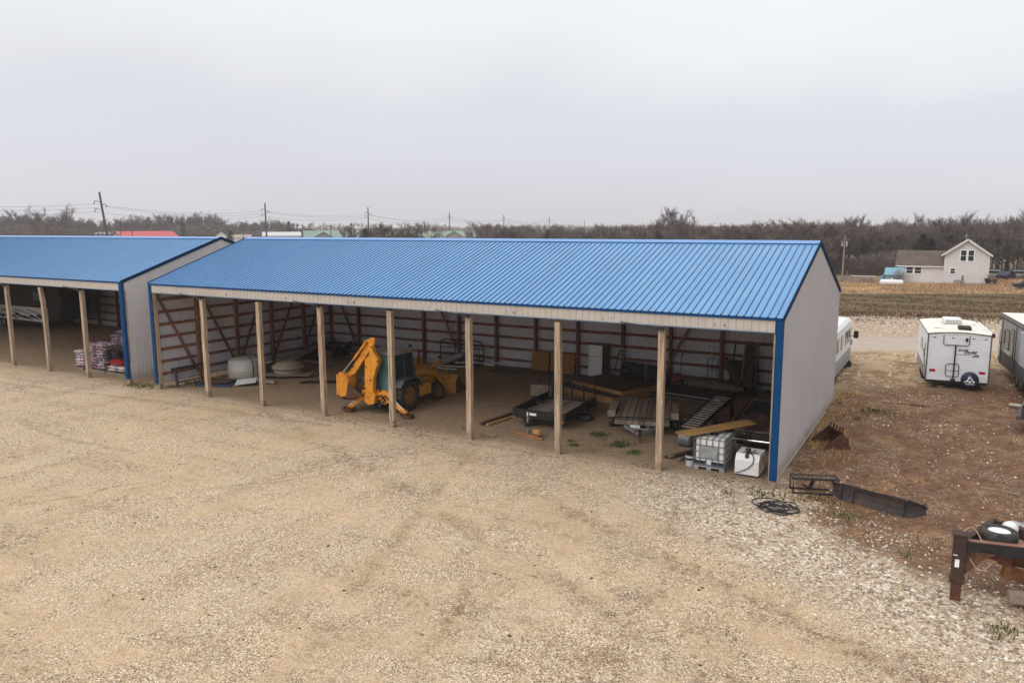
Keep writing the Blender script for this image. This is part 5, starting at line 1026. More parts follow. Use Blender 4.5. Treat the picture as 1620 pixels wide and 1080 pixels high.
M().tube([L_(P0)+Vector((.0+.42*u, .05+.15*sin(pi*u), .20+.22*sin(pi*u)-.12*u)) for u in np.linspace(0, 1, 12)], .011, 6).tube([(.2+.4*u, -.13, 1.0-.22*sin(pi*u)) for u in np.linspace(0, 1, 10)], .009, 6).obj('cable', m_rope, t)
bx_ = r2.lerp(a, .12)+Vector((.35, -.25, .1)); M().lathe([(-.02, .16), (.05, .16), (.12, .12), (.16, .05)], bx_, 'z', 14).obj('white_cap', m_white, t, smooth=True)
m = M(); m.beam(r2+Vector((.3, -.05, .1)), r2+Vector((1.0, -.45, .1)), .2, .08).tube([bx_+Vector((.1, 0, .05)), bx_+Vector((.3, .1, .2)), bx_+Vector((.5, -.1, .1))], .015, 6); m.obj('winch', m_steel, t)
M().rbox(r2+Vector((1.0, -.3, 0)), (.9, .12, .03), rz=-.5).obj('orange_strap', m_orangewood, t)
d_ = (r1-a).normalized(); n_ = Vector((-d_.y, d_.x, 0)); cpt = a+d_*.85+n_*.35
M().rbox(cpt+Vector((.1, 0, -.40)), (.14, .14, .70)).rbox(cpt+d_*.9-n_*.4+Vector((0, 0, -.55)), (.18, .18, 1.1)).obj('drop_upright', pm('orange_rust', (.16, .065, .025), .85, 0, .35, 6), t, bevel=.006)
M().beam(cpt+Vector((0, 0, -.55)), cpt+d_*1.3-n_*.35+Vector((0, 0, -.85)), .1, .26).beam(cpt+n_*.3+Vector((0, 0, -.35)), cpt+d_*1.8+n_*.1+Vector((0, 0, -.35)), .1, .4).obj('lower_beam', pm('orange_rust2', (.14, .055, .022), .85, 0, .35, 6), t, bevel=.006)
M().rbox(cpt+d_*.1-n_*.02+Vector((-.25, 0, -.22)), (.55, .4, .2), ry=.25, rz=.1).obj('hitch_plate', m_red if False else pm('dull_red', (.14, .03, .025), .7), t)
M().rbox(cpt+d_*1.25+Vector((0, 0, -.15)), (1.1, .6, .06), rz=.1).rbox(cpt+d_*1.3-n_*.1+Vector((0, 0, -.3)), (.9, .5, .2), rz=.1).obj('tool_tray', m_black, t, bevel=.02)
jf = cpt+d_*.9-n_*.4; M().rbox((jf.x, jf.y, .16), (.5, .4, .3), rz=.1).obj('jack_foot', pm('orange_rust3', (.15, .06, .025), .85, 0, .35, 6), t, bevel=.01)
qb = gp(1606, 965); o = M().rbox((0, 0, 0), (.5, .26, .2), rz=.15).obj('timber_block', m_oldwood, bevel=.015); o.location = G3(qb.x+.1, qb.y, .12); tag(o, 'weathered timber block under the jack foot of the gooseneck trailer', 'timber block')
# dark pickup at the right edge and pale board
t = T('pickup_truck', 'dark pickup truck whose bumper end just enters at the right edge', 'pickup', (35.95, 10.6, HG(36, 10.6)), -.12)
m_pk = pm('dark_brown_grey_paint', (.045, .035, .033), .4, 0, .1, 3, coat=.4)
M().prism([(.08, .55), (.08, 1.10), (1.9, 1.18), (1.95, 1.12), (1.95, .45), (.3, .45)], 'y', -.95, .95).box(3.6, 5.4, -.95, .95, .45, 1.12).box(1.95, 3.6, -.95, .95, .42, 1.15).obj('body', m_pk, t, bevel=.06)
M().prism([(1.9, 1.15), (2.3, 1.72), (3.3, 1.76), (3.7, 1.14)], 'y', -.80, .80).obj('cab', m_pk, t, bevel=.05); M().prism([(1.98, 1.2), (2.32, 1.66), (3.28, 1.70), (3.6, 1.2)], 'y', -.815, .815).obj('side_window', m_glass, t)
M().box(-.06, .10, -.97, .97, .50, .68).obj('bumper', m_darkgrey, t, bevel=.03); M().box(-.065, -.05, -.9, .9, .6, .63).obj('bumper_strip', m_steel, t); M().box(.05, .075, -.9, -.6, .8, .98).box(.05, .075, .6, .9, .8, .98).obj('headlight', m_chrome, t)
for sx in (-1, 1):
    for xx in (1.0, 4.4): wheel(t, (xx, sx*.82, .38), .38, .25, ax='y')
q = gp(1597, 646); o = M().rbox((0, 0, 0), (2.2, .28, .05), rz=-.25).obj('pale_board', pm('pale_weathered_board', (.5, .45, .40), .8)); o.location = G3(q.x+1.05, q.y-.2, .16); tag(o, 'long pale board on the ground behind the dark pickup', 'board')
board((31.9, 3.9, .03), (32.9, 3.7, .05), .05, .04, m_oldwood, 'stick', 'short stick on the bare brown soil beyond the plow blade', 'stick')
board((31.2, 12.5, .34), (32.8, 12.7, .36), .06, .04, m_rust, 'rusty_bar', 'rusty bar on the ground between the shed and the white camper', 'bar')
board((34.6, 3.2, .04), (35.6, 3.0, .06), .05, .04, m_oldwood, 'stick', 'thin stick on the soil left of the dark pickup', 'stick')

# ------------------------------------------------------------ white camper
t = T('white_camper', 'white ribbed travel camper with a round navy spare-wheel cover on its back wall', 'camper', (33.85, 16.5, HG(33.8, 16.5)-.02), .105)
w = 1.225; Lc = 6.0; zb, zt = .44, 2.58
m_alu = NB('ribbed_white_aluminium'); px_ = m_alu.xyz(m_alu.pos(False)); sw_ = m_alu.math('FRACT', m_alu.math('MULTIPLY', px_[2], 8.5)); m_alu.set('Base Color', m_alu.mix(m_alu.step(m_alu.noise(m_alu.pos(False), 1.5, 3), .4, .7), (.80, .81, .84), (.76, .76, .79))); m_alu.set('Roughness', .4); m_alu = m_alu.m
# horizontally ribbed rear and side skins: real ribs
def ribbed(x0, x1, yf, zb, zt, nrm, arch=0, pitch=.092):
    m = M(); z = zb; P = []
    while z < zt-1e-4:
        z2 = min(z+pitch, zt); P += [(z, 0), (z+.006, .020), (z2-.016, .020), (z2-.010, .0)]; z = z2
    P.append((zt, 0)); n = len(P)
    return P
def rskin(u0, u1, zb, zt, axis_, at, sgn, name, mat, par):
    P = ribbed(0, 0, 0, zb, zt, 0); m = M(); vs = []; n = len(P)
    for u in (u0, u1):
        for z, d in P: vs.append((u, at+sgn*d, z) if axis_ == 'x' else (at+sgn*d, u, z))
    for u in (u0, u1):
        for z, d in P: vs.append((u, at-sgn*.01, z) if axis_ == 'x' else (at-sgn*.01, u, z))
    m.add(vs, [(i, i+1, n+i+1, n+i) for i in range(n-1)]+[(2*n+i, 3*n+i, 3*n+i+1, 2*n+i+1) for i in range(n-1)]); return m.obj(name, mat, par)
rskin(-w, w, zb, zt-.02, 'x', 0, -1, 'rear_wall', m_alu, t)
rskin(0, Lc-.5, zb+.45, zt-.02, 'y', -w, -1, 'side_wall', m_alu, t); rskin(0, Lc-.5, zb+.45, zt-.02, 'y', w, 1, 'side_wall', m_alu, t)
for sx in (-1, 1): M().box(sx*w-.012, sx*w+.012, .0, Lc-.35, zb, zb+.455).obj('lower_side_panel', m_grayp, t)
m = M(); m.prism([(Lc-.5, zb), (Lc-.1, zb), (Lc+.15, zb+.7), (Lc-.05, zt-.35), (Lc-.5, zt)], 'x', -w, w); m.obj('front_cap', m_white, t, bevel=.03)
m = M(); n = 10; vs = []
for y in (-.04, Lc-.35):
    for i in range(n+1): x = -w-.03+i*(2*w+.06)/n; vs.append((x, y, zt+.10*(1-(x/w)**2)*.9))
vs += [(v[0], v[1], zt-.03) for v in vs]; n1 = n+1; fs = [(i, i+1, n1+i+1, n1+i) for i in range(n)]+[(i, 2*n1+i, 2*n1+i+1, i+1) for i in range(n)]+[(n1+i, n1+i+1, 3*n1+i+1, 3*n1+i) for i in range(n)]+[(0, n1, 3*n1, 2*n1), (n, 2*n1+n, 3*n1+n, n1+n)]
m.add(vs, fs); m.obj('roof_membrane', m_whitewarm, t, smooth=True, ang=40)
m = M(); m.tube([(-w-.02+i*(2*w+.04)/n, -.055, zt-.012+.10*(1-((-w-.02+i*(2*w+.04)/n)/w)**2)*.9) for i in range(n+1)], .022, 6)
for sx in (-1, 1): m.beam((sx*(w+.012), -.02, zb), (sx*(w+.012), -.02, zt), .05, .05).beam((sx*(w+.03), -.02, zt-.03), (sx*(w+.03), Lc-.4, zt-.03), .03, .05)
m.obj('edge_trim', m_darkgrey, t)
M().box(-w, w, .02, .12, zb-.12, zb-.003).box(-.9, .9, .1, Lc-.3, zb-.14, zb-.02).obj('chassis', m_black, t)
m = M().rbox((.02, 3.6, zt+.22), (.80, 1.05, .26)); m.obj('air_conditioner', m_white, t, bevel=.07); mg = M(); [mg.box(-.28+i*.06, -.26+i*.06, 3.065, 3.072, zt+.14, zt+.30) for i in range(11)]; mg.box(-.36, .40, 3.1, 4.1, zt+.06, zt+.10); mg.obj('grille', m_darkgrey, t)
M().rbox((.30, 1.15, zt+.16), (.52, .52, .16), rx=.08).obj('dark_roof_vent', m_dark, t, bevel=.04); M().rbox((.85, 3.6, zt+.08), (.35, .35, .07)).rbox((-.7, 1.6, zt+.085), (.36, .36, .02)).obj('white_roof_vent', m_white, t, bevel=.02)
M().tube([(w+.06, .1, zt+.02), (w+.06, 4.6, zt+.02)], .065, 10).obj('awning_roll', m_white, t, smooth=True); M().box(w+.02, w+.14, .03, .12, zt-.10, zt+.09).obj('awning_end', m_black, t)
m = M(); f_ = lambda x, z: (x, -.075, z)
m.tube([f_(-.62, zt-.06), f_(-.62, zt-.44), f_(-.56, zt-.50), f_(.34, zt-.50), f_(.40, zt-.44), f_(.40, zt-.06)], .016, 8)
m.tube([f_(-.46, zb+.28), f_(-.46, zb+.72), f_(-.40, zb+.79), f_(.0, zb+.79), f_(.06, zb+.72), f_(.06, zb+.28), f_(0, zb+.21), f_(-.40, zb+.21)], .016, 8, closed=True); m.tube([f_(-.46, zb+.48), f_(.06, zb+.48)], .012, 6)
m.obj('rear_tube_frame', m_ink, t); M().beam((-.14, -.085, zb+.02), (-.13, -.085, zt-.48), .055, .055, (0, 1, 0)).box(-.24, -.05, -.12, -.02, zb-.04, zb+.10).obj('rear_post', m_ink, t, bevel=.01)
for sx in (-1, 1): M().box(sx*.98-.12, sx*.98+.12, -.035, -.014, zb+.38, zb+.50).obj('tail_light', m_redlens, t, bevel=.006)
for x in (-.98, -.25, .55, 1.02): M().box(x-.05, x+.05, -.03, -.014, zt-.20, zt-.16).obj('clearance_light', pm('dark_red_lens', (.10, .01, .01), .3), t)
M().box(.24, .34, -.06, -.014, zt-.26, zt-.16).lathe([(-.10, .035), (-.02, .05)], (.29, 0, zt-.28), 'y', 10).obj('porch_light', m_ink, t)
M().box(.85, 1.15, -.032, -.016, zb+.24, zb+.36).obj('number_plate', m_wpaint, t)
sp_ = M().lathe([(-.20, .001), (-.20, .30), (-.17, .345), (-.05, .355), (-.02, .33)], (.52, 0, zb+.12), 'y', 36).obj('spare_wheel_cover', m_navy, t, smooth=True)
# emblem on the cover: white peaks with lettering below
m = M()
for p_ in ([(-.20, -.10), (-.10, .02), (-.07, -.03), (-.03, -.10)], [(-.10, .03), (-.05, .16), (-.03, .10), (-.02, -.02)], [(-.035, .20), (-.02, .08), (.02, .06), (.0, .15)], [(.03, .15), (.05, -.02), (.12, -.10), (.09, .02)], [(-.08, -.12), (-.02, -.06), (.04, -.06), (.06, -.12), (0, -.14)], [(.10, -.10), (.14, -.02), (.20, -.10), (.17, -.13)], [(-.24, -.13), (-.20, -.07), (-.16, -.13)]):
    m.prism([(.52+a_, zb+.13+c_) for a_, c_ in p_], 'y', -.206, -.202)
m.obj('emblem', m_wpaint, sp_)
text_obj('WILDERNESS', .062, m_wpaint, sp_, (.52, -.205, zb-.065), (pi/2, 0, 0), 'cover_lettering', .002, bold=.002)
text_obj('SALEM', .13, m_ink, t, (.17, -.026, zb+1.42), (pi/2, 0, 0), 'lettering', .002, .35, .004); text_obj('CRUISE', .155, m_ink, t, (.45, -.026, zb+1.33), (pi/2, 0, 0), 'lettering', .002, .35, .006); text_obj('LITE', .13, m_ink, t, (.66, -.026, zb+1.18), (pi/2, 0, 0), 'lettering', .002, .35, .006)
M().box(-.08, .50, -.028, -.014, zb+1.22, zb+1.235).obj('underline', m_ink, t)
for y0, y1, z0, z1 in ((.9, 1.5, 1.35, 1.95), (2.6, 3.6, 1.45, 1.95)):
    for sx in (-1, 1): M().box(sx*(w+.016)-.015, sx*(w+.016)+.015, y0, y1, z0, z1).obj('side_window', m_glass, t, bevel=.01)
m = M()
for i in range(5): m.tube([(-w-.03, .5+i*.25, .95+.14*i), (-w-.03, .62+i*.25, 1.05+.14*i), (-w-.03, .85+i*.25, 1.02+.14*i)], .028, 6)
m.obj('side_swirl_graphic', m_darkgrey, t)
for sx in (-1, 1):
    for yy in (2.3, 3.1): wheel(t, (sx*(w-.10), yy, .36), .36, .22, rim=m_whitep)
m = M(); m.beam((-.5, Lc-.3, .42), (0, Lc+1.1, .42), .08, .12).beam((.5, Lc-.3, .42), (0, Lc+1.1, .42), .08, .12); m.obj('tongue', m_black, t); M().box(-.9, -.85, .15, .2, .0, .4).box(.85, .9, .15, .2, .0, .4).obj('stabiliser_leg', m_black, t)

# ------------------------------------------------------------ grey camper at the right edge
A = Vector((35.62, 21.8)); B = Vector((36.55, 14.4)); dv = (B-A); rz = math.atan2(dv.y, dv.x)
t = T('grey_camper', 'tan and charcoal travel camper with tall windows, cut off at the right edge', 'camper', (A.x, A.y, HG(A.x, A.y)-.02), rz)   # +x runs towards the camera, outer side faces -y local
m_tanp = pm('warm_grey_skin', (.33, .30, .29), .45, 0, .05, 2); L = 8.2
# local -y is the side we see (west)
s_ = -1
def side(x0, x1, z0, z1, mat, name, off=0, bev=0, th=.02): return M().box(x0, x1, -th-off, -off, z0, z1).obj(name, mat, t, bevel=bev)
m = M().box(.5, L, 0, 2.4, .45, 1.12); m.obj('lower_body', m_darkgrey, t); m = M().box(.5, L, .001, 2.399, 1.123, 2.75); m.obj('upper_body', m_tanp, t)
M().prism([(-.12, .62), (.5, .45), (.5, 2.7), (.22, 2.62), (-.20, 1.5)], 'y', .0, 2.4).obj('front_cap', m_tanp, t, bevel=.03); M().prism([(-.10, .55), (.5, .45), (.5, 1.1), (-.2, 1.25)], 'y', -.006, -.002).obj('front_skirt', m_darkgrey, t)
M().box(.1, L, -.01, 2.41, 2.85, 2.92).obj('roof_membrane', m_whitewarm, t, bevel=.02); m = M().box(.05, L, -.04, .0, 2.66, 2.90).box(.05, L, 2.4, 2.44, 2.66, 2.90); m.obj('roof_edge', m_darkgrey, t); M().box(.05, L, -.055, -.041, 2.80, 2.83).obj('edge_stripe', m_steel, t)
for x in (.52, 3.7): side(x, x+.06, .45, 2.7, m_darkgrey, 'seam_trim', .0, 0, .03)
for x0, x1, z0, z1 in ((.9, 1.30, 1.55, 2.2), (1.55, 2.35, 1.35, 2.3), (2.75, 3.35, 1.15, 2.45)): o = side(x0, x1, z0, z1, m_darkgrey, 'window_frame', .0, .01, .03); o2 = M().box(x0+.05, x1-.05, -.036, -.03, z0+.05, z1-.05).obj('pane', m_glass, o)
o = M().prism([(-.02, 1.3), (.45, 1.0), (.3, 1.5)], 'y', -.012, -.004).obj('corner_graphic', m_darkgrey, t); M().box(-.05, .3, -.03, .0, .75, 1.35).obj('hatch', m_white, t, bevel=.03); M().box(1.4, 3.0, -.03, -.004, 1.13, 1.33).obj('pale_stripe', m_whitep, t, bevel=.02)
M().box(5.2, 7.6, -.14, 0, .95, 2.62).obj('slide_out', pm('pale_blue_grey', (.42, .43, .47), .4), t, bevel=.03); M().box(5.2, 7.6, -.16, -.142, .7, 1.2).obj('slide_skirt', m_darkgrey, t)
for x in (1.6, 2.4): M().lathe([(0, .08), (.05, .08), (.18, .05)], (x, .7, 2.92), 'z', 10).obj('roof_vent', m_ink, t)
for xx in (4.3, 5.2):
    for yy in (.12, 2.28): wheel(t, (xx, yy, .37), .37, .22, ax='y', rim=m_steel)
M().box(.4, L, .3, 2.1, .3, .45).obj('chassis', m_black, t)

# ------------------------------------------------------------ motorhome behind the end wall
t = T('motorhome', 'white motorhome with grey stripes and a black mirror, showing past the end wall', 'motorhome', (27.75, 13.6, HG(28, 15)), 0)
w = 1.22; L = 7.2
sec = [(0, .45, 2.72, 0), (5.9, .45, 2.78, 0), (6.5, .45, 2.74, 0), (6.9, .50, 2.60, .06), (7.1, .55, 1.60, .10), (7.35, .55, 1.15, .14)]
m = M(); vs = []
for y, z0, z1, ins in sec: vs += [(-w+ins, y, z0), (-w+ins, y, z1-.18), (-w+ins+.14, y, z1-.03), (-.4, y, z1+.03), (.4, y, z1+.03), (w-ins-.14, y, z1-.03), (w-ins, y, z1-.18), (w-ins, y, z0)]
k = 8; fs = [tuple(range(k)), tuple(range(len(vs)-k, len(vs)))[::-1]]
for i in range(len(sec)-1): fs += [(i*k+j, (i+1)*k+j, (i+1)*k+(j+1) % k, i*k+(j+1) % k) for j in range(k)]
m.add(vs, fs).obj('body', m_white, t, smooth=True, ang=40)
for y0, y1 in ((1.2, 1.9), (2.6, 3.3), (4.2, 4.6), (4.95, 5.25), (5.6, 6.5)):
    for sx in (-1, 1): M().box(sx*w-.02*(sx < 0), sx*w+.02*(sx > 0), y0, y1, 1.55, 2.22).obj('side_window', m_glass, t, bevel=.006)
m = M(); m.box(w, w+.012, 0, 6.8, .55, .95).box(w, w+.014, 0, 6.8, 1.08, 1.18); m.obj('grey_stripe', m_grayp, t); M().box(w, w+.018, 0, 6.8, 1.0, 1.03).box(w, w+.018, 0, 6.8, .47, .52).obj('dark_stripe', m_darkgrey, t)
M().prism([(6.92, 2.45), (7.12, 1.62), (7.15, 1.62), (6.95, 2.48)], 'x', -.95, .95).obj('windscreen', m_glass, t)
M().box(w+.12, w+.34, 6.75, 6.83, 1.62, 2.0).tube([(w, 6.8, 1.7), (w+.15, 6.8, 1.75)], .02, 6).obj('mirror', m_ink, t, bevel=.02); M().rbox((w-.06, 7.15, 1.35), (.16, .5, .3)).obj('hood_corner', m_grayp, t, bevel=.04)
for sx in (-1, 1):
    for yy in (1.6, 6.0): wheel(t, (sx*(w-.16), yy, .38), .38, .24)
q = gp(1334, 579); t = T('battery_box', 'small black box with a strap on the gravel beside the motorhome', 'box', (q.x, q.y, HG(q.x, q.y)))
M().box(-.38, .38, -.15, .2, .02, .24).obj('case', m_black, t, bevel=.02); M().box(-.06, .06, -.158, .208, .24, .26).obj('strap', m_darkgrey, t); M().box(-.32, -.2, -.1, .1, .24, .32).box(.2, .32, -.1, .1, .24, .32).obj('terminal_cap', m_dark, t)
# ------------------------------------------------------------ house and yard in the distance
hb = gp(1490, 448); sc = .1037; zg = hb.z
def hx(px): return hb.x+(px-1490)*sc
t = T('white_farmhouse', 'pale two-storey farmhouse with a brown-roofed side wing, in front of the woods', 'house', (hb.x, hb.y, zg))
m_hw = pm('pale_clapboard', (.62, .59, .60), .7, 0, .04, 1, dirt=(.52, .49, .48), dsc=.5); m_hr = pm('brown_shingles', (.105, .075, .065), .9, 0, .2, 1.5, dirt=(.15, .11, .10), dsc=.8)
X = lambda px: (px-1490)*sc
gw0, gw1 = X(1491), X(1551); gm = (gw0+gw1)/2; ez, rz_ = 4.75, 7.0
M().prism([(gw0, -.3), (gw1, -.3), (gw1, ez), (gm, rz_), (gw0, ez)], 'y', 0, 8.5).obj('gable_wall', m_hw, t)
wg0 = X(1427.5); M().prism([(.6, -.3), (.6, 2.75), (3.8, 4.95), (7, 2.75), (7, -.3)], 'x', wg0, gw0-.01).obj('wing_wall', m_hw, t)
for a, b in (((gw0-.45, ez-.25), (gm, rz_+.12)), ((gw1+.45, ez-.25), (gm, rz_+.12))):
    M().beam((a[0], 4.1, a[1]+.08), (b[0], 4.1, b[1]+.08), 9.2, .14, (0, 0, 1)).obj('roof', m_hr, t); M().beam((a[0], -.56, a[1]), (b[0], -.56, b[1]), .06, .22, (0, 0, 1)).obj('rake_board', m_white, t)
M().beam(((wg0+gw0)/2-.3, .25, 2.72), ((wg0+gw0)/2-.3, 3.9, 5.15), gw0-wg0+.55, .12, (0, 0, 1)).beam(((wg0+gw0)/2-.3, 7.4, 2.72), ((wg0+gw0)/2-.3, 3.9, 5.15), gw0-wg0+.55, .12, (0, 0, 1)).obj('wing_roof', m_hr, t)
M().box(wg0-.55, gw0-.05, .15, .24, 2.58, 2.74).obj('gutter', m_white, t); M().box(X(1492), X(1493), 5, 8, 4.4, 4.5).obj('flashing', m_darkgrey, t)
def win(px0, py0, px1, py1, n, y=0, base=448):
    x0, x1 = X(px0), X(px1); z1, z0 = (base-py0)*sc, (base-py1)*sc
    f = M().box(x0, x1, y-.06, y-.003, z0, z1).obj('window', m_white, t); ww = (x1-x0)/n
    for i in range(n): M().box(x0+i*ww+.16, x0+(i+1)*ww-.16, y-.075, y-.061, z0+.16, z1-.16).obj('pane', m_glass, f); M().box(x0+i*ww+.16, x0+(i+1)*ww-.16, y-.09, y-.076, (z0+z1)/2-.03, (z0+z1)/2+.03).obj('sash_bar', m_white, f)
win(1511.4, 394.6, 1531.7, 413.6, 2); win(1499, 423, 1508, 433.5, 1); win(1437, 422.8, 1461, 435, 2, .6)
M().tube([(gm-.3, 1.0, rz_), (gm-.3, 1.0, rz_+1.1)], .05, 6).tube([(gm-.55, 1.0, rz_+.7), (gm-.05, 1.0, rz_+.75)], .03, 6).obj('antenna', m_steel, t); M().box(gm-.9, gm-.4, 2.5, 3.0, rz_-.5, rz_+.3).obj('chimney', m_dark, t)
M().box(X(1551), X(1551.8), -.05, -.0, 0, ez-.2).obj('downspout', m_white, t)
t = T('air_conditioning_unit', 'grey outdoor cooling unit against the farmhouse gable wall', 'air conditioner', (hx(1512), hb.y-.9, zg)); M().box(-.65, .45, -.4, .4, -.1, .62).obj('case', m_grayp, t, bevel=.03); M().lathe([(.62, .3), (.66, .3)], (-.1, 0, 0), 'z', 14).obj('fan_guard', m_dark, t)
m = M(); random.seed(4)
for i in range(16): m.rbox((random.uniform(-.6, .6), random.uniform(-.4, .4), random.uniform(.1, .6)), (random.uniform(.2, .8), .3, random.uniform(.1, .5)), random.uniform(-.5, .5), random.uniform(-.5, .5), random.uniform(0, 3))
m.beam((-.2, 0, .2), (-.6, .1, 1.4), .06, .06); o = m.obj('junk_heap', m_dark); o.location = (hx(1555), hb.y-.4, zg+.1); tag(o, 'dark heap of junk against the right corner of the farmhouse', 'junk heap')
# blue shed, propane tank, panel fence
q = gp(1408, 447); t = T('blue_shed', 'small pale blue metal shed left of the farmhouse', 'shed', (q.x, q.y, q.z)); m_bs = pm('pale_blue_metal', (.16, .33, .40), .5, 0, .15, 1, dirt=(.3, .42, .46), dsc=1.5)
M().box(-1.1, 1.75, 0, 3, 0, 1.35).obj('wall', m_bs, t); M().prism([(-.25, 1.3), (1.5, 2.45), (3.25, 1.3)], 'x', -.95, 1.85).obj('roof', m_bs, t)
M().prism([(-1.75, .9), (-.97, 1.35), (-.97, .0), (-1.6, .0)], 'y', .2, 2.6).obj('lean_to', m_bs, t); M().box(-1.0, -.85, -.03, -.005, .1, 1.4).obj('door_edge', m_ink, t); m = M(); [m.box(-1.1, 1.75, -.03, -.01, z, z+.05) for z in (.45, .9, 1.3)]; m.obj('wall_rib', m_teal, t)
q = gp(1410, 452.3); t = T('propane_tank', 'white horizontal gas tank on the dry grass before the blue shed', 'gas tank', (q.x, q.y, q.z)); a_ = 1.72
M().lathe([(-a_, .001), (-a_+.05, .2), (-a_+.18, .36), (-a_+.34, .42), (a_-.34, .42), (a_-.18, .36), (a_-.05, .2), (a_, .001)], (0, 0, .60), 'x', 24).obj('vessel', m_white, t, smooth=True); M().box(-1, -.8, -.3, .3, 0, .3).box(.8, 1, -.3, .3, 0, .3).obj('leg', m_conc, t); M().lathe([(1.0, .14), (1.15, .14), (1.2, .05)], (0, 0, 0), 'z', 12).obj('dome_cap', m_white, t)
a = gp(1328, 446); b = gp(1387, 447); t = T('low_junk_fence', 'low grey panel fence with a pale top rail, left of the blue shed', 'fence', (a.x, a.y, a.z)); dx_ = b.x-a.x
m = M(); random.seed(3)
for i in range(22): x = i*dx_/22; m.box(x, x+dx_/22-.06, -.03-.03*(i % 2), .03, 0, random.uniform(.75, 1.15))
m.obj('panel', pm('weathered_grey_panel', (.17, .15, .14), .85, 0, .4, 1.2, dirt=(.38, .36, .34), dsc=1.5), t); M().box(dx_*.3, dx_, -.12, -.07, 1.05, 1.16).obj('top_rail', m_whitep, t)
# pole with transformer
q = far(1337.5, 141); t = T('utility_pole', 'wooden utility pole with a transformer, just right of the shed roof', 'utility pole', (q.x, q.y, q.z)); m_pole = pm('grey_pole_wood', (.25, .20, .17), .9, 0, .2, 2)
hp = zat(1337.5, 373, 141)-q.z; M().tube([(0, 0, -.5), (.05, 0, hp)], [.16, .11], 8).obj('pole', m_pole, t, smooth=True); M().lathe([(hp-1.75, .18), (hp-1.0, .18), (hp-.95, .1)], (.38, 0, 0), 'z', 12).lathe([(hp-1.75, .16), (hp-1.05, .16)], (-.3, 0, 0), 'z', 12).obj('transformer', m_steel, t); M().beam((-.7, 0, hp-.8), (.8, 0, hp-.7), .1, .1).obj('cross_arm', m_pole, t)
t = T('short_post', 'short pale post standing just right of the transformer pole', 'post', (q.x+.75, q.y-.2, q.z)); M().tube([(0, 0, -.2), (0, 0, 1.9)], .07, 8).obj('shaft', m_pole, t)
# distant vehicles
def far_car(px, py, label, mat, rz=0, sc_=1, cat='car'):
    q = gp(px, py); t = T('parked_car', label, cat, (q.x, q.y, q.z), rz); 
    M().prism([(-2.2, .35), (-2.25, .8), (-1.3, .92), (-.7, 1.42), (.8, 1.45), (1.4, .98), (2.15, .9), (2.25, .4)], 'y', -.88, .88).obj('body', mat, t, bevel=.08); M().prism([(-1.2, .95), (-.68, 1.36), (.76, 1.38), (1.3, .98)], 'y', -.90, .90).obj('window_band', m_glass, t)
    for x in (-1.4, 1.4):
        for y in (-.8, .8): M().lathe([(-.1, .33), (.1, .33)], (x, y, .33), 'y', 16).obj('wheel', m_rubber, t)
    return t
far_car(1572, 440, 'grey car parked under the bare trees, right of the farmhouse', m_grayp); far_car(1591, 441.5, 'dark blue car with a pale bonnet, right of the farmhouse', m_navy, 1.2)
far_car(1611, 440.5, 'silver car nearly hidden by tall dry grass at the far right', m_steel, .05); far_car(1630, 457.5, 'black car cut by the right edge, on the dry grass', m_ink, .1)
# far buildings seen over the ridge
def gable(name, label, cat, pxc, dist, wpx, zr, ze, depth, mr, mw, rz=0, ridge='x', dz=0):
    p = far(pxc, dist); d = (Vector((p.x, p.y))-Vector((CX, CY))); ang = math.atan2(d.y, d.x)-pi/2+rz; w = wpx*dist/FPX
    t = T(name, label, cat, (p.x, p.y, p.z), ang); z0 = -p.z
    if ridge == 'x':
        M().prism([(0, 0), (0, ze+z0), (depth/2, zr+z0-.1), (depth, ze+z0), (depth, 0)], 'x', -w/2, w/2).obj('wall', mw, t)
        for s in (0, 1): M().beam((0, depth*s-(.3 if not s else -.3), ze+z0-.05), (0, depth/2, zr+z0), w+.8, .1, (0, 0, 1)).obj('roof', mr, t)
    else:
        M().prism([(-w/2, 0), (-w/2, ze+z0), (0, zr+z0-.1), (w/2, ze+z0), (w/2, 0)], 'y', 0, depth).obj('wall', mw, t)
        for s in (-1, 1): M().beam((s*(w/2+.3), depth/2, ze+z0-.05), (0, depth/2, zr+z0), depth+.8, .12, (0, 0, 1)).obj('roof', mr, t)
    return t
m_redroof = pm('red_roof', (.50, .06, .06), .5, 0, .05, .2); m_tanw = pm('tan_wall', (.34, .30, .25), .8); m_green = pm('pale_green_roof', (.19, .27, .21), .6, 0, .06, .1); m_ggw = pm('grey_tan_wall', (.30, .27, .26), .8); m_wr = pm('white_roof', (.55, .55, .55), .6)
t = gable('red_roofed_building', 'tan building with a bright red roof, beyond the left shed', 'building', 240, 300, 78, 6.3, 4.0, 13, m_redroof, m_tanw, rz=.42)
gable('green_roofed_shed', 'long storage building with a pale green roof, first behind the long shed ridge', 'storage building', 527, 330, 84, 6.0, 3.3, 16, m_green, m_ggw, rz=.1)
gable('gabled_annex', 'gabled grey end building with green eaves, at the left of the green-roofed storage building', 'storage building', 511, 322, 27, 5.6, 3.4, 8, m_green, m_ggw, ridge='y')
gable('green_roofed_shed', 'pale green roofed building between the dark bushes and the round bare tree', 'storage building', 640, 340, 62, 5.6, 3.4, 14, m_green, m_ggw)
gable('gabled_annex', 'small gabled grey building peeping over the ridge left of the round bare tree', 'storage building', 643, 325, 20, 5.6, 3.6, 8, m_green, m_ggw, ridge='y')
gable('green_roofed_shed', 'pale green roofed building right of the round bare tree', 'storage building', 722, 340, 84, 5.5, 3.2, 14, m_green, m_wr)
gable('gabled_annex', 'gabled grey building directly behind the fourth tall line pole', 'storage building', 718, 325, 24, 5.6, 3.6, 8, m_green, m_ggw, ridge='y')
gable('white_metal_building', 'white metal building at the foot of the second tall line pole', 'building', 445, 350, 54, 5.4, 3.8, 12, m_wr, m_wr)
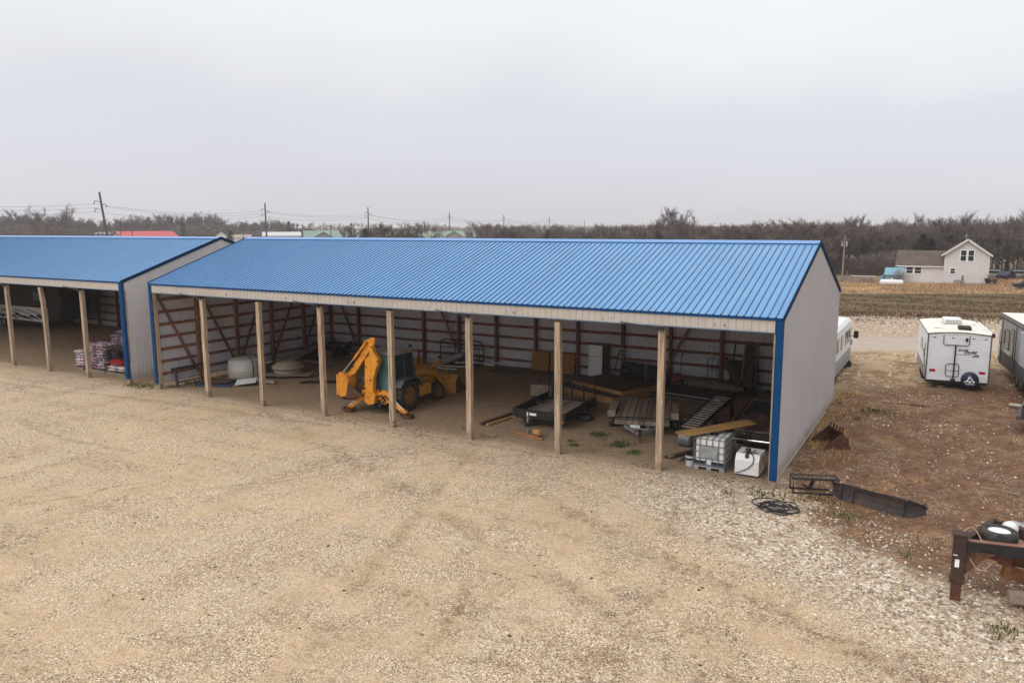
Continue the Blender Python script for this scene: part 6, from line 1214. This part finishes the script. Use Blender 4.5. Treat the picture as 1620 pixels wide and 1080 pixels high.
gable('small_white_house', 'tiny white house behind the gap between the two shed roofs', 'house', 349, 420, 14, 5.2, 3.0, 8, m_wr, m_white, ridge='y')
gable('pale_farm_building', 'low pale building just above the right end of the left shed ridge', 'building', 381, 430, 26, 3.6, 2.0, 9, m_tanw, m_whitep)
for px, wpx, lb in ((60, 34, 'pale box trailer left of the lone bare tree, far behind the left shed'), (92, 32, 'pale box trailer right of the lone bare tree, far behind the left shed')):
    p = far(px, 400); t = T('box_trailer', lb, 'trailer', (p.x, p.y, p.z), .6); w = wpx*400/FPX; M().box(-w/2, w/2, 0, 2.5, 1.1, 5.2).obj('box', m_tanw if px < 70 else m_wr, t); M().box(-w/2, w/2, .3, 2.2, .3, 1.1).obj('undercarriage', m_dark, t)
p = far(177, 455); t = T('bulk_gas_tank', 'large white cylindrical gas tank left of the red roof', 'tank', (p.x, p.y, p.z), math.atan2(p.y-CY, p.x-CX)-pi/2); a_ = 8.8; zc = zat(177, 371.2, 455)-p.z
M().lathe([(-a_, .001), (-a_+.3, .7), (-a_+1, 1.2), (-a_+1.6, 1.3), (a_-1.6, 1.3), (a_-1, 1.2), (a_-.3, .7), (a_, .001)], (0, 0, zc), 'x', 24).obj('vessel', m_white, t, smooth=True); M().box(-5, -4.4, -1, 1, 0, zc-1).box(4.4, 5, -1, 1, 0, zc-1).obj('leg', m_conc, t); M().prism([(-1.6, zc-.15), (-1.1, zc+.35), (2.4, zc+.35), (2.0, zc-.15)], 'y', -1.32, -1.20).obj('blue_mark', m_trim, t)

# ------------------------------------------------------------ power line
PL = [(157, 304, -1.9), (419, 321, 0), (582, 328, 0), (711, 336, 0), (797, 340, 0), (869, 343, 0), (925, 347.5, 0), (975, 351.5, 0)]
ords = ['leaning tall line pole, nearest and leftmost of the row', 'second tall line pole from the left, above the white metal building', 'third tall line pole, over the dark bushes', 'fourth tall line pole, between the green-roofed buildings', 'fifth tall line pole, above the long low wood', 'sixth tall line pole, thin against the sky', 'seventh and faint line pole, right of the sixth', 'farthest and faintest pole of the line']
tops = []; m_lp = pm('dark_pole', (.10, .085, .08), .9); ZT = 15
for i, (px, py, ln) in enumerate(PL):
    d = ray(px, py); p = C0+d*((ZT-CZ)/d.z); g = H(p.x, p.y); hh_ = ZT-g; dist = (Vector((p.x, p.y))-Vector((CX, CY))).length
    ang = math.atan2(p.y-CY, p.x-CX)-pi/2; rr_ = .20+dist*.00018
    t = T('line_pole', ords[i], 'utility pole', (p.x, p.y, g), ang, 'tall poles of the power line'); lx = -ln*.0
    bx = .75*(-ln) if ln else 0
    M().tube([(bx, 0, -.5), (0, 0, hh_)], [rr_*1.25, rr_*.8], 8).obj('pole', m_lp, t, smooth=True)
    m = M(); A3 = []
    for k_, (sx, dz_) in enumerate(((-1, 2.0), (1, 2.6), (-1, 3.6))): m.beam((0, 0, hh_-dz_), (sx*1.1, 0, hh_-dz_+.25), .12, .12); m.lathe([(-.5, .09), (0, .09)], (sx*1.1, 0, hh_-dz_), 'z', 6); A3.append(Vector((p.x+sx*1.1*cos(ang), p.y+sx*1.1*sin(ang), ZT-dz_-.4)))
    m.obj('insulator_arm', m_lp, t); tops.append(A3)
prev0 = [q+(tops[0][k]-tops[1][k])*1.0 for k, q in enumerate(tops[0])]; seq = [prev0]+tops
m_wire = pm('wire', (.12, .12, .13), .6)
for s_i in range(len(seq)-2):
    for k_ in range(3):
        a, b = seq[s_i][k_], seq[s_i+1][k_]; D = (b-a).length; sag = D*.018; pts = [a.lerp(b, u)-Vector((0, 0, 4*sag*u*(1-u))) for u in np.linspace(0, 1, 13)]
        dm = ((a+b)/2-C0).length
        o = M().tube(pts, .012+dm*.00006, 4).obj('power_line', m_wire); tag(o, ('upper left', 'right', 'lower left')[k_]+' power wire '+('running out of the frame left of the nearest pole', 'between the first and second tall poles', 'between the second and third tall poles', 'between the third and fourth tall poles', 'between the fourth and fifth tall poles', 'between the fifth and sixth tall poles', 'between the sixth and seventh tall poles')[s_i], 'power line')
for px, py, base, lb in ((79, 349, 374, 'slim pole with a small head, in front of the lone bare tree at left'), (208, 340, 374, 'slim yard light pole above the red roof'), (190, 352, 374, 'short pole at the right end of the big gas tank'), (384, 352, 378, 'plain pole between the two shed roofs'), (523, 357, 370, 'short T-shaped pole in front of the green-roofed storage building')):
    dist = 290; p = far(px, dist); zt_ = zat(px, py, dist)-p.z; t = T('light_pole', lb, 'pole', (p.x, p.y, p.z)); M().tube([(0, 0, 0), (0, 0, zt_)], .14, 6).obj('pole', m_lp, t); M().box(-.7 if px == 523 else -.3, .7 if px == 523 else .3, -.2, .2, zt_-.12, zt_+.12).obj('lamp_head', m_lp, t)

# ------------------------------------------------------------ trees
def twmat(name, cols):
    b = NB(name); b.set('Base Color', b.mix(.5, b.ramp(b.island(), cols), b.ramp(b.n.new('ShaderNodeObjectInfo').outputs['Random'], cols))); b.set('Roughness', .95); b.set('Specular IOR Level', .1); return b.m
m_bark = twmat('bark', [(0, (.07, .055, .048)), (1, (.15, .125, .11))])
m_twig = twmat('bare_twigs', [(0, (.085, .066, .066)), (.5, (.15, .118, .116)), (1, (.27, .225, .215))])
m_twigr = twmat('reddish_twigs', [(0, (.085, .058, .052)), (.5, (.15, .115, .105)), (1, (.28, .23, .205))])
m_ever = twmat('dark_evergreen', [(0, (.016, .022, .015)), (.5, (.032, .042, .026)), (1, (.055, .062, .038))])
def branchtree(seed, h=10, spread=.42, dens=1.0, twigmat=None, first=.18, upward=.5):
    r = random.Random(seed); T_ = M(); Cn = M(); tr_top = h*.55
    pts = [(0, 0, -.4)]; x = y = 0
    for i in range(1, 6): x += r.uniform(-.12, .12); y += r.uniform(-.12, .12); pts.append((x, y, tr_top*i/5))
    R0 = .022*h; T_.tube(pts, [R0*(1-.14*i) for i in range(6)], 6); tw = []
    def grow(p, d, L, rad, lev):
        n = 3; q = Vector(p); P = [q.copy()]; dd = d.copy()
        for i in range(n): dd = (dd+Vector((r.uniform(-.2, .2), r.uniform(-.2, .2), r.uniform(.02, .30)))).normalized(); q = q+dd*L/n; P.append(q.copy())
        if lev < 3: Cn.tube(P, [rad, rad*.75, rad*.5, rad*.28], 3, cap=False)
        else: tw.append((P[0], P[-1], rad))
        if lev >= 3: return
        k = {0: 6, 1: 6, 2: 7}[lev]
        for j in range(int(k*dens+r.random())):
            u = r.uniform(.25, 1.0); i0 = min(2, int(u*3)); o = P[i0].lerp(P[i0+1], u*3-i0); a = r.uniform(0, 2*pi); side = Vector((cos(a), sin(a), r.uniform(-.1, .6))).normalized()
            grow(o, (dd*.95+side*.75+Vector((0, 0, .12))).normalized(), L*r.uniform(.42, .66), rad*.45, lev+1)
    nl = 8
    for j in range(nl):
        u = first+(1-first)*(j+.5)/nl; z = tr_top*u; a = j*2.4+r.uniform(-.5, .5); i0 = min(4, int(u*5)); o = Vector(pts[i0]).lerp(Vector(pts[i0+1]), u*5-i0)
        d = Vector((cos(a), sin(a), upward+u*.9)).normalized(); grow(o, d, h*spread*r.uniform(.8, 1.15), R0*.42, 0)
    for a, b, rad in tw:
        d = (b-a); s = d.cross(Vector((r.uniform(-1, 1), r.uniform(-1, 1), r.uniform(-1, 1)))).normalized()*.028; n = len(Cn.v); Cn.v += [tuple(a-s), tuple(a+s), tuple(b)]; Cn.f.append((n, n+1, n+2))
        for q in range(3):
            o = a.lerp(b, .3+.25*q); e = o+(d.normalized()+Vector((r.uniform(-1, 1), r.uniform(-1, 1), r.uniform(-.6, 1)))).normalized()*d.length*.7; n = len(Cn.v); Cn.v += [tuple(o-s*.8), tuple(o+s*.8), tuple(e)]; Cn.f.append((n, n+1, n+2))
    return T_, Cn
def cedar(seed, h=8):
    r = random.Random(seed); T_ = M().tube([(0, 0, -.3), (0, 0, h*.9)], [.16, .04], 6); Cn = M()
    for i in range(2600):
        u = r.random()**.8; z = h*(.06+.94*u); R = h*.24*(1-u)**.75*(.75+.25*sin(7*u+seed))+.1; a = r.uniform(0, 2*pi); R *= 1+.22*sin(3*a+seed+5*u); rad = R*r.random()**.35; c = Vector((rad*cos(a), rad*sin(a), z)); s = r.uniform(.10, .26)
        d = Vector((cos(a), sin(a), r.uniform(-.3, .9))).normalized()*s; w_ = Vector((-sin(a), cos(a), r.uniform(-.5, .5)))*s*.4; n = len(Cn.v); Cn.v += [tuple(c-w_), tuple(c+w_), tuple(c+d)]; Cn.f.append((n, n+1, n+2))
    return T_, Cn
def brush(seed, h=3.2):
    r = random.Random(seed); T_ = M(); Cn = M()
    for k in range(5): a = r.uniform(0, 6.3); T_.tube([(r.uniform(-.3, .3), r.uniform(-.3, .3), -.2), (cos(a)*h*.2, sin(a)*h*.2, h*.5)], [.05, .02], 4)
    for i in range(1500):
        a = r.uniform(0, 2*pi); rad = h*.75*r.random()**.6; z = h*r.random()*(1-.35*(rad/(h*.75))**2); c = Vector((rad*cos(a), rad*sin(a), z)); d = Vector((r.uniform(-1, 1), r.uniform(-1, 1), r.uniform(.1, 1.3))).normalized()*r.uniform(.3, .9); w_ = d.cross(Vector((r.uniform(-1, 1), 1, r.uniform(-1, 1)))).normalized()*.022
        n = len(Cn.v); Cn.v += [tuple(c-w_), tuple(c+w_), tuple(c+d)]; Cn.f.append((n, n+1, n+2))
    return T_, Cn
def me_of(m, name, mat):
    me = bpy.data.meshes.new(name); me.from_pydata(m.v, [], m.f); me.update(); me.materials.append(mat); return me
VAR = {'bare': [], 'red': [], 'ever': [], 'brush': []}
for i in range(5): a, b = branchtree(100+i, 10, (.36, .44, .40, .48, .38)[i], (1, .95, 1.05, .9, 1.1)[i], None, (.22, .3, .18, .35, .25)[i], (.5, .3, .6, .35, .7)[i]); VAR['bare'].append((me_of(a, 'trunk', m_bark), me_of(b, 'crown', m_twig)))
for i in range(2): a, b = branchtree(200+i, 10, .42, 1.05, None, .15, .55); VAR['red'].append((me_of(a, 'trunk', m_bark), me_of(b, 'crown', m_twigr)))
for i in range(2): a, b = cedar(i+1); VAR['ever'].append((me_of(a, 'trunk', m_bark), me_of(b, 'crown', m_ever)))
for i in range(3): a, b = brush(i+1); VAR['brush'].append((me_of(a, 'stem', m_bark), me_of(b, 'crown', m_twigr if i else m_twig)))
BASE = {'bare': 10.0, 'red': 10.0, 'ever': 8.0, 'brush': 3.2}; KN = {'bare': 'bare_tree', 'red': 'bare_tree', 'ever': 'evergreen_tree', 'brush': 'leafless_shrub'}; KC = {'bare': 'tree', 'red': 'tree', 'ever': 'tree', 'brush': 'shrub'}
def sect(px):
    for lim, w_ in ((60, 'left of the lone bare tree'), (150, 'left of the leaning pole'), (200, 'behind the big gas tank'), (292, 'behind the red roof'), (372, 'over the end of the left shed'), (420, 'left of the second pole'), (560, 'right of the second pole'), (800, 'left of the fifth tall pole'), (870, 'between the fifth and sixth poles'), (1000, 'behind the faintest poles'), (1100, 'by the two pale-topped trees'), (1210, 'over the right half ridge'), (1320, 'over the right ridge end'), (1400, 'near the transformer pole'), (1490, 'behind the brown wing roof'), (1560, 'behind the tall gable')):
        if px < lim: return w_
    return 'right of the farmhouse'
rt_ = random.Random(77); TH = {}
def tree(kind, px, dist, ytop=None, hgt=None, label=None, group=None, wide=1.0, var=None):
    p = far(px, dist); hh = hgt or (zat(px, ytop, dist)-p.z); hh = max(hh, 1.5); v = VAR[kind]; tm, cm = v[rt_.randrange(len(v)) if var is None else var]; s = hh/BASE[kind]/(1.04 if kind in ('bare', 'red') else 1)
    TH.setdefault(kind, 0); TH[kind] += 1
    t = T(KN[kind], label, KC[kind], p, rt_.uniform(0, 6.28), group); wd = s*wide*rt_.uniform(.9, 1.15); t.scale = (wd, wd, s)
    for nm, me in (('trunk' if kind != 'brush' else 'stem', tm), ('crown', cm)): o = bpy.data.objects.new(nm, me); COL.objects.link(o); o.parent = t
    return t
def prof(P, x):
    for (a, ya), (b, yb) in zip(P, P[1:]):
        if a <= x <= b: return ya+(yb-ya)*(x-a)/(b-a)
    return P[0][1] if x < P[0][0] else P[-1][1]
PT = [(-80, 346), (0, 345), (40, 342), (62, 345), (120, 347), (150, 351), (175, 352), (200, 347), (260, 345), (300, 343), (330, 340), (345, 347), (372, 354), (400, 352), (430, 349), (455, 353), (480, 358), (500, 361)]
x = -90
while x < 496:
    y = prof(PT, x)
    tree('bare' if rt_.random() < .8 else 'red', x, rt_.uniform(478, 520), y+rt_.uniform(-2, 3), label='hazy bare tree in the far tree line, '+sect(x), group='far bare trees '+sect(x), wide=1.1)
    if rt_.random() < .75: tree('bare', x+rt_.uniform(-8, 8), rt_.uniform(460, 478), y+rt_.uniform(5, 10), label='hazy bare tree in the far tree line, '+sect(x), group='far bare trees '+sect(x), wide=1.35)
    x += rt_.uniform(7, 11)
for x in range(-80, 480, 15): tree('brush', x+rt_.uniform(-4, 4), 456, prof(PT, x)+13, label='brown scrub under the far trees, '+sect(x), group='scrub '+sect(x), wide=1.5)
tree('bare', 84, 300, 336, label='spreading bare tree standing alone before the far left tree line', wide=1.5, var=3)
tree('ever', 289, 400, 352, label='dark rounded evergreen right of the red roof'); tree('ever', 457, 380, 350, label='pointed dark evergreen behind the white metal building'); tree('ever', 364, 330, 364, label='low dark evergreen in the gap between the shed roofs', wide=1.6)
tree('bare', 552, 300, 355, label='pale bare tree in front of the green-roofed storage building', wide=1.3); tree('bare', 668, 260, 357, label='round bare tree over the ridge of the long shed, right of the dark bushes', wide=1.9, var=1)
for i, (px, yt) in enumerate(((577, 362), (586, 358), (598, 360), (610, 361), (622, 364), (632, 366), (646, 368), (592, 364))): tree('red' if i % 3 else 'ever', px, 240+3*i, yt, label=None, group=None, wide=1.5)['label'] = 'reddish dark bush in the clump below the third tall line pole' if i % 3 else ('dark evergreen bush in the clump below the third tall line pole')
for o in [o for o in COL.objects if o.get('label', '').endswith('clump below the third tall line pole')]: o['group'] = 'reddish bushes below the third pole' if o['label'].startswith('reddish') else 'evergreen bushes below the third pole'
PC = [(752, 361), (775, 357), (790, 361), (815, 359), (840, 362), (860, 361), (880, 360), (905, 362), (930, 361), (950, 360), (975, 363), (1000, 361), (1030, 363), (1060, 362), (1100, 360), (1130, 361), (1165, 361), (1200, 359), (1230, 362), (1262, 360), (1290, 357), (1312, 356), (1340, 354)]
x = 752
while x < 1322:
    y = prof(PC, x); d = 260-90*ss(752, 1322, x); kd = 'bare' if rt_.random() < .62 else 'red'
    if x < 800 or (960 < x < 1100 and rt_.random() < .3): kd = 'red'
    tree(kd, x, d+rt_.uniform(0, 20), y+rt_.uniform(-1.5, 2.5), label='%s bare tree in the low wood, ' % ('brownish' if kd == 'red' else 'greyish')+sect(x), group='%s trees ' % ('brownish' if kd == 'red' else 'greyish')+sect(x), wide=1.25)
    if rt_.random() < .8: tree('red', x+4, d-rt_.uniform(5, 15), y+rt_.uniform(4, 7), label='brownish bushy tree edging the low wood, '+sect(x), group='near bushy trees '+sect(x), wide=1.5)
    x += rt_.uniform(10, 15)
for px, yt in ((866, 366), (946, 363), (1183, 362)): tree('ever', px, 230, yt, label={866: 'dark evergreen below the sixth tall line pole', 946: 'dark evergreen between the two faintest line poles', 1183: 'small dark evergreen over the right half of the long ridge'}[px], wide=1.2)
tree('bare', 1043, 165, 345, label='left and lower of the two tall pale-topped trees over the ridge', wide=1.05, var=4); tree('bare', 1070, 160, 336, label='right and taller of the two pale-topped trees over the ridge', wide=1.3, var=2)
PR = [(1320, 355), (1340, 355), (1380, 357), (1400, 359), (1425, 356), (1450, 359), (1470, 354), (1500, 352), (1530, 357), (1550, 356), (1580, 354), (1600, 352), (1625, 349), (1700, 350), (1760, 350)]
for row, (dd_, off, wd_) in enumerate(((196, -1, .85), (182, 4, 1.0), (172, 9, 1.15))):
    x = 1316
    while x < (1760 if row < 2 else 1700):
        y = prof(PR, x); kd = 'bare' if rt_.random() < .7 else 'red'
        tree(kd, x, dd_+rt_.uniform(-5, 5), y+off+rt_.uniform(-3, 5), label='%s bare tree, %s row of woods, ' % ('brownish' if kd == 'red' else 'greyish', ('back', 'middle', 'front')[row])+sect(x), group='%s trees, %s row, ' % ('brownish' if kd == 'red' else 'greyish', ('back', 'middle', 'front')[row])+sect(x), wide=wd_)
        x += rt_.uniform(11, 17)
x = 1318
while x < 1700:
    if not (1548 < x < 1640): tree('brush', x, rt_.uniform(161, 167), hgt=rt_.uniform(3.0, 5.0), label='brown leafless shrub along the woods edge, '+sect(x), group='wood edge shrubs '+sect(x), wide=1.3)
    x += rt_.uniform(9, 14)
tree('ever', 1462, 163, 371, label='broad dark evergreen rising behind the farmhouse wing', wide=1.5); tree('ever', 1476, 162, 378, label='darker low evergreen beside the farmhouse gable', wide=1.4)
tree('brush', 1427, (hb-C0).length-3, hgt=2.3, label='leafless bush at the left corner of the farmhouse wing', wide=.45)
tree('ever', 1530, (hb-C0).length-2.5, hgt=.7, label='tiny green shrub at the foot of the farmhouse gable wall', wide=1.2)
for px in (1568, 1592, 1618): tree('bare', px, 168, 372+rt_.uniform(0, 6), label={1568: 'bare tree with a forked trunk above the grey car', 1592: 'bare tree right behind the dark blue car', 1618: 'bare tree at the right edge above the silver car'}[px], wide=1.5, var=3)
# a far low belt of woodland closing the horizon
def farwood():
    m = []; R = np.random.RandomState(9); V = []; n = 26000; px = R.uniform(-200, 1900, n); dist = R.uniform(620, 1500, n)
    az = np.arctan((px-810)/FPX)+YAW; x = CX+np.sin(az)*dist; y = CY+np.cos(az)*dist; hgt = (5+4*R.rand(n))*(.6+.8*np.abs(np.sin(px*.021)+.5*np.sin(px*.057))/1.5); z0 = -1.8+hgt*R.rand(n)*.9; w = .5; th = R.rand(n)*6.28
    b = np.stack([x, y, z0], 1); s = np.stack([np.cos(th)*w, np.sin(th)*w, 0*w+th*0], 1); tip = b+np.stack([R.randn(n)*.8, R.randn(n)*.8, 2+2.5*R.rand(n)], 1)
    V = np.stack([b-s, b+s, tip], 1).reshape(-1, 3); F = np.arange(3*n).reshape(-1, 3); o = bpy.data.objects.new('distant_wood', npmesh('distant_wood', V, F, m_twig)); COL.objects.link(o); tag(o, 'low hazy woodland on the horizon', 'woodland', kind='stuff')
farwood()
# ------------------------------------------------------------ thin grey air between here and the horizon
hz = bpy.data.materials.new('haze'); hz.use_nodes = True; hn = hz.node_tree; hn.nodes.clear(); ho = hn.nodes.new('ShaderNodeOutputMaterial'); pv = hn.nodes.new('ShaderNodeVolumePrincipled')
pv.inputs['Color'].default_value = (.93, .92, .97, 1); pv.inputs['Density'].default_value = .00032; pv.inputs['Anisotropy'].default_value = .2; hn.links.new(pv.outputs[0], ho.inputs['Volume'])
o = M().box(-2600, 2600, -300, 4100, -5, 24).obj('haze', hz); tag(o, None, None, kind='stuff')
